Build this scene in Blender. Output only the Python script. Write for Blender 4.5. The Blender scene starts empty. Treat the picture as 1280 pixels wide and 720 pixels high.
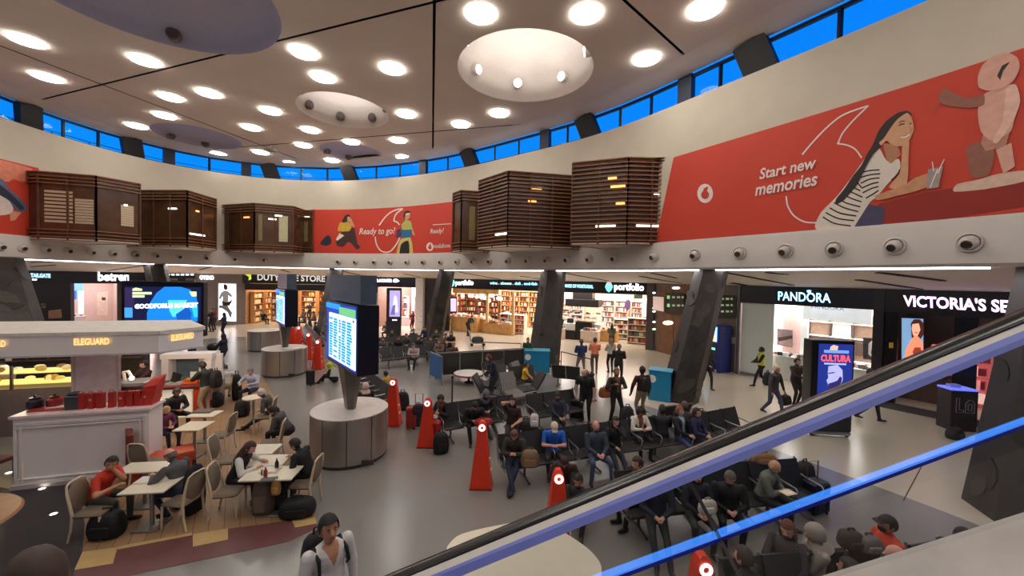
import bpy, bmesh, math, random
import numpy as np
from mathutils import Vector, Matrix, geometry

SC = bpy.context.scene
COL = SC.collection
R = math.radians
rnd = random.Random(7)

# ------------------------------------------------------------------ camera
FPX = 485.0            # focal length in pixels of the 1280 x 720 frame
EYE = 4.6              # eye height above the hall floor
PIT, ROL = R(1.42), R(1.15)
_up = Vector((0, math.sin(PIT), math.cos(PIT)))
FWD = Vector((0, math.cos(PIT), -math.sin(PIT)))
RGT = Vector((math.cos(ROL), 0, 0)) + math.sin(ROL) * _up
UPV = Vector((-math.sin(ROL), 0, 0)) + math.cos(ROL) * _up
CAMP = Vector((0, 0, EYE))
cam = bpy.data.cameras.new('camera')
cam.sensor_width = 36.0
cam.lens = FPX / 1280 * 36.0
cam.clip_start, cam.clip_end = 0.05, 300
camo = bpy.data.objects.new('camera', cam)
COL.objects.link(camo)
m3 = Matrix((RGT, UPV, -FWD)).transposed()
camo.matrix_world = Matrix.Translation(CAMP) @ m3.to_4x4()
SC.camera = camo

# ------------------------------------------------------------------ world: dusk sky
W = bpy.data.worlds.new('dusk')
SC.world = W
W.use_nodes = True
nt = W.node_tree
bg = nt.nodes['Background']
tc = nt.nodes.new('ShaderNodeTexCoord')
sx = nt.nodes.new('ShaderNodeSeparateXYZ')
cr = nt.nodes.new('ShaderNodeValToRGB')
nt.links.new(tc.outputs['Generated'], sx.inputs[0])
nt.links.new(sx.outputs['Z'], cr.inputs[0])
cr.color_ramp.elements[0].position = 0.0
cr.color_ramp.elements[0].color = (0.004, 0.33, 1.0, 1)
cr.color_ramp.elements[1].position = 0.9
cr.color_ramp.elements[1].color = (0.002, 0.17, 0.85, 1)
nt.links.new(cr.outputs[0], bg.inputs['Color'])
bg.inputs['Strength'].default_value = 1.0

# ------------------------------------------------------------------ exposure
SC.view_settings.view_transform = 'Standard'
SC.view_settings.look = 'None'
SC.view_settings.gamma = 1.0
SC.view_settings.use_curve_mapping = False
SC.view_settings.exposure = 0.1
DISC_L = 25.0          # radiance of the ceiling downlights
STRIP_L = 8.0          # radiance of the light line under the fascia
SHOP_W = 1.25          # multiplier on the shops' ceiling lamps
SC.cycles.use_denoising = True
SC.cycles.max_bounces = 8
SC.cycles.diffuse_bounces = 5
SC.cycles.glossy_bounces = 3
SC.cycles.transparent_max_bounces = 12
SC.cycles.sample_clamp_indirect = 4.0
SC.cycles.caustics_reflective = False
SC.cycles.caustics_refractive = False

# ------------------------------------------------------------------ picture <-> place
def ray(px, py):
    return FWD + RGT * ((px - 640) / FPX) - UPV * ((py - 360) / FPX)

def at(px, py, z=0.0):
    d = ray(px, py)
    t = (z - EYE) / d.z
    return CAMP + d * t

def atd(px, py, y):
    """the point seen at a pixel, y metres in front"""
    d = ray(px, py)
    return CAMP + d * (y / d.y)

def onplane(px, py, p0, p1):
    """the point seen at a pixel on the upright plane through plan points p0, p1"""
    d = ray(px, py)
    n = Vector((p1[1] - p0[1], -(p1[0] - p0[0]), 0))
    t = (n.x * p0[0] + n.y * p0[1]) / (n.x * d.x + n.y * d.y)
    return CAMP + d * t

# ------------------------------------------------------------------ materials
def lin(c):
    return tuple((v / 255 / 12.92) if v / 255 <= 0.04045 else ((v / 255 + 0.055) / 1.055) ** 2.4 for v in c)

MATS = {}
def M(c, rough=0.55, metal=0.0, var=0.10, scale=6.0, bump=0.0, emit=0.0, spec=0.5, key=None, coat=0.0):
    k = key or (tuple(c), rough, metal, var, scale, bump, emit, spec, coat)
    if k in MATS:
        return MATS[k]
    m = bpy.data.materials.new('mat_%d' % len(MATS))
    m.use_nodes = True
    t = m.node_tree
    b = t.nodes['Principled BSDF']
    l = lin(c)
    n = t.nodes.new('ShaderNodeTexNoise')
    n.inputs['Scale'].default_value = scale
    n.inputs['Detail'].default_value = 3
    co = t.nodes.new('ShaderNodeTexCoord')
    t.links.new(co.outputs['Object'], n.inputs['Vector'])
    r = t.nodes.new('ShaderNodeValToRGB')
    r.color_ramp.elements[0].position = 0.3
    r.color_ramp.elements[1].position = 0.7
    r.color_ramp.elements[0].color = tuple(v * (1 - var) for v in l) + (1,)
    r.color_ramp.elements[1].color = tuple(min(1, v * (1 + var)) for v in l) + (1,)
    t.links.new(n.outputs['Fac'], r.inputs[0])
    t.links.new(r.outputs[0], b.inputs['Base Color'])
    b.inputs['Roughness'].default_value = rough
    b.inputs['Metallic'].default_value = metal
    b.inputs['Specular IOR Level'].default_value = spec
    if coat:
        b.inputs['Coat Weight'].default_value = coat
        b.inputs['Coat Roughness'].default_value = 0.08
    if emit:
        t.links.new(r.outputs[0], b.inputs['Emission Color'])
        b.inputs['Emission Strength'].default_value = emit
    if bump:
        bm_ = t.nodes.new('ShaderNodeBump')
        bm_.inputs['Strength'].default_value = bump
        n2 = t.nodes.new('ShaderNodeTexNoise')
        n2.inputs['Scale'].default_value = scale * 8
        t.links.new(co.outputs['Object'], n2.inputs['Vector'])
        t.links.new(n2.outputs['Fac'], bm_.inputs['Height'])
        t.links.new(bm_.outputs[0], b.inputs['Normal'])
    MATS[k] = m
    return m

def E(c, s=1.0):
    """a surface that gives off light"""
    return M(c, 0.5, emit=s, var=0.03)

def glass_mat(tint=(235, 240, 240), refl=0.08, rough=0.02):
    k = ('glass', tint, refl)
    if k in MATS:
        return MATS[k]
    m = bpy.data.materials.new('glass_%d' % len(MATS))
    m.use_nodes = True
    t = m.node_tree
    t.nodes.clear()
    o = t.nodes.new('ShaderNodeOutputMaterial')
    mx = t.nodes.new('ShaderNodeMixShader')
    tr = t.nodes.new('ShaderNodeBsdfTransparent')
    gl = t.nodes.new('ShaderNodeBsdfGlossy')
    lw = t.nodes.new('ShaderNodeLayerWeight')
    lw.inputs['Blend'].default_value = 0.25
    mp = t.nodes.new('ShaderNodeMapRange')
    mp.inputs['To Min'].default_value = refl * 0.5
    mp.inputs['To Max'].default_value = min(0.9, refl * 5)
    t.links.new(lw.outputs['Fresnel'], mp.inputs['Value'])
    t.links.new(mp.outputs[0], mx.inputs[0])
    tr.inputs['Color'].default_value = lin(tint) + (1,)
    gl.inputs['Roughness'].default_value = rough
    t.links.new(tr.outputs[0], mx.inputs[1])
    t.links.new(gl.outputs[0], mx.inputs[2])
    t.links.new(mx.outputs[0], o.inputs['Surface'])
    MATS[k] = m
    return m

# ------------------------------------------------------------------ mesh helper
class MB:
    def __init__(s):
        s.v, s.f, s.mi = [], [], []
        s.mats, s.cur = [], 0
    def mat(s, m):
        if m not in s.mats:
            s.mats.append(m)
        s.cur = s.mats.index(m)
        return s
    def add(s, vs, fs):
        o = len(s.v)
        s.v += [tuple(p) for p in vs]
        s.f += [tuple(i + o for i in f) for f in fs]
        s.mi += [s.cur] * len(fs)
        return s
    def box(s, c, d, rz=0.0, M4=None, bev=0.0):
        x, y, z = d[0] / 2, d[1] / 2, d[2] / 2
        if bev:
            b = min(bev, x * .9, y * .9)
            ring = [(x - b, -y), (x, -y + b), (x, y - b), (x - b, y), (-x + b, y), (-x, y - b), (-x, -y + b), (-x + b, -y)]
            bz = min(b, z * .9)
            k = 1 - b / max(x, y) * .9
            vs, n = [], 8
            for zz, kk in ((-z, k), (-z + bz, 1), (z - bz, 1), (z, k)):
                vs += [(p[0] * kk, p[1] * kk, zz) for p in ring]
            fs = [tuple(range(n - 1, -1, -1)), tuple(range(3 * n, 4 * n))]
            for r_ in range(3):
                fs += [(r_ * n + i, r_ * n + (i + 1) % n, (r_ + 1) * n + (i + 1) % n, (r_ + 1) * n + i) for i in range(n)]
        else:
            vs = [(-x, -y, -z), (x, -y, -z), (x, y, -z), (-x, y, -z), (-x, -y, z), (x, -y, z), (x, y, z), (-x, y, z)]
            fs = [(3, 2, 1, 0), (4, 5, 6, 7), (0, 1, 5, 4), (1, 2, 6, 5), (2, 3, 7, 6), (3, 0, 4, 7)]
        T = M4 if M4 is not None else Matrix.Translation(c) @ Matrix.Rotation(rz, 4, 'Z')
        return s.add([T @ Vector(p) for p in vs], fs)
    def bar(s, a, b, w, h=None, up=(0, 0, 1)):
        """a square bar from a to b"""
        a, b = Vector(a), Vector(b)
        h = h or w
        d = (b - a)
        L = d.length
        if L < 1e-6:
            return s
        d /= L
        u = Vector(up)
        if abs(d.dot(u)) > 0.98:
            u = Vector((0, 1, 0))
        x = d.cross(u).normalized()
        y = x.cross(d)
        vs = []
        for p in (a, b):
            for i, j in ((-1, -1), (1, -1), (1, 1), (-1, 1)):
                vs.append(p + x * (i * w / 2) + y * (j * h / 2))
        return s.add(vs, [(0, 1, 2, 3), (7, 6, 5, 4), (0, 4, 5, 1), (1, 5, 6, 2), (2, 6, 7, 3), (3, 7, 4, 0)])
    def tube(s, pts, r, n=8, cap=True):
        pts = [Vector(p) for p in pts]
        rs = r if isinstance(r, (list, tuple)) else [r] * len(pts)
        o = []
        px = None
        for i, p in enumerate(pts):
            d = (pts[min(i + 1, len(pts) - 1)] - pts[max(i - 1, 0)]).normalized()
            if px is None:
                u = Vector((0, 0, 1)) if abs(d.z) < 0.9 else Vector((0, 1, 0))
                px = d.cross(u).normalized()
            else:
                px = (px - d * px.dot(d)).normalized()
            py = d.cross(px)
            for k in range(n):
                a = 2 * math.pi * k / n
                o.append(p + (px * math.cos(a) + py * math.sin(a)) * rs[i])
        fs = []
        for i in range(len(pts) - 1):
            fs += [(i * n + k, i * n + (k + 1) % n, (i + 1) * n + (k + 1) % n, (i + 1) * n + k) for k in range(n)]
        if cap:
            fs += [tuple(range(n - 1, -1, -1)), tuple(range((len(pts) - 1) * n, len(pts) * n))]
        return s.add(o, fs)
    def lathe(s, prof, c=(0, 0, 0), n=20, cap=True, sx=1.0, sy=1.0):
        vs = []
        for r, z in prof:
            vs += [(c[0] + r * sx * math.cos(2 * math.pi * k / n), c[1] + r * sy * math.sin(2 * math.pi * k / n), c[2] + z) for k in range(n)]
        fs = []
        for i in range(len(prof) - 1):
            fs += [(i * n + k, i * n + (k + 1) % n, (i + 1) * n + (k + 1) % n, (i + 1) * n + k) for k in range(n)]
        if cap:
            fs += [tuple(range(n - 1, -1, -1)), tuple(range((len(prof) - 1) * n, len(prof) * n))]
        return s.add(vs, fs)
    def ball(s, c, r, n=10, m=7):
        rr = r if isinstance(r, (list, tuple, Vector)) else (r, r, r)
        vs = [(c[0], c[1], c[2] - rr[2])]
        for i in range(1, m):
            a = -math.pi / 2 + math.pi * i / m
            for k in range(n):
                b = 2 * math.pi * k / n
                vs.append((c[0] + rr[0] * math.cos(a) * math.cos(b), c[1] + rr[1] * math.cos(a) * math.sin(b), c[2] + rr[2] * math.sin(a)))
        vs.append((c[0], c[1], c[2] + rr[2]))
        fs = [(0, 1 + (k + 1) % n, 1 + k) for k in range(n)]
        for i in range(m - 2):
            fs += [(1 + i * n + k, 1 + i * n + (k + 1) % n, 1 + (i + 1) * n + (k + 1) % n, 1 + (i + 1) * n + k) for k in range(n)]
        t = len(vs) - 1
        b0 = 1 + (m - 2) * n
        fs += [(b0 + k, b0 + (k + 1) % n, t) for k in range(n)]
        return s.add(vs, fs)
    def prism(s, poly, z0, z1):
        n = len(poly)
        area = sum(poly[i][0] * poly[(i + 1) % n][1] - poly[(i + 1) % n][0] * poly[i][1] for i in range(n))
        if area < 0:
            poly = list(poly)[::-1]
        vs = [(p[0], p[1], z0) for p in poly] + [(p[0], p[1], z1) for p in poly]
        fs = [tuple(range(n - 1, -1, -1)), tuple(range(n, 2 * n))]
        fs += [(i, (i + 1) % n, n + (i + 1) % n, n + i) for i in range(n)]
        return s.add(vs, fs)
    def mesh(s, m=None, smooth=False):
        me = bpy.data.meshes.new('mesh')
        me.from_pydata(s.v, [], s.f)
        ms = s.mats or ([m] if m else [])
        for q in ms:
            me.materials.append(q)
        if s.mats and len(s.mats) > 1:
            me.polygons.foreach_set('material_index', s.mi)
        if smooth:
            me.polygons.foreach_set('use_smooth', [True] * len(me.polygons))
            if smooth != 'all':
                me.set_sharp_from_angle(angle=R(40))
        return me
    def build(s, name, m=None, parent=None, smooth=False, label=None):
        o = bpy.data.objects.new(name, s.mesh(m, smooth))
        COL.objects.link(o)
        if parent is not None:
            o.parent = parent
        if label:
            o['label'] = label
        return o

def obj(name, me, parent=None, loc=None, rz=0.0):
    o = bpy.data.objects.new(name, me)
    COL.objects.link(o)
    if parent is not None:
        o.parent = parent
    if loc is not None:
        o.location = loc
    o.rotation_euler = (0, 0, rz)
    return o

def tag(o, label, cat, group=None):
    o['label'] = label
    o['category'] = cat
    if group:
        o['group'] = group
    return o

def thing(name, label, cat, loc=(0, 0, 0), rz=0.0, group=None):
    o = bpy.data.objects.new(name, None)
    COL.objects.link(o)
    o.empty_display_size = 0.1
    o.location = loc
    o.rotation_euler = (0, 0, rz)
    return tag(o, label, cat, group)

def struct(o):
    o['kind'] = 'structure'
    return o

def holder(name):
    o = bpy.data.objects.new(name, None)
    COL.objects.link(o)
    return struct(o)

_bykids = {}
def copy_tree(o, parent=None):
    c = o.copy()
    COL.objects.link(c)
    if parent is not None:
        c.parent = parent
        c.matrix_parent_inverse = o.matrix_parent_inverse
    for ch in list(o.children):
        copy_tree(ch, c)
    return c

# lettering: a text turned into a flat mesh, 1 unit wide, 1 unit tall capitals
TXT = {}
def text_mesh(body, bold=0.0, shear=0.0):
    k = (body, bold, shear)
    if k in TXT:
        return TXT[k]
    cu = bpy.data.curves.new('lettering', 'FONT')
    cu.body = body
    cu.size = 1.0
    cu.offset = bold
    cu.shear = shear
    cu.resolution_u = 3
    o = bpy.data.objects.new('lettering', cu)
    COL.objects.link(o)
    bpy.context.view_layer.update()
    me = bpy.data.meshes.new_from_object(o.evaluated_get(bpy.context.evaluated_depsgraph_get()))
    bpy.data.objects.remove(o)
    v = np.empty(len(me.vertices) * 3)
    me.vertices.foreach_get('co', v)
    v = v.reshape(-1, 3)
    f = [tuple(p.vertices) for p in me.polygons]
    x0, x1 = v[:, 0].min(), v[:, 0].max()
    y1 = v[:, 1].max()
    v = np.c_[(v[:, 0] - x0) / (x1 - x0), v[:, 1] / y1]
    TXT[k] = (v, f)
    return TXT[k]

def text_on(body, bl, br, tl, m, parent=None, name='lettering', out=(0, 0, 0), bold=0.0, shear=0.0):
    """lettering whose baseline runs from bl to br and whose tall letters reach tl"""
    v, f = text_mesh(body, bold, shear)
    bl, br, tl, out = Vector(bl), Vector(br), Vector(tl), Vector(out)
    mb = MB()
    mb.add([bl + (br - bl) * a + (tl - bl) * b + out for a, b in v], f)
    return mb.build(name, m, parent)

def adopt(child, root):
    """child built in hall coordinates becomes a part of root"""
    child.parent = root
    child.matrix_parent_inverse = (Matrix.Translation(root.location) @ root.rotation_euler.to_matrix().to_4x4()).inverted()
    return child

# ================================================================== the oval hall
CEN = (-7.0, 13.0)
HW = 7.5                       # sill of the high windows above the eye
ZS, ZT, ZC = EYE + HW, EYE + 8.6, 13.4
ZF0, ZF1 = EYE + 0.48, EYE + 1.70
_sill = [(-40, 134), (0, 143), (25, 150.5), (84, 172), (154.5, 194), (180, 201), (262, 213.6), (302, 217.7), (363, 224.5), (430, 227),
         (480, 223.5), (524, 217), (578, 210), (628, 199), (722, 174), (766, 160), (830, 141), (894, 112.5), (961, 80.6), (1025, 52.5), (1137, 4)]
_pts = [tuple(at(x, y, ZS))[:2] for x, y in _sill]
_pts += [(12.0, 8.8), (12.7, 6.0), (13.0, 2.0), (12.0, -2.5), (8.5, -6.0), (3.0, -8.0), (-4, -8.6), (-11, -7.0), (-17, -3.0), (-21.5, 3.0), (-24, 9.5), (-25.0, 15.0)]
_th = np.array([math.atan2(p[1] - CEN[1], p[0] - CEN[0]) for p in _pts])
_rr = np.array([math.hypot(p[0] - CEN[0], p[1] - CEN[1]) for p in _pts])
_K = 6
def _basis(t):
    t = np.atleast_1d(t)
    return np.concatenate([np.ones((len(t), 1))] + [np.c_[np.cos(k * t), np.sin(k * t)] for k in range(1, _K + 1)], 1)
_reg = np.diag([0] + [1e-3 * k ** 3 for k in range(1, _K + 1) for _ in (0, 1)])
_B = _basis(_th)
_cf = np.linalg.solve(_B.T @ _B + _reg, _B.T @ _rr)
NR = 360
_tt = np.linspace(-math.pi / 2, 1.5 * math.pi, NR, endpoint=False)
_r = _basis(_tt) @ _cf
RING = np.c_[CEN[0] + _r * np.cos(_tt), CEN[1] + _r * np.sin(_tt)]
_tan = np.roll(RING, -1, 0) - np.roll(RING, 1, 0)
_tan /= np.linalg.norm(_tan, axis=1)[:, None]
RNOR = np.c_[-_tan[:, 1], _tan[:, 0]]                # points into the hall
_seg = np.linalg.norm(np.roll(RING, -1, 0) - RING, axis=1)
RARC = np.r_[0, np.cumsum(_seg)]
PERI = RARC[-1]

def ringoff(off):
    return RING + RNOR * off

def ring_at(u, off=0.0):
    """plan point and inward normal at arc length u"""
    u = u % PERI
    i = int(np.searchsorted(RARC, u, side='right') - 1) % NR
    f = (u - RARC[i]) / _seg[i]
    j = (i + 1) % NR
    p = RING[i] * (1 - f) + RING[j] * f
    n = RNOR[i] * (1 - f) + RNOR[j] * f
    n /= np.linalg.norm(n)
    return p + n * off, n

def wall_hit(px, py, off=0.0):
    """(arc length, height) where the sight line of a pixel meets the oval wall"""
    d = ray(px, py)
    P = ringoff(off)
    Q = np.roll(P, -1, 0)
    ca, cb = P[:, 0] * d.y - P[:, 1] * d.x, Q[:, 0] * d.y - Q[:, 1] * d.x
    best = None
    for i in np.where(ca * cb <= 0)[0]:
        f = ca[i] / (ca[i] - cb[i])
        p = P[i] * (1 - f) + Q[i] * f
        t = (p[0] * d.x + p[1] * d.y) / (d.x ** 2 + d.y ** 2)
        if t > 0 and (best is None or t > best[0]):
            best = (t, RARC[i] + f * _seg[i])
    return best[1], EYE + d.z * best[0]

def wall_pt(u, z, off=0.0):
    p, _ = ring_at(u, off)
    return Vector((p[0], p[1], z))

def ring_strip(name, prof, m, i0=0, i1=NR, smooth=True, parent=None, ring=None):
    """a band that follows the oval; prof = list of (offset inwards, height)"""
    closed = (i1 - i0) >= NR
    idx = [i % NR for i in range(i0, i1 + (0 if closed else 1))]
    mb = MB()
    vs, k = [], len(prof)
    for i in idx:
        for off, z in prof:
            vs.append((RING[i][0] + RNOR[i][0] * off, RING[i][1] + RNOR[i][1] * off, z))
    n = len(idx)
    fs = []
    for a in range(n if closed else n - 1):
        b = (a + 1) % n
        for q in range(k - 1):
            fs.append((a * k + q, a * k + q + 1, b * k + q + 1, b * k + q))
    mb.add(vs, fs)
    return mb.build(name, m, parent, smooth)

CREAM = M((206, 195, 176), 0.75, var=0.03, scale=1.5, bump=0.03)
FASC = M((205, 197, 190), 0.6, var=0.03, scale=2.0)
CEIL = M((226, 213, 199), 0.8, var=0.03, scale=0.8)
DARK = M((26, 24, 24), 0.6)
BLACK = M((12, 12, 13), 0.5)
WHITE = M((232, 230, 226), 0.5, var=0.03)
ALU = M((170, 172, 175), 0.32, metal=0.9, var=0.05)

struct(ring_strip('wall_main', [(0.0, ZF1), (0.0, ZS), (-0.45, ZS)], CREAM))
struct(ring_strip('trim_1', [(-0.45, ZF0 + 0.02), (0.18, ZF0 + 0.02), (0.26, ZF0 + 0.1), (0.26, ZF1 - 0.12), (0.2, ZF1), (-0.02, ZF1)], FASC))

# ---- floor: grey inner terrazzo, pale concourse all round
def floor_mat(c, rough):
    m = M(c, rough, var=0.02, scale=0.25, spec=0.5, key=('floor', c))
    t = m.node_tree
    b = t.nodes['Principled BSDF']
    n = t.nodes.new('ShaderNodeTexNoise')
    n.inputs['Scale'].default_value = 1.3
    n.inputs['Detail'].default_value = 6
    co = t.nodes.new('ShaderNodeTexCoord')
    t.links.new(co.outputs['Object'], n.inputs['Vector'])
    mp = t.nodes.new('ShaderNodeMapRange')
    mp.inputs['To Min'].default_value = rough * 0.92
    mp.inputs['To Max'].default_value = rough * 1.1
    t.links.new(n.outputs['Fac'], mp.inputs['Value'])
    t.links.new(mp.outputs[0], b.inputs['Roughness'])
    return m
FL_IN = floor_mat((132, 128, 123), 0.2)
FL_OUT = floor_mat((196, 184, 164), 0.22)
# the border is read off the floor on the right and kept at that distance from the wall
INOFF = 2.75
inner = [tuple(p) for p in ringoff(INOFF)][::3]
outer = [(-52, -14), (30, -14), (30, 58), (-52, 58)]
r2 = geometry.delaunay_2d_cdt([Vector(p) for p in outer + inner], [], [[0, 1, 2, 3], list(range(4, 4 + len(inner)))[::1]], 0, 1e-5)
fi, fo = MB(), MB()
vs = [(p.x, p.y, 0.0) for p in r2[0]]
fin, fout = [], []
for f, org in zip(r2[2], r2[5]):
    (fin if 1 in org else fout).append(tuple(f))
fl = holder('floor')
fi.add(vs, fin).build('inner_floor', FL_IN, fl)
fo.add(vs, fout).build('outer_floor', FL_OUT, fl)
for (a, b) in (((1130, 625), (1151, 584)), ((1105, 613), (1040, 590))):
    pass
mb = MB()
j0, j1 = at(1129, 626), at(1152, 583)
mb.bar((j0.x, j0.y, 0.0), (j1.x, j1.y, 0.0), 0.02, 0.004)
mb.build('floor_joint', DARK, fl)

# ---- ceiling: flat panels split by open joints, round coffers, sloping lip to the windows
cl = holder('ceiling')
inring = [tuple(p) for p in ringoff(1.0)][::4]
holes = []                                      # (centre, radius)
def hole_from(l, r, t, b):
    pt, pb = at((l + r) / 2, t, ZC), at((l + r) / 2, b, ZC)
    c = (pt + pb) / 2
    return (c.x, c.y), (pt - pb).length / 2
for q in ((569, 744, 32.6, 128.7), (376.5, 484, 120.5, 162), (193, 302, 157, 188), (402, 475, 186.5, 198)):
    holes.append(hole_from(*q))
for i_, (cx_, cy_, r_) in {1: (430, 140, 2.3), 2: (248, 171.5, 2.35), 3: (439, 190, 2.05)}.items():
    q_ = at(cx_, cy_, ZC)
    holes[i_] = ((q_.x, q_.y), r_)
holes[0] = (holes[0][0], 2.85)
p_ = at(178, 47, ZC)
q_ = Vector((p_.x, p_.y, 0)) * (1 - 3.7 / math.hypot(p_.x, p_.y))
holes.append(((q_.x, q_.y), 3.7))
cv, cf_ = list(inring), [list(range(len(inring)))]
for c, r in holes:
    b0 = len(cv)
    cv += [(c[0] + r * math.cos(2 * math.pi * k / 48), c[1] + r * math.sin(2 * math.pi * k / 48)) for k in range(48)]
    cf_.append(list(range(b0, b0 + 48)))
cd = geometry.delaunay_2d_cdt([Vector(p) for p in cv], [], cf_, 0, 1e-5)
bm = bmesh.new()
bv = [bm.verts.new((p.x, p.y, ZC)) for p in cd[0]]
for f, org in zip(cd[2], cd[5]):
    if org == [0]:
        bm.faces.new([bv[i] for i in f][::-1])
seams = [((543, 2), (541, 190)), ((54, 124), (545, 2)), ((0, 57), (390, 206)), ((780, 0), (857, 70)), ((262, 187), (670, 154))]
for a, b in seams:
    pa, pb = at(*a, ZC), at(*b, ZC)
    d = (pb - pa).normalized()
    n = Vector((-d.y, d.x, 0))
    w = 0.05
    for s_ in (-w, w):
        bmesh.ops.bisect_plane(bm, geom=bm.verts[:] + bm.edges[:] + bm.faces[:], plane_co=pa + n * s_, plane_no=n, dist=1e-5)
    bmesh.ops.delete(bm, geom=[f for f in bm.faces if abs((f.calc_center_median() - pa).dot(n)) < w * .99], context='FACES')
left = set(bm.faces)
pn = 0
while left:
    st = [left.pop()]
    isl = list(st)
    while st:
        f = st.pop()
        for e in f.edges:
            for g in e.link_faces:
                if g in left:
                    left.discard(g)
                    st.append(g)
                    isl.append(g)
    mp = {}
    mb = MB()
    for f in isl:
        for v in f.verts:
            mp.setdefault(v, len(mp))
    mb.add([v.co.copy() for v in mp], [tuple(mp[v] for v in f.verts) for f in isl])
    mb.build('ceiling_panel', CEIL, cl)
bm.free()
mb = MB()
mb.prism([tuple(p) for p in ringoff(-0.5)][::4], ZC + 1.7, ZC + 1.9)
mb.build('ceiling_slab', DARK, cl)
ring_strip('ceiling_lip', [(1.0, ZC + 0.12), (1.0, ZC), (0.55, ZC - 0.03), (0.1, ZT - 0.02), (-0.1, ZT), (-0.1, ZC + 1.7)], CEIL, parent=cl)
ring_strip('ceiling_edge_shadow_gap', [(1.0, ZC + 0.1), (1.0, ZC + 1.75)], DARK, parent=cl)

# ---- coffers with spotlights
COFL = M((214, 204, 196), 0.7, var=0.02)
COFB = M((178, 176, 200), 0.7, var=0.04)  # unlit domes, their bluish light put into the colour
LAMPW = E((255, 250, 240), 14.0)
coffer_label = ['large round white ceiling recess with lit spotlights near top centre', 'round ceiling recess with a bright far rim, left of the long dark joint',
                'shallow lilac ceiling recess by the left windows', 'small dark lilac ceiling recess furthest back over the red banner',
                'huge lilac ceiling recess cut by the top edge at left']
for hi, ((hx, hy), r) in enumerate(holes):
    t = thing('ceiling_coffer', coffer_label[hi], 'ceiling recess', (hx, hy, ZC), 0, 'round ceiling recesses')
    mb = MB()
    dp = (1.5, 1.0, .35, .3, .6)[hi]
    mb.lathe([(r, 0), (r * .99, .06), (r * .965, dp * .45), (r * .9, dp * .75), (r * .75, dp * .93), (r * .4, dp), (0.01, dp)], n=48, cap=False)
    mb.build('recess', COFL if hi in (0, 1) else COFB, t, 'all')
    lit = hi in (0,)
    for k in range(7 if hi < 2 else 2):
        a = R(90) + 2 * math.pi * k / 7 + (0.12 if hi == 0 else .5)
        q = Vector((r * .9 * math.cos(a), r * .9 * math.sin(a), dp * .5))
        d = Vector((-math.cos(a), -math.sin(a), -0.15)).normalized()
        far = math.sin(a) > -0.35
        mb = MB()
        mb.tube([q - d * .25, q + d * .06, q + d * .1], [.24, .24, .2], 12)
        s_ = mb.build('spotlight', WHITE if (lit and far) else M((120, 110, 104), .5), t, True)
        mb = MB()
        mb.tube([q + d * .1, q + d * .115], [.19, .19], 12)
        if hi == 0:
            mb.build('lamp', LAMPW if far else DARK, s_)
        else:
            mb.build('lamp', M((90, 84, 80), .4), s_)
    if hi in (0, 1):
        ld = bpy.data.lights.new('coffer_lamp', 'AREA')
        ld.shape = 'DISK'
        ld.size = r * 1.5
        ld.energy = 80 if hi == 0 else 40
        ld.color = (1, .93, .88)
        lo = bpy.data.objects.new('coffer_lamp', ld)
        COL.objects.link(lo)
        lo.parent = t
        lo.location = (0, 0, 0.35)
        lo.rotation_euler = (math.pi, 0, 0)

# ---- downlights
DISC = E((255, 248, 238), DISC_L)
discs = [(881, 11), (733, 17), (808, 73), (601, 17), (624, 141), (576, 155), (490, 85), (508, 142), (498, 175), (504, 196), (439, 177), (415, 200),
         (404, 96), (380, 65), (388, 162), (379, 181), (338, 138), (314, 159), (326, 190), (363, 203), (273, 192), (261, 116), (213, 121), (206, 144), (171, 157),
         (181, 75), (33, 50), (59, 96)]
dl = [tuple(at(x, y, ZC))[:2] for x, y in discs]
for x, y in ((-17, 9), (-12, 6), (-7, 8), (-3, 7), (1, 8), (5, 6), (8, 7), (-14, 2), (-9, 1), (-4, 2), (1, 2), (6, 1), (-19, 5), (9, 2), (-1, -3), (4, -3), (-8, -3)):  # unseen downlights added overhead to light the hall
    if all(math.hypot(x - c[0], y - c[1]) > r + .7 for c, r in holes):
        dl.append((x, y))
mbd, mbr = MB(), MB()
mbd.lathe([(0.5, 0.0), (0.5, -0.05), (0.48, -.06), (0.001, -0.08)], n=24, cap=False)  # domed rim added so the disc also lights the ceiling
mbr.lathe([(0.505, -0.008), (0.53, -0.008), (0.53, 0.0), (0.505, 0.0), (.505, -.008)], n=24, cap=False)
med, mer = mbd.mesh(DISC), mbr.mesh(WHITE)
SPECIAL = dict(enumerate([
    'round white downlight nearest the top edge, right of the large recess', 'round downlight above the right rim of the large recess', 'round downlight close to the right windows, beside the large recess',
    'round downlight above the left rim of the large recess', 'round downlight just below the large white recess', 'round downlight left of the one just below the large recess', 'round downlight standing alone between the two white recesses',
    'round downlight at the right rim of the smaller white recess', 'round downlight below and right of the smaller white recess', 'round downlight touching the windows beside the long straight joint',
    'round downlight between the smaller white recess and the dark lilac recess', 'round downlight under the left end of the dark lilac recess', 'lower of two downlights above the smaller white recess', 'upper of two downlights above the smaller white recess',
    'round downlight touching the lower left rim of the smaller white recess', 'round downlight right of the small hanging ceiling fitting', 'highest downlight left of the smaller white recess', 'round downlight above the small hanging ceiling fitting',
    'round downlight just under the small hanging ceiling fitting', 'round downlight next to the windows under the hanging fitting', 'round downlight below the right tip of the shallow lilac recess', 'right one of two downlights high above the shallow lilac recess',
    'left one of two downlights high above the shallow lilac recess', 'round downlight just above the shallow lilac recess', 'round downlight left of the shallow lilac recess, near the windows', 'round downlight below the huge lilac recess, by the crossing joints',
    'round downlight beside the huge lilac recess at far left', 'round downlight just above the left windows, below the diagonal joint']))
for i, (x, y) in enumerate(dl):
    t = thing('ceiling_downlight', SPECIAL.get(i, 'round downlight in the ceiling overhead, above the camera'), 'ceiling light', (x, y, ZC), 0,
              'round downlights in the ceiling')
    obj('diffuser', med, t)
    obj('trim_ring', mer, t)

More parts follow.
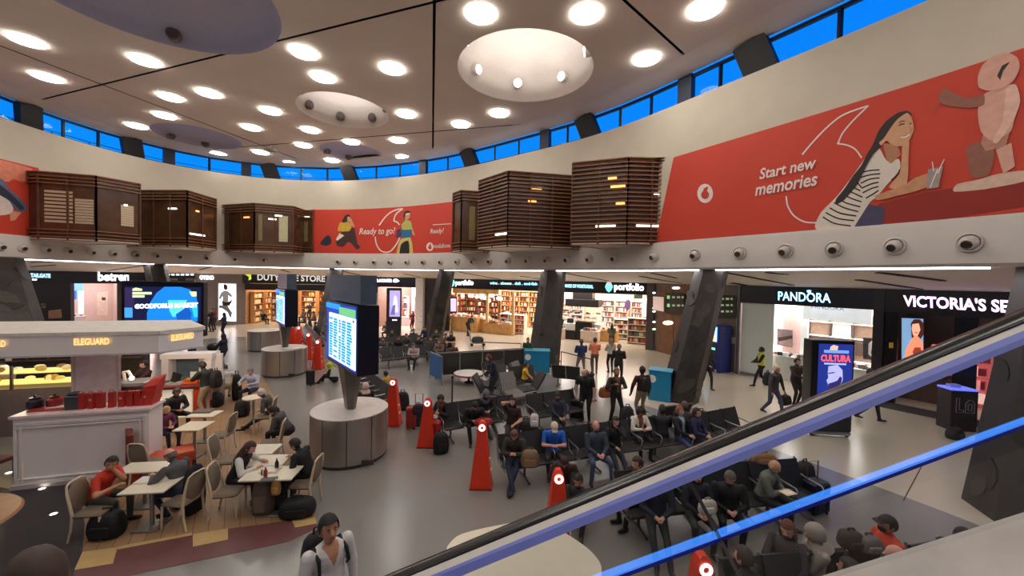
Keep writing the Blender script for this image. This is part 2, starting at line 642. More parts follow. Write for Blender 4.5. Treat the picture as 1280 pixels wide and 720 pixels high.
# smoke detector / camera dome hanging near a joint
p_ = at(338, 181, ZC)
t = thing('ceiling_projector', 'small grey fitting hanging at a joint of the ceiling among downlights', 'ceiling fitting', p_)
MB().tube([(0, 0, 0), (0, 0, -.3)], .05, 8).build('stem', ALU, t)
MB().box((0, 0, -.36), (.75, .5, .16), bev=.05).build('body', M((150, 140, 128), .5), t)

# ---- high windows
FRAME = M((14, 17, 26), 0.4)
PANE = glass_mat((225, 240, 255), 0.012)
posts = [(-40, 1), (40, 1), (168, 1), (213, 0), (307, 0), (339, 1), (437, 1), (526, 0), (587, 1), (678, 0), (735, 1), (852, 0), (946, 1), (1180, 0)]
pu = []
for px, lean in posts:
    yy = np.interp(px, [-40, 0, 158, 262, 363, 430, 524, 628, 722, 830, 961, 1025, 1137, 1300], [130, 138, 190, 208, 219, 222, 212, 194, 169, 135, 74, 46, 0, -60])
    pu.append((wall_hit(px, yy)[0], lean))
pu.sort()
wn = 0
uall = [p[0] for p in pu]
spans = list(zip(uall[:-1], uall[1:])) 
b0, b1 = uall[-1], uall[0] + PERI
nb = max(1, round((b1 - b0) / 7.0))
spans += [(b0 + (b1 - b0) * k / nb, b0 + (b1 - b0) * (k + 1) / nb) for k in range(nb)]
for (a, b) in spans:
    wn += 1
    w = holder('window_%d' % wn)
    n = max(1, round((b - a) / 1.9))
    for k in range(n):
        ua, ub = a + (b - a) * k / n, a + (b - a) * (k + 1) / n
        A, B_, C_, D_ = wall_pt(ua, ZS, -.3), wall_pt(ub, ZS, -.3), wall_pt(ub, ZT, -.3), wall_pt(ua, ZT, -.3)
        MB().add([A, B_, C_, D_], [(0, 1, 2, 3)]).build('pane', PANE, w)
        mb = MB()
        mb.bar(A, D_, .11)
        mb.bar(A + Vector((0, 0, .04)), B_ + Vector((0, 0, .04)), .08)
        mb.bar(D_ - Vector((0, 0, .05)), C_ - Vector((0, 0, .05)), .12)
        mb.build('mullion', FRAME, w)
    mb = MB()                                    # guard rail of the roof walk outside
    mid = [wall_pt(a + (b - a) * k / n, ZS + .42, -1.0) for k in range(n + 1)]
    for p, q in zip(mid[:-1], mid[1:]):
        mb.bar(p, q, .035)
        mb.bar(p - Vector((0, 0, .5)), p, .03)
    mb.build('guard_rail', FRAME, w)
pn = 0
for (u, lean) in pu:
    pn += 1
    mb = MB()
    p, n = ring_at(u)
    tg = np.array([n[1], -n[0]])
    if lean:
        b = Vector((p[0] - n[0] * .25 - tg[0] * .1, p[1] - n[1] * .25 - tg[1] * .1, ZS - .05))
        c = Vector((p[0] + n[0] * .1 + tg[0] * .25, p[1] + n[1] * .1 + tg[1] * .25, ZT + .05))
        mb.bar(b, c, 1.05, .34, up=(n[0], n[1], 0))
        struct(mb.build('trim_%d' % (pn + 1), M((20, 19, 22), .6)))
    else:
        mb.bar((p[0] - n[0] * .3, p[1] - n[1] * .3, ZS - .05), (p[0] - n[0] * .3, p[1] - n[1] * .3, ZT + .05), .62, .3, up=(n[0], n[1], 0))
        struct(mb.build('trim_%d' % (pn + 1), M((30, 38, 62), .5)))

# ---- light line under the fascia and the sloping soffit to the shops
def ang(p):
    return math.atan2(p[1] - CEN[1], p[0] - CEN[0])
SHOP = [(21.0, 1.0), (19.5, 6.5), (18.0, 11.0), (14.8, 15.6), (11.5, 19.7), (9.5, 26.0), (-5.4, 33.2), (-8.4, 34.2), (-12.0, 34.6), (-16.0, 35.6), (-24.0, 34.9),
        (-26.5, 32.4), (-29.5, 29.6), (-32.2, 26.0), (-34.5, 21.0), (-35.0, 14.0)]
ZSH = 4.47
sa = [ang(p) for p in SHOP]
sofi = [i for i in range(NR) if sa[0] <= (_tt[i] if _tt[i] < math.pi * 1.5 else _tt[i] - 2 * math.pi) <= sa[-1]]
sofi.sort(key=lambda i: _tt[i] if _tt[i] < math.pi * 1.5 else _tt[i] - 2 * math.pi)
def shop_pt(th):
    for k in range(len(SHOP) - 1):
        if sa[k] <= th <= sa[k + 1]:
            (x1, y1), (x2, y2) = SHOP[k], SHOP[k + 1]
            dx, dy = math.cos(th), math.sin(th)
            ex, ey = x2 - x1, y2 - y1
            den = dx * ey - dy * ex
            t = ((x1 - CEN[0]) * ey - (y1 - CEN[1]) * ex) / den
            return (CEN[0] + t * dx, CEN[1] + t * dy)
vs, fs = [], []
for k, i in enumerate(sofi):
    th = _tt[i] if _tt[i] < math.pi * 1.5 else _tt[i] - 2 * math.pi
    a = RING[i] - RNOR[i] * .3
    b = shop_pt(th)
    vs += [(a[0], a[1], ZF0 + .05), (b[0], b[1], ZSH), (b[0], b[1], ZSH + 1.2)]
    if k:
        o = 3 * k
        fs += [(o - 3, o - 2, o + 1, o), (o - 2, o - 1, o + 2, o + 1)]
SOF = MB().add(vs, fs).build('ceiling_soffit', M((214, 205, 194), .7, var=.03), None)
struct(SOF)
def soffit_z(x, y):
    th = math.atan2(y - CEN[1], x - CEN[0])
    r = math.hypot(x - CEN[0], y - CEN[1])
    i = int(round(((th + math.pi / 2) % (2 * math.pi)) / (2 * math.pi) * NR)) % NR
    b = shop_pt(th)
    rb = math.hypot(b[0] - CEN[0], b[1] - CEN[1])
    ra = _r[i] + .3
    f = min(1, max(0, (r - ra) / max(.1, rb - ra)))
    return ZF0 + .05 + (ZSH - ZF0 - .05) * f
LINE = E((255, 246, 250), STRIP_L)
seglen = 8
tn = 40
breaks = sorted(wall_hit(px, 340)[0] for px in (12, 200, 414, 552, 690, 885, 1262))
ub = [breaks[0] - 6.5] + breaks + [breaks[-1] + 5.0]
LLAB = ['at the far right, past the nearest column', 'right of the vending machine column', 'over the right half of the food shop', 'over the left half of the food shop', 'between the food shop and the big departures board',
        'over the duty-free entrance', 'between the two left columns, over the rental shop', 'at the left edge']
for k_, (a, b) in enumerate(zip(ub[:-1], ub[1:])):
    t = thing('line_light', 'white light line under the fascia ' + LLAB[k_], 'light', wall_pt((a + b) / 2, ZF0), 0, 'light lines under the fascia')
    mb = MB()
    n = max(4, int((b - a) / .6))
    vs, fs = [], []
    for k in range(n + 1):
        u = a + .35 + (b - a - .7) * k / n
        for off, z in ((.10, ZF0 - .02), (.10, ZF0 + .03), (-.28, ZF0 + .03), (-.28, ZF0 - .02)):
            vs.append(wall_pt(u, z, off))
    for k in range(n):
        for q in range(4):
            fs.append((k * 4 + q, k * 4 + (q + 1) % 4, k * 4 + 4 + (q + 1) % 4, k * 4 + 4 + q))
    fs += [(3, 2, 1, 0), (4 * n, 4 * n + 1, 4 * n + 2, 4 * n + 3)]
    mb.add(vs, fs)
    adopt(mb.build('tube', LINE), t)

# dark slots in the soffit
slots = [((1098, 340), (1178, 350)), ((1072, 349), (1150, 361)), ((905, 340), (990, 356)), ((958, 340), (983, 343)), ((915, 353), (932, 356)),
         ((815, 341), (845, 347)), ((800, 345), (850, 354)), ((705, 341), (760, 351)), ((650, 345), (690, 350)), ((575, 340), (625, 349)), ((505, 342), (525, 346)),
         ((425, 338), (460, 346)), ((352, 337), (362, 340)), ((250, 337), (266, 333)), ((135, 338), (185, 331)), ((38, 328), (65, 327)), ((40, 333), (68, 331))]
mb = MB()
def soffit_hit(px, py):
    d = ray(px, py)
    lo = None
    for k in range(400):
        t = 6 + k * .1
        p = CAMP + d * (t / d.y)
        th = math.atan2(p.y - CEN[1], p.x - CEN[0])
        if not (sa[0] < th < sa[-1]):
            continue
        i = int(round(((th + math.pi / 2) % (2 * math.pi)) / (2 * math.pi) * NR)) % NR
        r = math.hypot(p.x - CEN[0], p.y - CEN[1])
        if r > _r[i] + .2 and p.z >= soffit_z(p.x, p.y):
            return p
    return None
for a, b in slots:
    pa, pb = soffit_hit(*a), soffit_hit(*b)
    if pa is None or pb is None or (pa - pb).length > 9:
        continue
    pa.z = soffit_z(pa.x, pa.y) - .012
    pb.z = soffit_z(pb.x, pb.y) - .012
    MB().bar(pa, pb, .22, .03).build('soffit_slot', BLACK, SOF)

# ================================================================== banners on the oval wall
RED = M((205, 62, 40), 0.6, var=0.04, scale=0.6)
REDD = M((150, 36, 24), 0.6, var=0.06, scale=1.0)
PWHITE = M((240, 225, 215), 0.6, var=0.02)
SKINP = M((214, 160, 120), 0.6, var=0.05)
INK = M((44, 32, 30), 0.6, var=0.05)

def wall_face(uvz, off, m, parent, name):
    """a flat print: polygon in (arc length, height) laid on the curved wall"""
    bm = bmesh.new()
    vs = [bm.verts.new((u, z, 0)) for u, z in uvz]
    try:
        bm.faces.new(vs)
    except ValueError:
        bm.free()
        return None
    bmesh.ops.triangulate(bm, faces=bm.faces[:])
    us = [u for u, _ in uvz]
    k = math.ceil(min(us) / .6)
    while k * .6 < max(us):
        bmesh.ops.bisect_plane(bm, geom=bm.verts[:] + bm.edges[:] + bm.faces[:], plane_co=(k * .6, 0, 0), plane_no=(1, 0, 0), dist=1e-6)
        k += 1
    bm.verts.index_update()
    v = [wall_pt(q.co.x, q.co.y, off) for q in bm.verts]
    f = []
    for q in bm.faces:
        ids = [w.index for w in q.verts]
        a, b, c = (v[i] for i in ids[:3])
        nrm = (b - a).cross(c - a)
        mid = (a + b + c) / 3
        if nrm.dot(CAMP - mid) < 0:
            ids = ids[::-1]
        f.append(ids)
    bm.free()
    o = MB().add(v, f).build(name, m)
    return adopt(o, parent)

def pxp(pts, off=0.0):
    return [wall_hit(x, y, off) for x, y in pts]

def stroke(pts, w):
    """outline of a line of width w through pixel points"""
    L, Rr = [], []
    for i, p in enumerate(pts):
        a, b = pts[max(0, i - 1)], pts[min(len(pts) - 1, i + 1)]
        dx, dy = b[0] - a[0], b[1] - a[1]
        l = math.hypot(dx, dy) or 1
        nx, ny = -dy / l * w / 2, dx / l * w / 2
        L.append((p[0] + nx, p[1] + ny))
        Rr.append((p[0] - nx, p[1] - ny))
    return L, Rr

def smooth_line(pts, n=4):
    out = []
    for i in range(len(pts) - 1):
        p0, p1, p2, p3 = pts[max(i - 1, 0)], pts[i], pts[i + 1], pts[min(i + 2, len(pts) - 1)]
        for k in range(n):
            t = k / n
            out.append(tuple(.5 * (2 * p1[j] + (p2[j] - p0[j]) * t + (2 * p0[j] - 5 * p1[j] + 4 * p2[j] - p3[j]) * t * t + (3 * p1[j] - p0[j] - 3 * p2[j] + p3[j]) * t ** 3) for j in (0, 1)))
    out.append(pts[-1])
    return out

def rounded(pts):
    if len(pts) < 6:
        return pts
    q = list(pts)
    out, n = [], len(q)
    for i in range(n):
        p0, p1, p2, p3 = q[i - 1], q[i], q[(i + 1) % n], q[(i + 2) % n]
        for k in range(3):
            t = k / 3
            c = tuple((2 * t ** 3 - 3 * t * t + 1) * p1[j] + (t ** 3 - 2 * t * t + t) * .35 * (p2[j] - p0[j]) + (-2 * t ** 3 + 3 * t * t) * p2[j] + (t ** 3 - t * t) * .35 * (p3[j] - p1[j]) for j in (0, 1))
            out.append(c)
    return out

def wall_stroke(pts, w, off, m, parent, name, sharp=False):
    pts = pts if sharp else smooth_line(pts)
    L, Rr = stroke(pts, w)
    Lw, Rw = pxp(L), pxp(Rr)
    v = []
    for a, b in zip(Lw, Rw):
        v += [wall_pt(a[0], a[1], off), wall_pt(b[0], b[1], off)]
    f = [(2 * i, 2 * i + 1, 2 * i + 3, 2 * i + 2) for i in range(len(Lw) - 1)]
    return adopt(MB().add(v, f).build(name, m), parent)

def wall_text(body, bl, br, tl, off, m, parent, name='lettering', bold=0.012, shear=0.2):
    (u0, z0), (u1, z1), (u2, z2) = pxp([bl, br, tl])
    off += .03
    v, f = text_mesh(body, bold, shear)
    vv = [wall_pt(u0 + (u1 - u0) * a + (u2 - u0) * b, z0 + (z1 - z0) * a + (z2 - z0) * b, off) for a, b in v]
    return adopt(MB().add(vv, f).build(name, m), parent)

def banner(label, u0b, u0t, u1b, u1t, zb, zt0, zt1):
    n = 30
    p, _ = ring_at((u0b + u1b) / 2)
    t = thing('advert_banner', label, 'banner', (p[0], p[1], zb), 0, 'red wall banners')
    v, f = [], []
    for k in range(n + 1):
        g = k / n
        zt = zt0 + (zt1 - zt0) * g
        for w in range(2):
            off = (.0, .05)[w]
            v += [wall_pt(u0b + (u1b - u0b) * g, zb, off), wall_pt(u0t + (u1t - u0t) * g, zt, off)]
    for k in range(n):
        o, q = 4 * k, 4 * k + 4
        f += [(o + 2, o + 3, q + 3, q + 2), (o + 3, o + 1, q + 1, q + 3), (o, o + 2, q + 2, q)]
    f += [(0, 1, 3, 2), (4 * n, 4 * n + 2, 4 * n + 3, 4 * n + 1)]
    adopt(MB().add(v, f).build('sheet', RED), t)
    return t

ZB = ZF1 + .03
def logo_ring(cx, cy, r, parent, off=.06):
    pts = [(cx + r * .82 * math.cos(a), cy + r * math.sin(a)) for a in np.linspace(0, 2 * math.pi, 20, endpoint=False)]
    wall_face(pxp(pts), off, PWHITE, parent, 'logo_disc')
    d = [(cx + r * .42 * math.cos(a), cy + r * .15 + r * .45 * math.sin(a)) for a in np.linspace(R(-60), R(240), 12)]
    d += [(cx - r * .1, cy - r * .55), (cx + r * .35, cy - r * .75)]
    wall_face(pxp(d), off + .006, RED, parent, 'logo_mark')

# ---- right banner: girl with a wooden mannequin
(ub_, _), (ut_, zt_) = wall_hit(820, 303), wall_hit(843, 197)
u_r, zr_ = wall_hit(1275, 56)
DIR = 1 if u_r > ub_ else -1
bn = banner('long red banner with a smiling girl in a striped shirt, on the right wall', ub_, ut_, u_r + DIR * 7, u_r + DIR * 7, ZB, zt_, zr_)
def c1(pts):
    return [(940 + x / 3.765, 130 + y / 3.765) for x, y in pts]
def c3(pts):
    return [(800 + x / 2.667, y / 2.667) for x, y in pts]
F_ = lambda pts, lay, m, nm: wall_face(pxp(rounded(pts) if nm != 'table' else pts), .055 + .005 * lay, m, bn, nm)
F_(c3([(780, 700), (800, 680), (960, 640), (1290, 592), (1290, 690), (1000, 735), (800, 745)]), 0, REDD, 'table')
wall_stroke(c1([(240, 240), (300, 170), (370, 100), (440, 50), (552, 10)]), 1.9, .062, PWHITE, bn, 'speech_mark')
wall_stroke(c1([(552, 10), (480, 80), (430, 140), (408, 190)]), 1.9, .062, PWHITE, bn, 'speech_mark')
wall_stroke(c1([(404, 188), (450, 195), (490, 215), (520, 255)]), 1.9, .063, PWHITE, bn, 'speech_mark')
wall_stroke(c1([(165, 435), (172, 480), (200, 525), (250, 555), (310, 560)]), 1.9, .062, PWHITE, bn, 'speech_mark')
wall_text('Start new', (951, 224.5), (1022, 210), (951, 211.5), .062, PWHITE, bn, bold=.02, shear=.15)
wall_text('memories', (945.5, 245), (1023, 231.5), (946, 231), .062, PWHITE, bn, bold=.02, shear=.15)
logo_ring(882.5, 242, 12, bn)
F_(c1([(545, 470), (630, 490), (620, 572), (470, 592), (500, 540)]), 1, M((70, 66, 96), .6), 'jeans')
F_(c1([(600, 205), (640, 270), (695, 260), (700, 310), (640, 380), (590, 440), (560, 462), (500, 555), (470, 590), (330, 604), (300, 575), (330, 510), (400, 440), (470, 350), (520, 280), (560, 225)]), 2, M((226, 214, 200), .6, var=.03), 'shirt')
stripes = [[(515, 325), (560, 315), (605, 312)], [(512, 348), (560, 335), (608, 330)], [(515, 375), (560, 355), (605, 350)], [(520, 398), (565, 378), (600, 370)], [(525, 420), (565, 400), (600, 390)], [(540, 445), (575, 425), (600, 408)],
           [(480, 360), (500, 372), (520, 395)], [(465, 382), (490, 398), (515, 410)], [(448, 405), (480, 420), (525, 440)], [(432, 425), (470, 445), (520, 462)], [(410, 445), (450, 468), (515, 485)], [(390, 465), (440, 490), (505, 508)],
           [(370, 490), (420, 515), (495, 528)], [(352, 512), (410, 540), (485, 550)], [(338, 532), (390, 562), (470, 575)], [(660, 360), (690, 335), (700, 310)]]
for s_ in stripes:
    wall_stroke(c1(s_), 1.7, .071, INK, bn, 'stripe')
F_(c1([(620, 185), (690, 200), (705, 240), (660, 282), (640, 268)]), 4, M((186, 128, 92), .6), 'neck')
F_(c1([(735, 35), (690, 45), (640, 80), (600, 130), (575, 190), (545, 240), (520, 290), (480, 340), (440, 400), (400, 450), (400, 475), (440, 450), (500, 380), (540, 300), (575, 240), (610, 205), (640, 175), (690, 110), (755, 55)]), 5, INK, 'hair')
F_(c1([(735, 45), (755, 65), (765, 100), (766, 130), (750, 165), (735, 190), (700, 202), (665, 197), (640, 175), (615, 198), (604, 185), (625, 165), (655, 120), (690, 75)]), 6, SKINP, 'face')
for s_, w_, m_ in (([(697, 105), (712, 98), (724, 98)], 1.5, INK), ([(748, 98), (756, 92)], 1.4, INK), ([(698, 92), (712, 84), (726, 86)], 1.0, INK), ([(706, 158), (728, 158), (748, 143)], 1.7, M((250, 240, 230), .5)), ([(706, 155), (728, 154), (748, 139)], .6, M((150, 60, 50), .5)), ([(742, 110), (757, 124), (748, 130)], .8, M((170, 110, 80), .5))):
    wall_stroke(c1(s_), w_, .09, m_, bn, 'face_line')
F_(c1([(715, 190), (745, 178), (742, 250), (740, 340), (730, 385), (690, 402), (650, 392), (700, 330), (710, 260)]), 7, SKINP, 'arm')
F_(c1([(585, 435), (650, 410), (720, 385), (770, 352), (800, 340), (838, 330), (848, 380), (790, 408), (700, 432), (600, 455)]), 8, M((205, 146, 108), .6), 'arm')
F_(c1([(835, 310), (905, 298), (885, 395), (828, 402)]), 9, M((165, 150, 145), .5), 'pencil_cup')
for s_ in ([(880, 330), (912, 262)], [(862, 320), (855, 275)], [(845, 395), (880, 310)]):
    wall_stroke(c1(s_), 1.4, .104, PWHITE, bn, 'pencil', True)
WOODP, WOODS = M((222, 168, 148), .6, var=.08), M((150, 96, 78), .6, var=.08)
F_(c3([(1050, 640), (1060, 615), (1130, 600), (1200, 580), (1292, 570), (1292, 604), (1150, 632)]), 1, M((226, 190, 170), .6), 'plinth')
F_(c3([(1095, 490), (1165, 470), (1185, 520), (1165, 585), (1110, 592), (1095, 530)]), 3, WOODS, 'wooden_leg')
F_(c3([(1190, 500), (1242, 478), (1254, 555), (1215, 582)]), 4, WOODP, 'wooden_leg')
F_(c3([(1150, 440), (1242, 425), (1222, 490), (1155, 505), (1140, 480)]), 4, M((190, 134, 116), .6), 'wooden_hip')
F_(c3([(1150, 318), (1190, 300), (1255, 283), (1272, 340), (1252, 400), (1240, 440), (1180, 472), (1140, 440), (1130, 370)]), 5, WOODP, 'wooden_chest')
F_(c3([(1225, 300), (1258, 285), (1272, 340), (1250, 400), (1225, 440), (1195, 480), (1180, 470), (1215, 400)]), 6, M((236, 190, 172), .6), 'wooden_arm')
F_(c3([(1150, 352), (1110, 362), (1062, 360), (1012, 350), (998, 328), (1020, 298), (1060, 318), (1100, 330), (1150, 318)]), 6, WOODS, 'wooden_arm')
F_(c3([(1130, 262), (1145, 222), (1180, 192), (1225, 178), (1262, 195), (1270, 230), (1250, 272), (1210, 300), (1170, 306), (1135, 295)]), 7, WOODP, 'wooden_head')
F_(c3([(1195, 255), (1212, 222), (1240, 208), (1215, 240), (1205, 270)]), 8, INK, 'ear_mark')
wall_stroke(c3([(978, 378), (1020, 330), (1030, 315)]), .9, .1, WOODS, bn, 'brush', True)

# ---- middle banner
(ua_, _), (ub_, zt_) = wall_hit(385, 317), wall_hit(390, 262)
(uc_, _), (ud_, zt2) = wall_hit(567, 317), wall_hit(567, 252)
bn = banner('red banner with two young travellers, on the far wall over the duty-free shops', ua_, ub_, uc_, ud_, ZB, zt_, zt2)
def c2(pts):
    return [(385 + x / 6.737, 250 + y / 6.737) for x, y in pts]
F2 = lambda pts, lay, m, nm: wall_face(pxp(rounded(c2(pts))), .055 + .006 * lay, m, bn, nm)
YEL, TEAL, PUR, NAVY = M((214, 172, 60), .6), M((40, 110, 150), .6), M((90, 44, 84), .6), M((42, 44, 60), .6)
F2([(108, 358), (160, 300), (190, 308), (202, 355), (172, 385), (120, 380)], 1, NAVY, 'suitcase')
F2([(240, 350), (262, 290), (340, 250), (395, 235), (362, 320), (445, 392), (412, 415), (350, 352), (300, 395), (250, 385)], 1, M((70, 44, 48), .6), 'legs')
F2([(240, 330), (270, 280), (310, 300), (250, 345)], 2, PWHITE, 'bag')
F2([(255, 245), (275, 190), (330, 183), (372, 212), (352, 262), (262, 262)], 2, YEL, 'jumper')
F2([(290, 185), (315, 135), (350, 122), (362, 150), (345, 175), (312, 192)], 3, INK, 'hair')
F2([(337, 142), (365, 152), (398, 225), (385, 228), (355, 188), (338, 180)], 4, SKINP, 'face_and_arm')
wall_text('Ready to go?', *c2([(437, 290), (742, 284), (438, 238)]), .062, PWHITE, bn)
wall_stroke(c2([(603, 215), (650, 150), (700, 105), (760, 80), (805, 75)]), 1.5, .062, PWHITE, bn, 'speech_mark')
wall_stroke(c2([(805, 75), (760, 105), (735, 140), (727, 180)]), 1.5, .062, PWHITE, bn, 'speech_mark')
wall_stroke(c2([(725, 176), (755, 188), (775, 210)]), 1.5, .063, PWHITE, bn, 'speech_mark')
wall_stroke(c2([(570, 310), (580, 370), (610, 420), (650, 440), (700, 430), (750, 370), (785, 300)]), 1.5, .062, PWHITE, bn, 'speech_mark')
F2([(752, 255), (798, 235), (790, 315), (745, 318)], 2, PUR, 'sleeve')
F2([(780, 335), (870, 318), (890, 468), (845, 468), (830, 350), (800, 400), (778, 468), (748, 468)], 2, M((220, 196, 110), .6), 'coat')
F2([(790, 372), (852, 345), (858, 468), (832, 468), (818, 405), (806, 468), (775, 468)], 3, M((38, 30, 30), .6), 'trousers')
F2([(785, 240), (884, 232), (872, 312), (800, 325)], 3, TEAL, 'jacket')
F2([(792, 210), (830, 165), (872, 180), (888, 250), (800, 252)], 4, M((190, 186, 96), .6), 'scarf')
F2([(875, 210), (890, 250), (908, 300), (885, 290)], 4, SKINP, 'hand')
F2([(815, 150), (818, 112), (840, 96), (866, 110), (862, 150), (836, 168)], 5, SKINP, 'face')
F2([(812, 115), (830, 93), (862, 94), (868, 112), (830, 116), (822, 160), (812, 150)], 6, INK, 'hair')
F2([(828, 116), (864, 110), (862, 124), (830, 128)], 7, PWHITE, 'goggles')
wall_stroke(c2([(1055, 210), (1210, 201)]), .9, .062, PWHITE, bn, 'small_print_line', True)
wall_text('Ready?', *c2([(1037, 282), (1152, 276), (1037, 243)]), .062, PWHITE, bn)
wall_text('vodafone', *c2([(1065, 406), (1205, 400), (1065, 370)]), .062, PWHITE, bn, shear=0)
cx_, cy_ = c2([(1031, 395)])[0]
logo_ring(cx_, cy_, 5.4, bn)

# ---- left banner
(ua_, _), (ub_, zt_) = wall_hit(68, 299), wall_hit(47, 210)
ul_, zl_ = wall_hit(0, 199)
dd = -1 if ul_ < ub_ else 1
bn = banner('red banner with a pale blurred figure, cut by the left edge', ul_ + dd * 7, ul_ + dd * 7, ua_, ub_, ZB, zl_, zt_) if dd < 0 else banner('red banner with a pale blurred figure, cut by the left edge', ua_, ub_, ul_ + dd * 7, ul_ + dd * 7, ZB, zt_, zl_)
def c4(pts):
    return [(x / 4, 180 + y / 4) for x, y in pts]
F4 = lambda pts, lay, m, nm: wall_face(pxp(rounded(c4(pts))), .055 + .006 * lay, m, bn, nm)
F4([(-30, 78), (40, 90), (150, 122), (165, 160), (110, 190), (60, 175), (30, 190), (-30, 160)], 1, M((222, 130, 104), .6, var=.12), 'pale_smear')
F4([(-30, 240), (20, 245), (50, 290), (60, 330), (40, 350), (-30, 352)], 1, M((226, 208, 200), .6, var=.08), 'sleeve')
F4([(-30, 168), (10, 180), (40, 225), (80, 258), (122, 300), (125, 330), (100, 340), (60, 318), (40, 285), (-10, 255), (-30, 250)], 2, M((96, 104, 128), .6, var=.12), 'arm')
F4([(-30, 190), (20, 225), (70, 270), (112, 318), (95, 330), (50, 290), (-30, 235)], 3, M((46, 50, 74), .6, var=.1), 'dark_stripe')
F4([(40, 350), (60, 335), (100, 342), (70, 380), (45, 385)], 2, M((222, 150, 124), .6, var=.1), 'hand')

# ================================================================== slatted wooden boxes hung on the wall
SLAT = M((140, 94, 62), .5, var=.2, scale=3)
SLATD = M((96, 60, 40), .55, var=.2, scale=3)
BGLASS = M((84, 56, 38), .22, var=.3, scale=1.2, spec=.6)
BLINDM = M((196, 176, 146), .6, var=.05)
WARM = E((255, 170, 90), 2.5)
def wood_box(label, corners, zt, zb, slatted, extras=(), back=(1.0, 1.0)):
    P = [at(x, y, zt) for x, y in corners]
    P = [Vector((p.x, p.y, 0)) for p in P]
    def towall(p):
        k = int(np.argmin(np.hypot(RING[:, 0] - p.x, RING[:, 1] - p.y)))
        return Vector((RING[k][0] - RNOR[k][0] * .1, RING[k][1] - RNOR[k][1] * .1, 0))
    base = P[len(P) // 2]
    t = thing('wooden_lounge_box', label, 'wall box', (base.x, base.y, zb), 0, 'slatted boxes on the wall')
    W0, W1 = towall(P[0]), towall(P[-1])
    poly = [W0] + P + [W1]
    zz = lambda p, z: Vector((p.x, p.y, z))
    adopt(MB().prism([(p.x, p.y) for p in poly], zt - .12, zt).build('roof', SLATD), t)
    adopt(MB().prism([(p.x, p.y) for p in poly], zb, zb + .1).build('underside', M((206, 198, 190), .6)), t)
    hgt = zt - zb
    for fi_ in range(len(poly) - 1):
        a, b = poly[fi_], poly[fi_ + 1]
        L = (b - a).length
        if L < .2:
            continue
        d = (b - a) / L
        n = Vector((d.y, -d.x, 0))
        if n.dot(Vector((CAMP.x, CAMP.y, 0)) - a) < 0:
            n = -n
        side = fi_ in (0, len(poly) - 2)
        mb = MB()
        mb.add([zz(a - n * .06, zb + .1), zz(b - n * .06, zb + .1), zz(b - n * .06, zt - .12), zz(a - n * .06, zt - .12)], [(0, 1, 2, 3)])
        adopt(mb.build('glass_wall', BGLASS), t)
        if not side:
            mb = MB()
            k = max(1, round(L / 1.35))
            for j in range(k + 1):
                q = a + d * (L * j / k)
                mb.bar(zz(q, zb), zz(q, zt), .07, .07)
            adopt(mb.build('posts', SLATD), t)
        ns = int(round(hgt / .19))
        band = int(round(.85 / .19))
        full = slatted and not (side and fi_ == 0)
        for j in range(ns + 1):
            if not full and band <= j <= ns - band:
                continue
            z = zb + hgt * j / ns
            o = MB().bar(zz(a + n * .03, z), zz(b + n * .03, z), .09, .05).build('slat', SLAT)
            adopt(o, t)
    for kind, fidx, s0, s1, z0, z1 in extras:
        a, b = poly[fidx], poly[fidx + 1]
        d = b - a
        n = Vector((d.y, -d.x, 0)).normalized()
        if n.dot(Vector((CAMP.x, CAMP.y, 0)) - a) < 0:
            n = -n
        if kind == 'blind':
            for j in range(9):
                z = zb + hgt * (z0 + (z1 - z0) * j / 8)
                adopt(MB().bar(zz(a + d * s0 - n * .03, z), zz(a + d * s1 - n * .03, z), .02, .12).build('blind_slat', BLINDM), t)
        elif kind == 'panel':
            adopt(MB().bar(zz(a + d * s0 - n * .03, zb + hgt * (z0 + z1) / 2), zz(a + d * s1 - n * .03, zb + hgt * (z0 + z1) / 2), .03, hgt * (z1 - z0)).build('wall_panel', M((128, 112, 70), .5)), t)
        elif kind == 'curtain':
            adopt(MB().bar(zz(a + d * s0 - n * .03, zb + hgt * (z0 + z1) / 2), zz(a + d * s1 - n * .03, zb + hgt * (z0 + z1) / 2), .03, hgt * (z1 - z0)).build('curtain', M((196, 190, 150), .7)), t)
        else:
            adopt(MB().bar(zz(a + d * s0 - n * .025, zb + hgt * z0), zz(a + d * s1 - n * .025, zb + hgt * z0), .04, .09).build('lamp', WARM if kind == 'lamp' else E((255, 245, 230), 3.0)), t)
    return t
ZRT, ZRB = 10.0, 6.2
wood_box('largest slatted wooden box, next to the banner with the girl', [(716, 204), (786, 197), (846, 199)], ZRT, ZRB, True,
         [('lamp', 1, .65, .8, .78, 0), ('lamp', 1, .7, .95, .68, 0), ('lamp', 2, .8, .95, .78, 0), ('white', 2, .55, .7, .6, 0), ('lamp', 1, .8, .95, .48, 0), ('white', 1, .45, .8, .22, 0), ('white', 2, .2, .75, .22, 0)])
wood_box('middle slatted wooden box of the right cluster', [(599, 226), (636, 214), (718, 220)], ZRT, ZRB, True,
         [('lamp', 2, .35, .5, .8, 0), ('lamp', 2, .3, .42, .62, 0), ('white', 1, .6, .95, .18, 0), ('curtain', 0, .55, .9, .2, .6)])
wood_box('narrow wooden box with an open window, left end of the right cluster', [(566.5, 242), (577, 238), (606, 240)], ZRT, ZRB, False,
         [('panel', 2, .35, .6, .2, .75), ('curtain', 2, .82, .98, .25, .7), ('white', 2, .75, .95, .75, 0)])
ZLT, ZLB = 9.7, 6.15
wood_box('wooden box with half-lowered pale blinds beside the left banner', [(47, 214), (120, 220), (175, 230)], ZLT, ZLB, False,
         [('blind', 1, .1, .58, .28, .72), ('blind', 1, .62, .95, .28, .62), ('blind', 2, .55, .85, .3, .6), ('white', 2, .62, .7, .62, 0)])
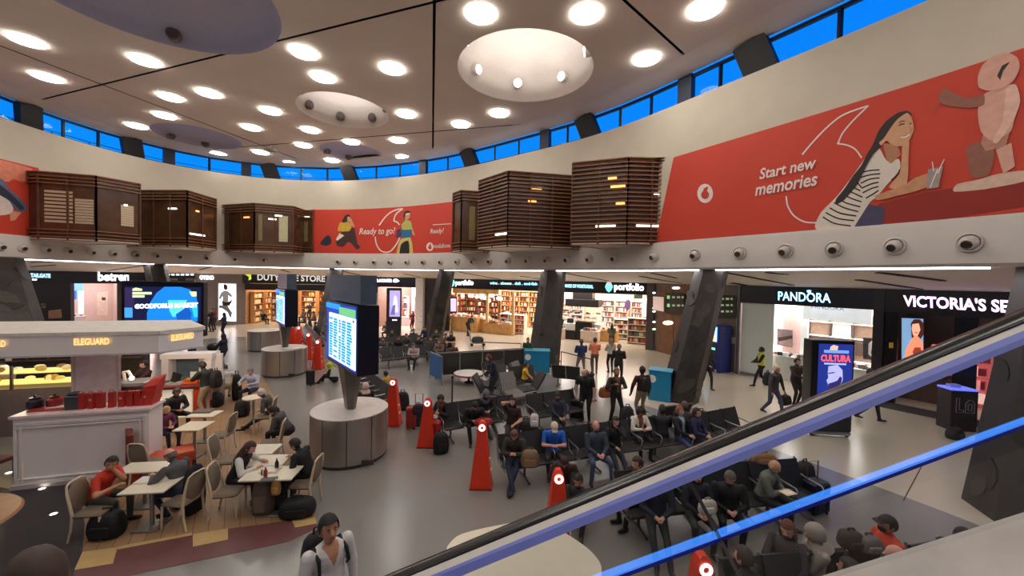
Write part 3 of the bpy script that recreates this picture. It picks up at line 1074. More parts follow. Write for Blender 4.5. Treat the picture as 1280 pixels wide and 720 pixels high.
wood_box('brown wooden box with warm lamps, second from the left banner', [(171, 238), (234, 238), (270, 249)], ZLT, ZLB, False,
         [('white', 1, .62, .78, .68, 0), ('lamp', 2, .3, .4, .68, 0), ('white', 2, .1, .6, .25, 0)])
wood_box('wooden box with a clear lit window, left of the middle banner', [(271, 257), (318, 254), (367, 258)], ZLT, ZLB, False,
         [('lamp', 1, .72, .86, .72, 0), ('panel', 2, .1, .2, .24, .78), ('curtain', 2, .62, .85, .24, .78), ('white', 2, .35, .55, .7, 0), ('white', 2, .5, .7, .78, 0)])
wood_box('low dark wooden box touching the left end of the middle banner', [(369, 263), (391, 263)], ZLT, ZLB, False, [('panel', 1, .1, .7, .3, .75), ('white', 1, .5, .8, .85, 0)])

# ================================================================== ball nozzles along the fascia
noz = [(1213, 293), (1119, 299), (1043, 304), (982, 308), (925, 311), (869, 313), (818, 315), (768, 317), (737, 318), (709, 320), (684, 321), (660, 321), (635, 322), (612, 323), (592, 323), (572, 324),
       (551, 324), (529, 325), (509, 325), (488, 325), (468, 325), (445, 325), (423, 325), (331, 322), (295, 321), (259, 319), (225, 317), (195, 315), (170, 314), (141, 312), (114, 309), (85, 308), (57, 306), (28, 303), (1, 302)]
mb = MB()
mb.lathe([(.24, 0), (.24, .05), (.2, .09), (.19, .05)], n=16, cap=False)
n_ring = mb.mesh(FASC, 'all')
mb = MB()
mb.ball((0, 0, .03), .185, 14, 8)
n_ball = mb.mesh(FASC, 'all')
mb = MB()
mb.lathe([(.001, .224), (.085, .222), (.105, .19)], n=14, cap=False)
n_hole = mb.mesh(M((50, 40, 36), .5))
ORD = 'first second third fourth fifth sixth seventh eighth ninth tenth eleventh twelfth thirteenth fourteenth fifteenth sixteenth seventeenth eighteenth nineteenth twentieth'.split() + ['twenty-first', 'twenty-second', 'twenty-third']
for i, (x, y) in enumerate(noz):
    side = ORD[i] + ' from the right end of the fascia' if i < 23 else ORD[34 - i] + ' from the left end of the fascia'
    u, z = wall_hit(x, y, .26)
    p, n = ring_at(u, .26)
    t = thing('air_nozzle', 'round ball-shaped air nozzle, ' + side, 'air nozzle', (p[0], p[1], 5.68), 0, 'air nozzles along the fascia')
    t.rotation_euler = Vector((n[0], n[1], 0)).to_track_quat('Z', 'Y').to_euler()
    obj('flange', n_ring, t)
    b = obj('ball', n_ball, t)
    b.rotation_euler = (R(18), R(rnd.uniform(-14, 14)), 0)
    obj('opening', n_hole, b)

# ================================================================== leaning columns
COLM = M((44, 38, 33), .55, var=.35, scale=1.6, bump=.15)
LEAF = [M((34, 30, 27), .5, var=.2), M((60, 54, 46), .55, var=.2), M((24, 22, 21), .5, var=.2)]
def column(label, top, bot, wt, wb, facing=0.0, leaves=14):
    u, _ = wall_hit(*top)
    pt = wall_pt(u, ZF0 + .03, -.3)
    pb = at(*bot)
    w0 = wb / FPX * pb.y
    w1 = wt / FPX * pt.y
    t = bpy.data.objects.new('column', None)
    COL.objects.link(t)
    t.location = pb
    struct(t)
    t['label'] = label
    def sec(c, w):
        yaw = math.atan2(c.x, c.y)
        out = []
        for a, rr in ((-90, .5), (-55, .56), (12, .5), (70, .56), (90, .5), (180, .4)):
            aa = R(a) - yaw
            out.append(c + Vector((math.sin(R(a)) * w * rr * math.cos(yaw) - math.cos(R(a)) * -w * rr * math.sin(yaw) * -1, 0, 0)))
        return out
    def hexa(c, w):
        d = Vector((c.x, c.y, 0)).normalized()
        s = Vector((d.y, -d.x, 0))
        return [c + s * (w * a) - d * (w * b) for a, b in ((-.5, -.1), (-.22, .32), (.34, .36), (.5, .02), (.2, -.4), (-.3, -.42))]
    n = 8
    mb = MB()
    vs = []
    for k in range(n + 1):
        g = k / n
        vs += hexa(pb * (1 - g) + pt * g, w0 * (1 - g) + w1 * g)
    fs = [tuple(range(5, -1, -1)), tuple(range(n * 6, n * 6 + 6))]
    for k in range(n):
        fs += [(k * 6 + q, k * 6 + (q + 1) % 6, k * 6 + 6 + (q + 1) % 6, k * 6 + 6 + q) for q in range(6)]
    adopt(mb.add(vs, fs).build('shaft', COLM), t)
    rr = random.Random(len(label))
    for k in range(leaves):
        g = (k + .5) / leaves * .93
        c = pb * (1 - g) + pt * g
        w = w0 * (1 - g) + w1 * g
        h6 = hexa(c, w)
        e = rr.choice((0, 1, 1, 2))
        a, b = h6[e], h6[e + 1]
        q = a.lerp(b, rr.uniform(.25, .75))
        tx = (b - a).normalized()
        tz = (pt - pb).normalized()
        nn = tx.cross(tz)
        if nn.dot(CAMP - q) < 0:
            nn = -nn
        s = w * rr.uniform(.16, .3)
        an = rr.uniform(0, 6.28)
        X = tx * math.cos(an) + tz * math.sin(an)
        Y = tz * math.cos(an) - tx * math.sin(an)
        pr = [(-1, 0), (-.5, .55), (.1, .7), (.7, .45), (1.1, 0), (.6, -.5), (0, -.6), (-.6, -.4)]
        lim = [q + X * (i * s) + Y * (j * s * .9) for i, j in pr]
        mb = MB()
        lo = [p - nn * .05 for p in lim]
        hi = [p + nn * .025 for p in lim]
        mm = len(pr)
        mb.add(lo + hi, [tuple(range(mm)), tuple(range(mm, 2 * mm))] + [(i, (i + 1) % mm, mm + (i + 1) % mm, mm + i) for i in range(mm)])
        adopt(mb.build('leaf_plate', rr.choice(LEAF)), t)
column('dark leaning column with leaf relief, nearest at the right edge', (1313, 340), (1284, 652), 60, 112, leaves=16)
column('dark leaning column with leaf relief beside the blue vending machines', (884, 340), (848, 500), 38, 46, leaves=18)
column('dark leaning column in front of the bright food shop', (688, 340), (679, 456), 31, 40)
column('dark leaning column at the left end of the bright food shop', (555, 340), (541, 424), 20, 25)
column('dark leaning column half hidden behind the departures board', (418, 340), (404, 426), 17, 22)
column('dark leaning column behind the blue screen', (196, 333), (214, 430), 22, 26)
column('dark leaning column at the left edge above the cafe canopy', (-3, 322), (27, 470), 52, 66)

# ================================================================== shops round the hall
SGN = M((16, 17, 26), .35, var=.1)
LETW = E((245, 248, 255), 3.0)
def wall_panel(name, a, b, z0, z1, m, th=.12, inn=None):
    """upright slab between plan points a and b"""
    a, b = Vector((a[0], a[1], 0)), Vector((b[0], b[1], 0))
    d = (b - a).normalized()
    n = Vector((d.y, -d.x, 0))
    if n.dot(Vector((CEN[0], CEN[1], 0)) - a) > 0:
        n = -n                                  # outwards, away from the hall
    mb = MB()
    mb.prism([(a.x, a.y), (b.x, b.y), (b.x + n.x * th, b.y + n.y * th), (a.x + n.x * th, a.y + n.y * th)], z0, z1)
    return mb.build(name, m)

def outn(a, b):
    a, b = Vector((a[0], a[1], 0)), Vector((b[0], b[1], 0))
    d = (b - a).normalized()
    n = Vector((d.y, -d.x, 0))
    if n.dot(Vector((CEN[0], CEN[1], 0)) - a) > 0:
        n = -n
    return d, n

def shell(a, b, depth, wallm, ceilm, power, color=(1, .95, .9), zc=4.0, backm=None, panels=True):
    """the room behind a shop front: back and side walls, ceiling and its lamp"""
    d, n = outn(a, b)
    A, B_ = Vector((a[0], a[1], 0)), Vector((b[0], b[1], 0))
    C_, D_ = B_ + n * depth, A + n * depth
    struct(wall_panel('wall_shop_back', D_, C_, 0, zc, backm or wallm))
    for p, q in ((A, D_), (B_, C_)):
        mb = MB()
        mb.bar((p.x, p.y, zc / 2), (q.x, q.y, zc / 2), .1, zc)
        struct(mb.build('wall_shop_side', wallm))
    mb = MB()
    mb.prism([(p.x, p.y) for p in (A, B_, C_, D_)], zc, zc + .1)
    struct(mb.build('ceiling_shop', ceilm))
    if power:
        ld = bpy.data.lights.new('shop_lamp', 'AREA')
        ld.shape = 'RECTANGLE'
        L = (B_ - A).length
        ld.size, ld.size_y = L * .85, depth * .8
        ld.energy = power * SHOP_W
        ld.color = color
        lo = bpy.data.objects.new('shop_lamp', ld)
        COL.objects.link(lo)
        c = (A + C_) / 2
        lo.location = (c.x, c.y, zc - .08)
        lo.rotation_euler = (0, 0, math.atan2(d.y, d.x))
        lo.visible_camera = True
    return d, n

def sign_band(name, label, a, b, z0, z1, m=SGN, th=.18):
    d, n = outn(a, b)
    c = Vector(((a[0] + b[0]) / 2, (a[1] + b[1]) / 2, z0))
    t = thing(name, label, 'shop sign', c)
    A, B_ = Vector((a[0], a[1], 0)) - n * .06, Vector((b[0], b[1], 0)) - n * .06
    adopt(MB().prism([(A.x, A.y), (B_.x, B_.y), (B_.x + n.x * th, B_.y + n.y * th), (A.x + n.x * th, A.y + n.y * th)], z0, z1).build('panel', m), t)
    return t

def sign_text(t, body, a, b, bl, br, tl, m, bold=.02, out=.09, name='lettering', shear=0.0):
    d, n = outn(a, b)
    p = [onplane(x, y, a, b) for x, y in (bl, br, tl)]
    o = text_on(body, p[0], p[1], p[2], m, None, name, out=-n * out, bold=bold, shear=shear)
    return adopt(o, t)

def plane_poly(t, pts, a, b, m, name, out=.09):
    d, n = outn(a, b)
    vs = [onplane(x, y, a, b) - n * out for x, y in pts]
    bm = bmesh.new()
    f = bm.faces.new([bm.verts.new(v) for v in vs])
    bmesh.ops.triangulate(bm, faces=[f])
    bm.verts.index_update()
    mb = MB().add([v.co.copy() for v in bm.verts], [[v.index for v in q.verts] for q in bm.faces])
    bm.free()
    return adopt(mb.build(name, m), t)

PROD = [M(c, .5) for c in ((190, 60, 50), (220, 200, 170), (120, 50, 40), (230, 225, 215), (170, 120, 60), (90, 110, 70), (200, 150, 90), (70, 50, 40))]
def shelf(label, c, rz, w, h, d, rows, per, m, seed=0, cat='shelf', group=None, prod=None, ph=.7):
    t = thing('display_shelf', label, cat, c, rz, group)
    rr = random.Random(seed)
    MB().box((0, d / 2 - .02, h / 2), (w, .04, h)).build('back_panel', m, t)
    for s in (-1, 1):
        MB().box((s * (w / 2 - .02), 0, h / 2), (.04, d, h)).build('side_panel', m, t)
    for r in range(rows + 1):
        z = .1 + (h - .14) * r / rows
        MB().box((0, 0, z), (w - .08, d, .04)).build('board', m, t)
        if r < rows:
            hh = (h - .14) / rows
            mb = MB()
            x = -w / 2 + .1
            while x < w / 2 - .15:
                ww = rr.uniform(.06, .16) * per
                mb.mat(rr.choice(prod or PROD)).box((x + ww / 2, -.03, z + .02 + hh * ph / 2), (ww * .85, d * .6, hh * ph * rr.uniform(.7, 1)))
                x += ww
            o = mb.build('products', None, t)
            o['kind'] = 'stuff'
    return t

def counter(name, label, c, rz, w, d, h, m, topm, cat='counter', goods=0, seed=0, prod=None):
    t = thing(name, label, cat, c, rz)
    MB().box((0, 0, h / 2 - .03), (w, d, h - .06), bev=.02).build('body', m, t)
    MB().box((0, 0, h - .03), (w + .06, d + .06, .06)).build('top', topm, t)
    MB().box((0, -d / 2 - .006, h * .5), (w * .9, .012, h * .7)).build('front_panel', m, t)
    if goods:
        rr = random.Random(seed)
        mb = MB()
        for k in range(goods):
            s = rr.uniform(.1, .24)
            mb.mat(rr.choice(prod or PROD)).box((rr.uniform(-w / 2 + .1, w / 2 - .1), rr.uniform(-d / 2 + .1, d / 2 - .1), h + s * .4), (s, s, s * .8), rz=rr.uniform(0, 1))
        o = mb.build('goods', None, t)
        o['kind'] = 'stuff'
    return t

SHW = M((236, 228, 222), .5, var=.03)
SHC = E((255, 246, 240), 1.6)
WOODL = M((206, 156, 92), .5, var=.15, scale=3)
pVS = ((14.8, 15.6), (18.0, 11.0))
pPA = ((11.5, 19.7), (14.8, 15.6))
pGW = ((9.5, 26.0), (11.5, 19.7))
pPO = ((-5.4, 33.2), (9.5, 26.0))
pLA = ((-12.0, 34.6), (-8.4, 34.2))
pDF = ((-16.0, 35.6), (-12.0, 34.6))
pD2 = ((-24.0, 34.9), (-16.0, 35.6))
pPI = ((-26.5, 32.4), (-24.0, 34.9))
pBE = ((-32.2, 26.0), (-29.5, 29.6))
pBM = ((-29.5, 29.6), (-26.5, 32.4))
pBL = ((-34.5, 21.0), (-32.2, 26.0))

# ---------------- lingerie shop at the right (dark)
DKW = M((34, 26, 30), .4, var=.1)
shell(*pVS, 5, DKW, M((40, 34, 38), .6), 60, (1, .75, .7))
t = sign_band('shop_sign', 'black shop sign with glowing violet-white serif letters at the right edge', *pVS, 3.55, 4.47, M((14, 12, 16), .35))
VSL = E((240, 206, 255), 2.2)
# the first letters reach the right edge of the frame; the word runs on beyond it
body = "VICTORIA'S SECRET"
pa = onplane(1130, 382, *pVS)
pb = onplane(1269.5, 390.5, *pVS)
pt = onplane(1130, 369, *pVS)
kx = 1.0 / .785
sign_text(t, body, *pVS, (1130, 382), (1130 + (1272 - 1130) / .735, 382 + (391 - 382) / .735), (1129.5, 368.5), VSL, bold=.03)
t = thing('shopfront', 'black shop front of glossy panels and glass doors under the violet letters', 'shop front', (*pVS[0], 0))
d_, n_ = outn(*pVS)
for s0, s1 in ((0, .1), (.36, .46), (.78, .84)):
    A = Vector((*pVS[0], 0)) + d_ * ((Vector((*pVS[1], 0)) - Vector((*pVS[0], 0))).length * s0)
    B_ = Vector((*pVS[0], 0)) + d_ * ((Vector((*pVS[1], 0)) - Vector((*pVS[0], 0))).length * s1)
    mb = MB()
    mb.prism([(A.x, A.y), (B_.x, B_.y), (B_.x + n_.x * .2, B_.y + n_.y * .2), (A.x + n_.x * .2, A.y + n_.y * .2)], 0, 3.55)
    adopt(mb.build('pier', M((18, 16, 18), .25)), t)
pp = thing('advert_lightbox', 'lit portrait poster of a smiling dark-haired woman on the black shop front', 'poster', onplane(1141, 445, *pVS))
plane_poly(pp, [(1126, 396), (1156, 397), (1156, 452), (1126, 452)], *pVS, BLACK, 'frame', out=.02)
plane_poly(pp, [(1127.5, 397.5), (1154.5, 398.5), (1154.5, 450), (1127.5, 450)], *pVS, E((120, 160, 200), .9), 'sheet', out=.05)
plane_poly(pp, [(1139, 404), (1143, 399), (1150, 399), (1155, 404), (1155, 418), (1150, 425), (1140, 422)], *pVS, E((70, 36, 28), .7), 'hair', out=.06)
plane_poly(pp, [(1131, 450), (1133, 436), (1139, 429), (1143, 420), (1149, 421), (1154.5, 430), (1154.5, 450)], *pVS, E((235, 140, 105), 1.0), 'shoulders', out=.065)
plane_poly(pp, [(1141, 405), (1149, 404), (1151, 412), (1147, 421), (1142, 419), (1140, 411)], *pVS, E((240, 170, 140), 1.0), 'face', out=.07)
plane_poly(pp, [(1143.5, 415), (1148, 415), (1146, 417)], *pVS, E((200, 60, 60), .8), 'lips', out=.075)
plane_poly(pp, [(1141, 440), (1144, 434), (1147, 441), (1151, 434), (1153, 440), (1147, 450)], *pVS, E((150, 60, 40), .8), 'lace', out=.075)
t = thing('alarm_plate', 'small yellow square plate on the black pier', 'sign', onplane(1114, 432, *pVS))
plane_poly(t, [(1111.5, 428), (1117, 428), (1117, 435), (1111.5, 435)], *pVS, M((220, 190, 60), .5), 'plate', out=.03)
def inside(p, q, depth, s):
    d, n = outn(p, q)
    return Vector((p[0], p[1], 0)).lerp(Vector((q[0], q[1], 0)), s) + n * depth
rzV = math.atan2(d_.y, d_.x)
c = inside(*pVS, 2.5, .35)
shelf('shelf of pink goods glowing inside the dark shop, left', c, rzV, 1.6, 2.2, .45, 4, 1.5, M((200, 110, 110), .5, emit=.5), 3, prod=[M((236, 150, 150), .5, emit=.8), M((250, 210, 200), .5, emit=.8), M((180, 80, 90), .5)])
c = inside(*pVS, 1.6, .62)
t = thing('balloon_lamp', 'orange-gold balloon-shaped lamp inside the dark shop', 'lamp', (c.x, c.y, 0))
GOLD = E((240, 170, 90), 1.3)
MB().lathe([(.02, 1.9), (.08, 1.98), (.3, 2.2), (.42, 2.45), (.35, 2.7), (.15, 2.82), (.01, 2.84)], n=16, cap=False).build('shade', GOLD, t, 'all')
MB().lathe([(.25, 0), (.25, .03), (.03, .05), (.03, 1.9)], n=12).build('stand', DARK, t)
c = inside(*pVS, 1.4, .66)
t = thing('display_tray', 'glowing gold oval tray on a dark stand below the balloon lamp', 'display', (c.x, c.y, 0), rzV)
MB().lathe([(.55, 1.15), (.6, 1.2), (.55, 1.3), (.1, 1.32)], n=18, sy=.5).build('tray', GOLD, t)
MB().box((0, 0, .57), (.5, .3, 1.15), bev=.03).build('stand', DARK, t)
c = inside(*pVS, .9, .86)
counter('red_counter', 'dark red counter inside the black shop near the right edge', c, rzV, 1.2, .7, 1.4, M((130, 44, 36), .4), M((60, 24, 22), .4))
c = inside(*pVS, 1.6, .2)
counter('brown_counter', 'low brown display counter in the window of the black shop', c, rzV, 1.8, .6, 1.0, M((112, 78, 60), .4), M((90, 60, 46), .4), goods=8, seed=5)
t = thing('door_mat', 'dark door mat strip at the entrance of the black shop', 'mat', (*inside(*pVS, -.6, .3)[:2], 0), rzV)
MB().box((0, 0, .006), (4.6, 1.1, .012)).build('mat', M((46, 38, 36), .8), t)

# ---------------- jewellery shop
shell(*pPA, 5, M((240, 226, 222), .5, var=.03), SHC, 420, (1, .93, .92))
t = sign_band('shop_sign', 'dark navy shop sign with ice-blue jewellery lettering', *pPA, 3.62, 4.47, M((16, 20, 32), .35))
ICE = E((170, 225, 255), 2.6)
sign_text(t, 'PANDORA', *pPA, (973.5, 375), (1039, 378.5), (973.5, 364.2), ICE, bold=.01)
for px, py in ((1012, 364.2),):
    plane_poly(t, [(px - 3, py - 1.2), (px - 1, py - .2), (px, py - 2), (px + 1, py - .2), (px + 3, py - 1.2), (px + 1.6, py + 1.8), (px - 1.6, py + 1.8)], *pPA, ICE, 'crown', out=.1)
d_, n_ = outn(*pPA)
rzP = math.atan2(d_.y, d_.x)
LP = (Vector((*pPA[1], 0)) - Vector((*pPA[0], 0))).length
t = thing('shopfront', 'glazed front of the jewellery shop with pale frosted glass at its left', 'shop front', (*pPA[0], 0))
def along(p, q, s):
    return Vector((p[0], p[1], 0)).lerp(Vector((q[0], q[1], 0)), s)
def upright(t, p, q, s0, s1, z0, z1, th, m, name, off=0.0):
    d, n = outn(p, q)
    a, b = along(p, q, s0) + n * off, along(p, q, s1) + n * off
    mb = MB()
    mb.prism([(a.x, a.y), (b.x, b.y), (b.x + n.x * th, b.y + n.y * th), (a.x + n.x * th, a.y + n.y * th)], z0, z1)
    return adopt(mb.build(name, m), t)
SIDEP = M((96, 92, 92), .35, metal=.4)
upright(t, *pPA, 0, .025, 0, 4.47, .3, SIDEP, 'pilaster', -.1)
upright(t, *pPA, .97, 1.03, 0, 4.47, .4, M((52, 50, 54), .35, metal=.3), 'pilaster', -.12)
upright(t, *pPA, .03, .3, .12, 3.62, .03, M((205, 216, 208), .25, var=.02), 'frosted_pane', .1)
upright(t, *pPA, .3, .95, .05, 3.62, .02, glass_mat((246, 250, 250), .06), 'glass_pane', .1)
upright(t, *pPA, .03, .3, 0, .12, .08, M((120, 118, 118), .4), 'sill', .06)
PINKW = M((226, 190, 186), .5, var=.03)
upright(t, *pPA, .31, .46, 0, 3.5, .2, PINKW, 'pink_wall', 1.2)
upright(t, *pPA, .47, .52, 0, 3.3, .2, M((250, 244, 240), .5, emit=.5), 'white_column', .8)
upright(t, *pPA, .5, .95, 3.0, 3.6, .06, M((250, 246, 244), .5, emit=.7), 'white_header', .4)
sg = thing('hanging_sign', 'white inner header with faint blue jewellery lettering below the main sign', 'shop sign', onplane(1045, 385, *pPA))
sign_text(sg, 'PANDORA', *pPA, (1012, 385.5), (1053, 389), (1012, 380.5), M((120, 140, 190), .5), bold=0.0, out=-.3)
def picture(label, pts, p, q, m, out=-.9, cat='picture', extra=()):
    t = thing('wall_picture', label, cat, onplane(*pts[3], p, q))
    plane_poly(t, pts, p, q, m, 'print', out=out)
    for e, mm, nm in extra:
        plane_poly(t, e, p, q, mm, nm, out=out + .02)
    return t
picture('grey photograph of a hand with rings on the pink wall', [(963, 412), (983, 414.5), (983, 437), (963, 433)], *pPA, M((140, 116, 118), .5), extra=[([(964, 424), (983, 421), (983, 425), (966, 429)], M((70, 52, 54), .5), 'dark_part'), ([(965, 429), (983, 425), (983, 436), (965, 432)], M((176, 148, 146), .5), 'light_part')])
picture('black and white photograph in the right part of the jewellery window', [(1073, 424), (1097, 426), (1097, 455), (1073, 452)], *pPA, M((60, 60, 62), .5), extra=[([(1080, 432), (1086, 427), (1092, 435), (1096, 430), (1097, 446), (1088, 452), (1080, 446)], M((190, 188, 186), .5), 'light_part'), ([(1085, 436), (1091, 440), (1088, 447), (1083, 444)], M((30, 30, 32), .5), 'dark_part')])
for lb, s, dep, w, h in (('white jewellery counter with small trays in front of the pink wall', .4, .7, 1.5, 1.15), ('white jewellery counter behind the digital totem', .62, 1.3, 1.6, 1.1), ('white jewellery counter at the right of the shop window', .86, 1.0, 1.3, 1.0)):
    counter('jewellery_counter', lb, inside(*pPA, dep, s), rzP, w, .6, h, SHW, WHITE, goods=9, seed=int(s * 100), prod=[WHITE, M((60, 56, 56), .4), M((180, 150, 150), .4)])
c = inside(*pPA, 3.4, .66)
t = thing('glass_cabinet', 'dark-framed cabinet wall with pictures inside the jewellery shop', 'cabinet', c, rzP)
MB().box((0, .1, 1.6), (2.6, .1, 3.2)).build('back', M((120, 100, 84), .5), t)
for x in (-1.3, -.45, .45, 1.3):
    MB().box((x, 0, 1.6), (.06, .2, 3.2)).build('upright', M((70, 60, 54), .4), t)
for z in (.9, 2.0, 2.7):
    MB().box((0, 0, z), (2.6, .2, .05)).build('rail', WHITE, t)
for x, z, cc in ((-.9, 1.5, (60, 50, 44)), (0, 1.5, (236, 230, 226)), (.9, 1.5, (70, 58, 48)), (0, 2.35, (206, 206, 200))):
    MB().box((x, .02, z), (.7, .04, .6)).build('picture', M(cc, .5), t)
t = thing('ceiling_disc_lamp', 'oval glowing lamp in the jewellery shop ceiling', 'lamp', (*inside(*pPA, 2.4, .72)[:2], 3.5))
MB().lathe([(.4, 0), (.42, .05), (.05, .08), (.03, .5)], n=18).build('shade', E((255, 240, 220), 3), t)

# ---------------- grey clad wall with departures screens, doors and machines
GCL = M((104, 96, 90), .5, var=.05)
struct(wall_panel('wall_right_clad', *pGW, 0, 5.6, GCL, .3))
WD = M((118, 74, 34), .45, var=.25, scale=2.5)
dr = holder('door_1')
def rect(p, q, x0, y0, x1, y1):
    return [(x0, y0), (x1, y0), (x1, y1), (x0, y1)]
plane_poly(dr, [(824, 357), (862, 358), (862, 449), (822, 447)], *pGW, WD, 'leaf', out=.03)
plane_poly(dr, [(842, 358), (842.8, 358), (842.8, 447), (842, 447)], *pGW, M((50, 30, 16), .5), 'gap', out=.04)
for y, x in ((383, 831), (441 - 36, 835)):
    pass
t = thing('wall_lamp', 'white oval glowing lamp on the brown wooden doors', 'lamp', onplane(836, 404, *pGW))
plane_poly(t, [(830 + 6 + 6.3 * math.cos(a), 403.5 + 2.4 * math.sin(a)) for a in np.linspace(0, 2 * math.pi, 16, endpoint=False)], *pGW, E((255, 240, 215), 6), 'lens', out=.06)
t = thing('wall_lamp', 'small pale oval lamp above the dark flight screen on the brown doors', 'lamp', onplane(845, 360, *pGW))
plane_poly(t, [(846 + 5 * math.cos(a), 360 + 1.6 * math.sin(a)) for a in np.linspace(0, 2 * math.pi, 16, endpoint=False)], *pGW, E((255, 235, 205), 3), 'lens', out=.06)
t = thing('notice_panel', 'white notice panel between the food shop and the wooden doors', 'notice', onplane(828, 380, *pGW))
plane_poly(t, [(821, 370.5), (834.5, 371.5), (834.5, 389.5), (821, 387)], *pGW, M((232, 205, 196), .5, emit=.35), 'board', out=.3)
FS = M((18, 22, 18), .3)
FG = E((120, 190, 110), 1.0)
for lb, (x0, y0, x1, y1), rows in (('dark flight information screen with green rows left of the column', (834.5, 366.5, 858, 392), 2), ('dark flight information screen with three green rows right of the column', (896, 368.5, 923, 397), 3)):
    t = thing('flight_screen', lb, 'screen', onplane((x0 + x1) / 2, y1, *pGW))
    plane_poly(t, [(x0, y0), (x1, y0 + .8), (x1, y1 + .6), (x0, y1)], *pGW, FS, 'housing', out=.16)
    for k in range(rows):
        yy = y0 + 5 + k * (y1 - y0 - 5) / rows
        plane_poly(t, rect(*pGW, x0 + 2, yy - 2, x0 + 5.5, yy + 2), *pGW, FG, 'gate_number', out=.17)
        for xx, ww in ((x0 + 8.5, 3.5), (x0 + 14.5, 4), (x0 + 20.5, 2.5)):
            if xx + ww < x1:
                plane_poly(t, rect(*pGW, xx, yy - 1.1, xx + ww, yy + 1.3), *pGW, M((150, 170, 140), .5, emit=.5), 'row', out=.17)
# blue vending machine, upright with glowing panels
b0 = at(897, 463)
t = thing('vending_machine', 'tall blue vending machine with glowing panel against the grey wall', 'vending machine', (b0.x - .1, b0.y - .1, 0), math.atan2(pGW[1][1] - pGW[0][1], pGW[1][0] - pGW[0][0]))
BLU = M((18, 36, 120), .35)
MB().box((0, 0, 1.2), (1.0, .8, 2.4), bev=.03).build('cabinet', BLU, t)
MB().box((.06, -.41, 1.95), (.55, .02, .75)).build('lit_panel', E((150, 200, 255), 1.8), t)
MB().box((.06, -.425, 1.72), (.45, .02, .22)).build('yellow_band', E((235, 215, 90), 1.2), t)
MB().box((.06, -.41, 1.1), (.6, .02, .75)).build('dark_window', M((36, 44, 52), .2), t)
MB().box((.16, -.425, 1.2), (.2, .02, .1)).build('green_light', E((120, 230, 200), 1.5), t)
MB().box((.06, -.41, .35), (.7, .02, .3)).build('pickup_flap', M((12, 22, 80), .4), t)
b0 = at(887, 461)
t = thing('vending_sign', 'narrow machine with blue and yellow glowing discs beside the blue vending machine', 'vending machine', (b0.x - .35, b0.y - .15, 0), -.6)
MB().box((0, 0, 1.05), (.5, .5, 2.1), bev=.03).build('cabinet', M((20, 22, 34), .4), t)
MB().tube([(0.05, -.25, 1.25), (0.05, -.28, 1.25)], .2, 16).build('blue_disc', E((120, 190, 255), 2.0), t)
MB().box((.1, -.26, 1.85), (.16, .02, .35)).build('yellow_light', E((240, 220, 70), 1.6), t)
MB().box((.05, -.26, .8), (.25, .02, .18)).build('yellow_label', E((230, 200, 60), 1.0), t)
t = thing('wall_notice', 'small cream notice on the grey wall right of the vending machine', 'notice', onplane(914, 427, *pGW))
plane_poly(t, [(909.5, 421), (919.5, 421.5), (919.5, 429.5), (909.5, 429)], *pGW, M((196, 190, 170), .5), 'plate', out=.03)
t = thing('standing_column', 'dark square pillar with small lamps at the right end of the food shop', 'pillar', (*along(*pPO, .985)[:2], 0))
upright(t, *pPO, .975, 1.005, 0, 4.47, .4, M((92, 84, 80), .45), 'shaft', -.2)
for y in (366, 385, 389, 402, 411):
    plane_poly(t, [(818 + 2.2 * math.cos(a), y + 1.2 * math.sin(a)) for a in np.linspace(0, 2 * math.pi, 8, endpoint=False)], *pPO, E((255, 240, 210), 2), 'lamp', out=.24)

# ---------------- food and wine shop
shell((-7.9, 34.4), pPO[1], 7, M((236, 210, 186), .5, var=.05), SHC, 780, (1, .93, .86))
t = sign_band('shop_sign', 'long black shop sign with glowing white and ice-blue lettering over the food shop', *pPO, 3.66, 4.47, M((20, 18, 24), .35))
SKY = E((150, 220, 255), 2.4)
sign_text(t, 'portfolio', *pPO, (570, 356), (592.5, 356), (570, 350), LETW, bold=.03)
sign_text(t, 'wine . cheese . deli . cod-fish', *pPO, (613, 355.2), (672, 356.5), (613, 351.8), SKY, bold=.02)
sign_text(t, 'MAKE OF PORTUGAL', *pPO, (705.5, 358.9), (742, 360.2), (705.5, 355), SKY, bold=.04)
sign_text(t, 'portfolio', *pPO, (768, 362), (805, 363.3), (768, 353.5), LETW, bold=.03)
DROP = E((110, 200, 200), 1.6)
for cx, cy, s in ((761.5, 358.5, 1.0), (566, 353.5, .75)):
    plane_poly(t, [(cx, cy + 7 * s), (cx - 3 * s, cy + 4.4 * s), (cx - 5 * s, cy), (cx - 3 * s, cy - 4.5 * s), (cx, cy - 6 * s), (cx + 3 * s, cy - 4.5 * s), (cx + 5 * s, cy), (cx + 3 * s, cy + 4.4 * s)], *pPO, DROP, 'emblem', out=.09)
    plane_poly(t, [(cx - 2.6 * s, cy - 5.5 * s), (cx, cy - 7.5 * s), (cx + 2.6 * s, cy - 5.5 * s), (cx + 1.4 * s, cy - 2.5 * s), (cx - 1.4 * s, cy - 2.5 * s)], *pPO, E((235, 150, 170), 1.4), 'emblem_flame', out=.1)
d_, n_ = outn(*pPO)
rzO = math.atan2(d_.y, d_.x)
t = thing('shopfront', 'wooden lintel and posts framing the left opening of the food shop', 'shop front', (*pPO[0], 0))
upright(t, *pPO, .0, .27, 3.25, 3.66, .2, WOODL, 'lintel', .6)
for s in (.012, .2, .345):
    upright(t, *pPO, s, s + .012, 0, 3.5, .18, M((226, 190, 140), .5), 'post', .6)
wine = [M(c, .4) for c in ((90, 30, 30), (120, 60, 36), (60, 30, 26), (200, 160, 110), (170, 60, 50), (226, 214, 196))]
k = 0
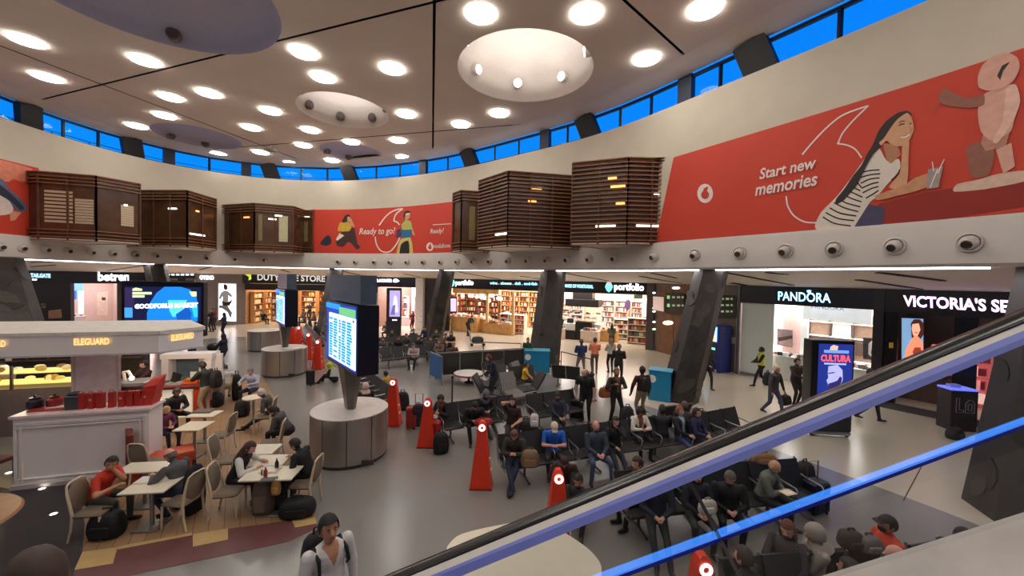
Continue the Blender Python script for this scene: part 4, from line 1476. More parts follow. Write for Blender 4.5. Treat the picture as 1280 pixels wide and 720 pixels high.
for s in (.14, .2, .26, .32, .38):
    shelf(('tall wine shelf at the back of the food shop, %s' % ('first from the left', 'second from the left', 'third from the left', 'fourth from the left', 'fifth, half behind the column')[k]), inside(*pPO, 6.4, s), rzO, 1.0, 3.4, .4, 7, .8, WOODL, 10 + k, group='wine shelves in the food shop', prod=wine)
    k += 1
shelf('wooden wine shelf just right of the dark column in the food shop', inside(*pPO, 2.6, .47), rzO, .8, 3.3, .4, 6, .9, WOODL, 20, prod=wine)
for j, (s, dep, w, h, lb) in enumerate(((.08, .8, 2.6, 1.25, 'light wooden market stall heaped with white packages, left end of the food shop'), (.02, 1.2, 1.2, 1.25, 'square light wooden counter at the left corner of the food shop'), (.17, 1.4, 2.0, 1.1, 'wooden table of boxed goods in the left half of the food shop'))):
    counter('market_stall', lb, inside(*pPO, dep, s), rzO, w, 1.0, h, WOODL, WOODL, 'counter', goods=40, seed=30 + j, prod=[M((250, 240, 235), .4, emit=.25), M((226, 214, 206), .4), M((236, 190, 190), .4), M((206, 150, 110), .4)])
for j, (s, dep, lb) in enumerate(((.28, 2.2, 'white round-edged gondola of striped shelves before the wine wall'), (.345, 1.8, 'low gondola of red goods beside the dark column'), (.52, 3.0, 'white gondola full of small goods, centre of the food shop'), (.93, 2.0, 'stepped stand of small gift boxes at the right of the food shop'), (.85, 3.6, 'white shelf of jars far inside the food shop, right'))):
    shelf(lb, inside(*pPO, dep, s), rzO, 1.5 if j else 1.3, 1.6 if j != 3 else 1.9, .7, 4, 1.2, M((236, 226, 214), .5), 40 + j, cat='gondola', prod=PROD if j != 1 else [M((200, 90, 70), .5), M((226, 190, 160), .5)])
c = inside(*pPO, 3.2, .66)
t = thing('pastry_island', 'white pastry island with glass shelves under a black hood in the food shop', 'counter', c, rzO)
MB().box((0, 0, .55), (3.2, 1.6, 1.1), bev=.03).build('body', WHITE, t)
MB().box((0, 0, 1.13), (3.3, 1.7, .06)).build('top', WHITE, t)
for z in (1.5, 1.85):
    MB().box((0, 0, z), (2.9, 1.1, .03)).build('glass_shelf', M((220, 226, 226), .15), t)
rr = random.Random(4)
mb = MB()
for k in range(46):
    mb.mat(rr.choice((WHITE, M((60, 64, 90), .5), M((206, 186, 160), .5), M((120, 100, 90), .5)))).box((rr.uniform(-1.35, 1.35), rr.uniform(-.5, .5), rr.choice((1.2, 1.56, 1.92))), (.18, .16, .12))
mb.build('pastries', None, t)['kind'] = 'stuff'
for x in (-1.4, 1.4):
    MB().box((x, .5, 1.6), (.05, .05, 1.0)).build('upright', ALU, t)
t = thing('extractor_hood', 'black stepped extractor hood hanging over the pastry island', 'hood', (c.x, c.y, 2.45), rzO)
MB().box((0, 0, .3), (2.7, 1.3, .6), bev=.03).build('canopy', M((34, 28, 28), .35), t)
MB().box((0, 0, 1.1), (1.6, .9, 1.0)).build('duct', M((46, 40, 40), .35), t)
c = inside(*pPO, 1.6, .62)
t = thing('black_counter', 'black counter with a white round emblem in front of the pastry island', 'counter', c, rzO)
MB().box((-.6, 0, .35), (2.4, .8, .7), bev=.03).build('plinth', M((20, 18, 18), .35), t)
MB().box((1.2, .1, .7), (1.3, .8, 1.4), bev=.03).build('tower', M((18, 16, 16), .35), t)
MB().tube([(-1.5, -.41, .4), (-1.5, -.42, .4)], .2, 16).build('round_emblem', M((240, 240, 240), .4, emit=.4), t)
MB().box((-.6, 0, .95), (2.3, .7, .5)).build('glass_case', M((226, 224, 222), .2), t)
MB().box((0, .2, 1.35), (.5, .1, .4)).build('till_screen', BLACK, t)
for j, dep in enumerate((1.2, 2.4, 3.6, 4.8, 6.0)):
    shelf('dark shelf on the left side wall of the food shop, %s from the front' % ORD[j], inside(*pPO, dep, -.155), rzO + math.pi / 2, 1.1, 2.9, .4, 5, 1.0, M((120, 78, 50), .5), 170 + j, group='side shelves in the food shop', prod=wine if j % 2 else None)
for j, s in enumerate((-.1, -.02, .06)):
    shelf('dark shelf at the left back of the food shop, %s from the left' % ORD[j], inside(*pPO, 6.4, s), rzO, 1.1, 2.9, .4, 5, 1.0, M((130, 84, 54), .5), 180 + j, group='dark shelves in the food shop', prod=wine)
pale = [M(c, .5) for c in ((236, 226, 220), (200, 150, 130), (120, 90, 90), (226, 196, 170), (170, 90, 80), (90, 86, 110), (240, 236, 232))]
for j, (s, lb) in enumerate(((.5, 'pale goods shelf on the back wall right of the wine shelves'), (.575, 'pale goods shelf left of the black hood'), (.74, 'pale goods shelf right of the black hood'), (.81, 'pale goods shelf under the green menu screen'), (.89, 'pale goods shelf at the right end of the food shop'))):
    shelf(lb, inside(*pPO, 6.3, s), rzO, 1.1, 2.9, .4, 6, .9, M((240, 222, 206), .5), 140 + j, group='pale shelves in the food shop', prod=pale)
for j, (s, dep, lb) in enumerate(((.57, 1.2, 'low white table of small goods right of the column'), (.73, 1.0, 'low white table of small goods right of the black counter'), (.8, 2.0, 'low wooden table of boxes in the right half of the food shop'), (.23, 1.0, 'low wooden table of boxes before the wine shelves'), (.31, .9, 'low table of packets left of the dark column'))):
    counter('goods_table', lb, inside(*pPO, dep, s), rzO, 1.3, .8, .85, M((226, 206, 186), .5) if j < 2 else WOODL, WHITE if j < 2 else WOODL, 'table', goods=34, seed=150 + j, prod=pale)
for j in range(15):
    q = inside(*pPO, rnd.uniform(1.5, 4.5), rnd.uniform(-.06, .24))
    g = thing('globe_lamp', 'white globe pendant lamp in the left half of the food shop', 'lamp', (q.x, q.y, rnd.uniform(2.5, 3.3)), 0, 'globe lamps in the food shop')
    MB().ball((0, 0, 0), .17, 10, 7).build('globe', E((255, 248, 240), 3.0), g, 'all')
    MB().tube([(0, 0, .15), (0, 0, 4.0 - g.location.z)], .012, 5).build('cord', BLACK, g)
picture('framed poster with a white figure on the bright back wall of the food shop', [(725, 375), (731.5, 375), (731.5, 384), (725, 384)], *pPO, M((40, 40, 44), .5), out=-3.0, extra=[([(727, 377), (730, 377), (730, 382), (727, 382)], PWHITE, 'figure')])
picture('grey menu board on the bright back wall of the food shop', [(707, 371), (722, 371), (722, 380), (707, 380)], *pPO, M((150, 130, 146), .5), out=-3.0)
picture('dark green menu screen at the right of the food shop', [(784, 370), (796, 370), (796, 375.5), (784, 375.5)], *pPO, M((36, 60, 36), .5, emit=.3), out=-3.0)
picture('white glowing wall panel at the right end of the food shop', [(798, 374), (813, 374), (813, 400), (798, 398)], *pPO, E((255, 248, 248), 1.4), out=-2.0)
picture('pair of small posters at the right end of the food shop', [(808, 388), (814, 388), (814, 398), (808, 398)], *pPO, M((170, 110, 120), .5), out=-1.8)
picture('purple cut-out decoration in the right half of the food shop', [(774, 378), (778, 376), (781, 380), (780, 388), (776, 392), (772, 386)], *pPO, M((110, 80, 130), .5), out=-2.6)
t = thing('advert_screen', 'upright pink advert screen at the left edge of the food shop', 'screen', onplane(568, 390, *pPO))
plane_poly(t, [(564, 371), (573, 371), (573, 391), (564, 391)], *pPO, M((40, 34, 40), .4), 'housing', out=.2)
plane_poly(t, [(565.2, 373), (572, 373), (572, 389), (565.2, 389)], *pPO, E((226, 190, 226), 1.1), 'picture', out=.22)
t = thing('blue_bottle_sign', 'upright blue sign against the column left of the food shop', 'sign', onplane(559, 391, *pPO))
plane_poly(t, [(556.5, 390), (557.5, 378), (559, 371), (560.5, 378), (561, 390)], *pPO, E((70, 140, 220), 1.1), 'panel', out=.6)
plane_poly(t, [(555.5, 390), (561.5, 390), (561.5, 416), (555.5, 416)], *pPO, M((16, 30, 80), .5), 'base', out=.6)

# ---------------- stretch between the clothes shop and the food shop
pPW = ((-8.4, 34.2), (-5.4, 33.2))
struct(wall_panel('wall_far_dark', *pPW, 0, 4.47, M((40, 36, 36), .5), .3))
t = thing('white_pillar', 'plain white pillar beside the clothes shop', 'pillar', (*pPW[0], 0))
upright(t, *pPW, 0.02, .26, 0, 4.47, .4, M((216, 208, 200), .5), 'shaft', -.3)
for z in (.6, 1.1, 1.6):
    upright(t, *pPW, .2, .22, z, z + .1, .03, M((90, 84, 80), .5), 'screw_plate', -.33)

# ---------------- clothes shop
shell(*pLA, 6, M((246, 226, 226), .5, var=.03), SHC, 480, (1, .9, .9))
t = sign_band('shop_sign', 'dark navy shop sign with white lettering and a small emblem over the white clothes shop', *pLA, 3.62, 4.47, M((22, 22, 38), .35))
sign_text(t, 'LACOSTE', *pLA, (472, 352.3), (490, 352.6), (472, 348.6), LETW, bold=.05)
plane_poly(t, [(491.5, 351), (493, 349), (496, 348.5), (498, 350), (500, 351), (497, 352.8), (494, 353), (492, 352.6)], *pLA, LETW, 'emblem', out=.09)
d_, n_ = outn(*pLA)
rzL = math.atan2(d_.y, d_.x)
for j, (s, dep, lb) in enumerate(((.15, 4.6, 'white clothes shelf at the left back of the clothes shop'), (.55, 5.4, 'white clothes shelf on the back wall of the clothes shop'), (.88, 4.2, 'white shelf of red and white clothes at the right of the clothes shop'))):
    shelf(lb, inside(*pLA, dep, s), rzL, 1.1, 2.6, .4, 4, 2.0, M((250, 238, 238), .5), 60 + j, prod=[M((236, 214, 214), .6), M((200, 70, 70), .6), M((90, 90, 110), .6), M((250, 246, 244), .6)])
counter('clothes_table', 'low pink-white clothes table inside the clothes shop', inside(*pLA, 2.0, .6), rzL, 1.2, .7, .8, M((240, 200, 206), .5), WHITE, goods=8, seed=8)
bt = at(492, 430)
t = thing('advert_totem', 'slim dark totem with a lilac advert screen in front of the clothes shop', 'totem', (bt.x, bt.y, 0), .1)
MB().box((0, 0, 1.9), (.95, .35, 3.8), bev=.03).build('housing', M((44, 40, 46), .35), t)
MB().box((0.08, -.18, 2.75), (.68, .02, 1.75)).build('screen', E((170, 160, 225), 1.0), t)
MB().add([(-.1, -.195, 2.1), (.3, -.195, 2.2), (.2, -.195, 3.2), (.05, -.195, 3.3)], [(0, 1, 2, 3)]).build('figure', E((236, 226, 245), 1.0), t)
MB().add([(-.2, -.197, 2.0), (.1, -.197, 2.0), (.12, -.197, 2.7), (-.05, -.197, 2.6)], [(0, 1, 2, 3)]).build('figure_dark', E((110, 100, 170), .9), t)
MB().box((.08, -.18, 1.65), (.3, .02, .07)).build('lit_label', E((240, 240, 255), 2.5), t)

# ---------------- duty free
DFW = M((190, 140, 96), .5, var=.15)
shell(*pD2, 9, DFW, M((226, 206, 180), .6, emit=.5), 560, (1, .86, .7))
shell(*pDF, 9, M((120, 90, 74), .5, var=.15), M((180, 160, 140), .6), 130, (1, .86, .7))
t = sign_band('shop_sign', 'broad black sign with big silver letters over the duty-free entrance', *pD2, 3.7, 4.47, M((22, 20, 20), .35))
sign_band('lower_sign_band', 'black strip with tiny pictograms below the duty-free letters', (pD2[0][0] + .0, pD2[0][1]), pD2[1], 3.1, 3.68, M((30, 26, 24), .4))
sign_band('shop_sign', 'right-hand part of the black duty-free sign, behind the boards', *pDF, 3.1, 4.47, M((22, 20, 20), .35))
SILV = E((206, 206, 204), .75)
sign_text(t, 'DUTY FREE STORE', *pD2, (322.5, 350), (407, 352), (322.5, 342.5), SILV, bold=.03, out=.1)
t2 = thing('green_pictogram', 'round dark sign with a yellow-green swoosh left of the duty-free letters', 'sign', onplane(309, 352, *pD2))
plane_poly(t2, [(309.5 + 6.4 * math.cos(a), 348 + 7.5 * math.sin(a)) for a in np.linspace(0, 2 * math.pi, 18, endpoint=False)], *pD2, M((40, 44, 30), .4), 'disc', out=.14)
plane_poly(t2, [(305, 342), (311, 340.5), (315, 343), (315.5, 349), (312, 350.5), (312.5, 346), (309, 344)], *pD2, E((190, 210, 60), 1.0), 'swoosh', out=.16)
d_, n_ = outn(*pD2)
rzD = math.atan2(d_.y, d_.x)
for j, (s, dep, lb) in enumerate(((.22, 2.6, 'gold-lit perfume shelf at the left of the duty-free entrance'), (.4, 5.6, 'warm-lit bottle shelf deep in the duty-free shop, left'), (.58, 6.5, 'warm-lit bottle shelf deep in the duty-free shop, middle'), (.76, 5.0, 'brown shelf deep in the duty-free shop, right'), (.94, 3.4, 'brown shelf at the right of the duty-free entrance'))):
    shelf(lb, inside(*pD2, dep, s), rzD, 1.5, 2.9, .5, 5, 1.3, M((200, 150, 96), .5), 70 + j, prod=[M((236, 190, 110), .4), M((120, 60, 36), .4), M((226, 214, 190), .4), M((90, 50, 40), .4)])
for j, (s, dep, lb) in enumerate(((.3, 5.0, 'dim shelf beyond the second board in the duty-free shop, left'), (.75, 5.6, 'dim shelf beyond the second board in the duty-free shop, right'))):
    shelf(lb, inside(*pDF, dep, s), rzD, 1.5, 2.6, .5, 5, 1.3, M((130, 96, 70), .5), 80 + j)

for j in range(4):
    shelf('gold-lit shelf on the left side wall of the duty-free shop, %s from the front' % ORD[j], inside(*pD2, 1.3 + 1.9 * j, .04), rzD + math.pi / 2, 1.6, 2.9, .4, 5, 1.2, M((206, 150, 90), .5), 190 + j, group='side shelves in the duty-free shop', prod=[M((236, 200, 130), .4, emit=.2), M((120, 60, 36), .4), M((226, 214, 190), .4), M((70, 40, 34), .4)])
# ---------------- lit dancer picture and pale shop
struct(wall_panel('wall_far_left', *pPI, 0, 4.47, M((120, 112, 106), .5), .3))
t = thing('advert_lightbox', 'tall white lit picture of a figure in black and white, left of the duty-free entrance', 'poster', onplane(284, 402, *pPI))
plane_poly(t, [(271.5, 353), (296, 353.5), (296, 403), (271.5, 402)], *pPI, M((150, 146, 144), .5), 'frame', out=.06)
plane_poly(t, [(273, 354.5), (294.8, 355), (294.8, 401.5), (273, 400.5)], *pPI, E((250, 248, 252), 1.5), 'sheet', out=.1)
GR = M((110, 110, 112), .6, emit=.2)
for pts, m, nm in (([(279, 356), (281, 355), (284, 357), (284, 361), (282, 363), (279.5, 361)], INK, 'head'), ([(276, 366), (280, 363), (285, 364), (290, 369), (289, 372), (285, 369), (285, 378), (278, 377), (278, 370), (275, 374), (273, 373)], M((150, 148, 150), .6, emit=.3), 'body'),
                   ([(277, 376), (286, 377), (287, 382), (278, 382)], INK, 'shorts'), ([(278, 382), (284, 382), (290, 391), (288, 398), (284, 390), (277, 385), (273.5, 385), (273.5, 381)], GR, 'leg'), ([(285, 378), (290, 374), (289, 378), (286, 382)], INK, 'hand')):
    plane_poly(t, pts, *pPI, m, nm, out=.115)
shell(*pBM, 4, M((240, 214, 210), .5), SHC, 200, (1, .9, .9))
t = sign_band('shop_sign', 'black sign with white block letters over the pale shop beside the lit picture', *pBM, 3.62, 4.47, M((20, 18, 20), .35))
sign_text(t, 'OYSHO', *pBM, (249.5, 349), (267, 349.5), (249.5, 344), LETW, bold=.03)
for x0 in range(208, 244, 6):
    plane_poly(t, [(x0, 342.6), (x0 + 4, 342.7), (x0 + 4, 344.1), (x0, 344)], *pBM, LETW, 'small_letter', out=.09)
for x0, w_ in ((191, 11), (211, 11), (232, 11)):
    plane_poly(t, rect(*pBM, x0, 348, x0 + w_, 350.5), *pBM, M((120, 110, 104), .5), 'small_label', out=.09)
counter('pale_counter', 'pale pink counter in the shop beside the lit picture', inside(*pBM, 1.8, .72), math.atan2(pBM[1][1] - pBM[0][1], pBM[1][0] - pBM[0][0]), 1.4, .6, 1.1, M((236, 196, 196), .5), WHITE, goods=6, seed=2)
shelf('pale shelf in the shop beside the lit picture', inside(*pBM, 3.4, .8), math.atan2(pBM[1][1] - pBM[0][1], pBM[1][0] - pBM[0][0]), 1.4, 2.4, .4, 4, 1.6, WHITE, 91)

# ---------------- rental shop at left
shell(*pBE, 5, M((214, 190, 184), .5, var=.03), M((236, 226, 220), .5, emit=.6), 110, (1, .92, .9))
t = sign_band('shop_sign', 'black sign with fat violet-white lettering over the bright rental shop at left', *pBE, 3.62, 4.47, M((18, 18, 28), .35))
sign_text(t, 'betren', *pBE, (122, 350.5), (161.5, 350.5), (122, 340), LETW, bold=.035)
plane_poly(t, [(164, 344), (168, 341.5), (170.5, 341), (169.5, 344), (166, 345)], *pBE, LETW, 'wing', out=.1)
rzB = math.atan2(pBE[1][1] - pBE[0][1], pBE[1][0] - pBE[0][0])
t = thing('shopfront', 'dark posts framing the bright rental shop', 'shop front', (*pBE[0], 0))
upright(t, *pBE, .0, .38, 0, 3.62, .3, M((30, 27, 30), .4), 'dark_wall', -.05)
upright(t, *pBE, .38, .42, 0, 3.62, .3, M((96, 86, 90), .45), 'post', -.08)
upright(t, *pBE, .9, 1.0, 0, 3.62, .3, M((60, 52, 46), .45), 'post', -.05)
counter('rental_desk', 'white desk inside the bright rental shop', inside(*pBE, 2.4, .45), rzB, 1.2, .6, 1.1, SHW, WHITE, goods=5, seed=3)
picture('blue advert panel at the left of the bright rental shop', [(92, 355), (108, 354), (108, 376), (92, 376)], *pBE, E((110, 160, 230), 1.0), out=-2.0, extra=[([(92, 366), (100, 364), (100, 376), (92, 376)], E((50, 90, 190), .8), 'dark_blue')])
picture('white door with a small dark window in the bright rental shop', [(130, 367), (144, 366), (144, 398), (130, 398)], *pBE, M((236, 214, 200), .5), out=-3.2, extra=[([(136, 374), (141, 374), (141, 378), (136, 378)], M((70, 64, 60), .5), 'small_window')])
picture('white shining banner hanging in the bright rental shop', [(101, 365), (108, 364), (108, 394), (101, 394)], *pBE, E((255, 250, 250), 1.6), out=-1.4)

struct(wall_panel('wall_left_dark', *pBL, 0, 4.47, M((30, 27, 30), .4), .3))
sign_band('blank_sign', 'blank dark sign band behind the left column', *pBL, 3.62, 4.47, M((20, 20, 30), .35))
t = thing('ice_blue_lettering', 'small ice-blue letters on the black sign band at the far left', 'shop sign', onplane(50, 348, *pBE))
sign_text(t, 'TAILGATE', *pBE, (38, 346.5), (63, 347), (38, 341.5), E((170, 215, 250), 1.8), bold=.05)
plane_poly(t, rect(*pBE, 40, 348.6, 46, 350.2), *pBE, LETW, 'small_label', out=.09)
picture('small cream notice on the dark wall at far left', [(51, 379), (57, 379), (57, 385), (51, 385)], *pBE, M((190, 170, 140), .5), out=.05)
picture('pale standing display on the dark wall at far left', [(60, 388), (76, 386), (77, 397), (60, 398)], *pBE, M((150, 110, 90), .5), out=.3)
t = thing('white_mannequin', 'white glowing display figure at the far left edge behind the column', 'mannequin', (*atd(3, 395, 21)[:2], 0))
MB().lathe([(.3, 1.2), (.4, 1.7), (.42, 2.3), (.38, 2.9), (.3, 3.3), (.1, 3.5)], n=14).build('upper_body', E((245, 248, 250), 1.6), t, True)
MB().tube([(-.2, 0, 0), (-.15, 0, 1.3)], .14, 10).build('leg', WHITE, t)
MB().tube([(.25, 0, 0), (.15, 0, 1.3)], .14, 10).build('leg', WHITE, t)
for q in (((-34.5, 21.0), (-35.0, 14.0)), ((18.0, 11.0), (19.5, 6.5)), ((19.5, 6.5), (21.0, 1.0)), ((21.0, 1.0), (21, -13)), ((-35, 14), (-35, -13))):
    struct(wall_panel('wall_concourse', q[0], q[1], 0, 6.0, M((60, 54, 52), .5), .3))
struct(MB().box((-7, -12.4, 7), (60, .3, 14)).build('wall_back', CREAM))

# ================================================================== cafe kiosk at left
def heading(az):
    """rotation for a thing whose front is its +Y: 0 looks away, 90 right, 180 at the camera, 270 left"""
    return R(-az)
KW = M((238, 228, 224), .45, var=.03, scale=1.5)
KWD = M((190, 178, 174), .5, var=.03)
zb_, zt_ = 2.7, 3.2
cf = [at(-170, 448, zb_), at(0, 446, zb_), at(198, 440, zb_), at(254, 432, zb_)]
back = [at(236, 400, zt_), at(0, 402, zt_), at(-170, 403, zt_)]
canp = [(p.x, p.y) for p in cf + back]
k0 = at(120, 560)
t = thing('cafe_canopy', 'wide white kiosk canopy with glowing lettering on a square white pillar', 'canopy', (k0.x, k0.y + 1.2, 0))
def scaled(poly, s):
    cx, cy = sum(p[0] for p in poly) / len(poly), sum(p[1] for p in poly) / len(poly)
    return [(cx + (p[0] - cx) * s, cy + (p[1] - cy) * s) for p in poly]
adopt(MB().prism(canp, zb_, zb_ + .42).build('fascia_board', KW), t)
adopt(MB().prism(scaled(canp, 1.015), zb_ + .42, zt_).build('top_moulding', M((224, 216, 204), .5)), t)
adopt(MB().prism(scaled(canp, 1.01), zb_ - .04, zb_).build('lower_moulding', M((200, 190, 194), .5)), t)
pc = at(121, 500, 1.2)
pl = atd(121, 470, 9.75)
aZ = -math.atan2(pl.x, pl.y)
prot = lambda a, b: (pl.x + a * math.cos(aZ) - b * math.sin(aZ), pl.y + a * math.sin(aZ) + b * math.cos(aZ))
adopt(MB().prism([prot(a, b) for a, b in ((-.42, -.4), (.42, -.4), (.42, .4), (-.42, .4))], 0, zb_ - .04).build('pillar', M((206, 196, 200), .5)), t)
for dx in (-.3, .3):
    adopt(MB().box((*prot(dx * 1.2, -.41), 1.6), (.03, .02, 2.1), rz=aZ).build('pillar_moulding', KWD), t)
GOLDL = E((255, 206, 120), 1.3)
def canopy_text(body, a, b, bl, br, tl):
    p = [onplane(x, y, a, b) for x, y in (bl, br, tl)]
    d = (Vector((b[0], b[1], 0)) - Vector((a[0], a[1], 0))).normalized()
    n = Vector((d.y, -d.x, 0))
    if n.dot(CAMP - p[0]) < 0:
        n = -n
    adopt(text_on(body, p[0], p[1], p[2], GOLDL, None, out=n * .04, bold=.015), t)
a_, b_ = scaled(canp, 1.0)[1], scaled(canp, 1.0)[2]
canopy_text('ELEGUARD', a_, b_, (94, 431), (138, 430), (94, 423))
canopy_text('ELEGUARD', a_, b_, (-32, 433), (9, 433), (-32, 425))
a2_, b2_ = canp[2], canp[3]
canopy_text('ELEGUARD', a2_, b2_, (213, 426), (241, 422.5), (213, 418.5))
for s in range(3):
    ld = bpy.data.lights.new('kiosk_lamp', 'POINT')
    ld.energy = 34
    ld.color = (1, .82, .6)
    ld.shadow_soft_size = .1
    lo = bpy.data.objects.new('kiosk_lamp', ld)
    COL.objects.link(lo)
    q = atd((30, 190, 225)[s], 452, (10.2, 10.4, 11.3)[s])
    lo.location = (q.x, q.y, 2.45)

cL, cR = at(17, 612), at(186, 594)
cd_ = Vector((cR.x - cL.x, cR.y - cL.y, 0))
CWid = cd_.length
rzK = math.atan2(cd_.y, cd_.x)
t = thing('kiosk_counter', 'white panelled kiosk counter with a moulded frame in front of the pillar', 'counter', (cL.x, cL.y, 0), rzK)
MB().box((CWid / 2, .28, .74), (CWid, .56, 1.48)).build('body', KW, t)
MB().box((CWid / 2, .28, 1.51), (CWid + .1, .68, .07), bev=.02).build('worktop', M((226, 206, 202), .4), t)
for z, w in ((1.36, .05), (.12, .05), (1.28, .025), (.2, .025)):
    MB().box((CWid / 2, -.02, z), (CWid - .1, .04, w)).build('rail_moulding', KW, t)
for x in (.06, .14, CWid - .14, CWid - .06):
    MB().box((x, -.02, .74), (.035, .04, 1.25)).build('stile_moulding', KW, t)
MB().box((CWid / 2, -.03, .05), (CWid + .02, .06, .1)).build('plinth', M((196, 184, 178), .5), t)
def kpt(x, y, z):
    c, s = math.cos(rzK), math.sin(rzK)
    return Vector((cL.x + c * x - s * y, cL.y + s * x + c * y, z))
PAPR = M((176, 34, 24), .55, var=.08)
# red paper bags along the worktop
bagx = [1.03, 1.2, 1.36, 1.56, 1.74, 1.9, 2.04, 2.18]
blab = ['first red paper bag on the kiosk counter, next to the dark machine', 'second red paper bag from the dark machine', 'third red paper bag from the dark machine', 'fourth red paper bag from the dark machine, after a gap',
        'fifth red paper bag from the dark machine', 'red paper bag third from the counter end', 'red paper bag second from the counter end', 'red paper bag nearest the tall red box on the counter']
for k, x in enumerate(bagx):
    g = thing('paper_bag', blab[k], 'bag', kpt(x * CWid / 2.33, .2, 1.545), rzK + R(rnd.uniform(-12, 12)), 'red paper bags on the kiosk counter')
    MB().box((0, 0, .17), (.11, .1, .34)).build('body', PAPR, g)
    MB().box((0, -.051, .2), (.05, .004, .05)).build('label', M((214, 150, 140), .5), g) if k % 3 == 1 else None
    MB().tube([(-.04, -.03, .33), (-.03, -.03, .39), (.03, -.03, .39), (.04, -.03, .33)], .006, 5).build('handle', M((120, 20, 16), .5), g)
g = thing('red_box', 'tall red leaning box at the right end of the kiosk counter', 'box', kpt(CWid - .12, .3, 1.545), rzK)
MB().add([(-.13, -.15, 0), (.1, -.15, 0), (.1, .2, 0), (-.13, .2, 0), (-.06, -.15, .42), (.2, -.15, .46), (.2, .25, .62), (-.06, .25, .55)], [(3, 2, 1, 0), (4, 5, 6, 7), (0, 1, 5, 4), (1, 2, 6, 5), (2, 3, 7, 6), (3, 0, 4, 7)]).build('body', M((196, 48, 34), .5), g)
g = thing('cash_machine', 'dark grey machine on the kiosk counter left of the red bags', 'machine', kpt(.86 * CWid / 2.33, .3, 1.545), rzK)
MB().box((0, 0, .15), (.26, .3, .3), bev=.02).build('body', M((64, 62, 66), .4), g)
MB().box((0, -.02, .33), (.2, .2, .06), bev=.02).build('lid', M((46, 46, 50), .4), g)
g = thing('menu_tray', 'flat red and white tray on the left part of the kiosk counter', 'tray', kpt(.4 * CWid / 2.33, .35, 1.545), rzK)
MB().box((0, 0, .015), (.6, .35, .03)).build('tray', M((170, 60, 54), .5), g)
MB().box((.08, .03, .035), (.3, .18, .015)).build('paper', WHITE, g)
for k, (x, y, lb, c) in enumerate(((.1, .45, 'round dark jar on the back part of the kiosk counter', (40, 30, 46)), (.42, .47, 'round red jar on the back part of the kiosk counter', (150, 40, 34)))):
    g = thing('jar', lb, 'jar', kpt(x - .05, y + .0, 1.545), rzK)
    MB().lathe([(.09, 0), (.13, .05), (.13, .18), (.08, .22)], n=14).build('body', M(c, .4), g, True)
    MB().lathe([(.085, .22), (.085, .25), (.02, .26), (.02, .3)], n=12).build('lid', M((c[0] // 2, c[1] // 2, c[2] // 2), .4), g)
# lit display case behind
q = atd(40, 480, 10.9)
t = thing('pastry_case', 'yellow-lit glass display case with food behind the kiosk counter', 'display case', (q.x, q.y, 0), rzK)
MB().box((0, 0, .65), (3.0, .7, 1.3)).build('base', M((120, 106, 100), .5), t)
for z in (1.42, 1.72):
    MB().box((0, 0, z), (2.9, .6, .03)).build('shelf', E((236, 214, 130), 1.3), t)
mb = MB()
for k in range(26):
    mb.mat(rnd.choice((M((222, 206, 150), .5, emit=.3), M((190, 160, 90), .5), M((130, 90, 50), .5), M((240, 234, 214), .5, emit=.3)))).ball((rnd.uniform(-1.3, 1.3), rnd.uniform(-.2, .2), rnd.choice((1.5, 1.8))), (rnd.uniform(.06, .13), .09, rnd.uniform(.05, .11)), 7, 5)
mb.build('pastries', None, t)['kind'] = 'stuff'
MB().box((0, -.36, 1.62), (2.95, .02, .6)).build('front_glass', glass_mat((240, 240, 235), .06), t)
for x in (-1.45, -.2, 1.45):
    MB().box((x, -.33, 1.6), (.05, .05, .65)).build('post', M((90, 80, 66), .4), t)
t = thing('back_bar', 'dark back bar cabinet behind the kiosk pillar', 'cabinet', (*atd(60, 470, 12.9)[:2], 0), rzK)
MB().box((0, 0, 1.25), (5.4, .3, 2.5)).build('carcass', M((48, 38, 34), .5), t)
for z in (1.6, 2.0):
    MB().box((0, -.2, z), (5.2, .2, .03)).build('shelf', M((90, 70, 50), .5), t)
mb = MB()
for k in range(34):
    mb.mat(rnd.choice((M((190, 170, 110), .3), M((90, 60, 40), .3), M((60, 80, 60), .3), M((220, 210, 190), .3)))).lathe([(.045, 0), (.045, .16), (.015, .22), (.015, .28)], c=(rnd.uniform(-2.5, 2.5), -.2, rnd.choice((1.615, 2.015))), n=7)
mb.build('bottles', None, t)['kind'] = 'stuff'
# coffee machine and red worktop right of the pillar
q = atd(168, 480, 10.4)
t = thing('coffee_machine', 'chrome coffee machine with a lamp right of the kiosk pillar', 'machine', (q.x, q.y, 1.1), rzK)
MB().box((0, 0, .22), (.75, .5, .45), bev=.03).build('body', M((70, 66, 66), .3, metal=.5), t)
MB().box((0, -.05, .5), (.8, .55, .12), bev=.02).build('cup_rail', M((150, 146, 146), .3, metal=.7), t)
MB().tube([(-.2, 0, .55), (-.18, -.1, .8), (0, -.25, .85), (.1, -.32, .72)], .035, 8).build('arm', M((235, 230, 220), .3), t, True)
MB().ball((.11, -.33, .68), .055, 10, 6).build('lamp', E((255, 240, 220), 5), t)
t = thing('service_counter', 'dark red service counter right of the kiosk pillar', 'counter', (*atd(163, 500, 10.5)[:2], 0), rzK)
MB().box((0, 0, .5), (.9, .8, 1.0)).build('body', M((70, 34, 30), .5), t)
MB().box((0, 0, 1.05), (1.0, .9, .1)).build('top', M((120, 40, 34), .4), t)
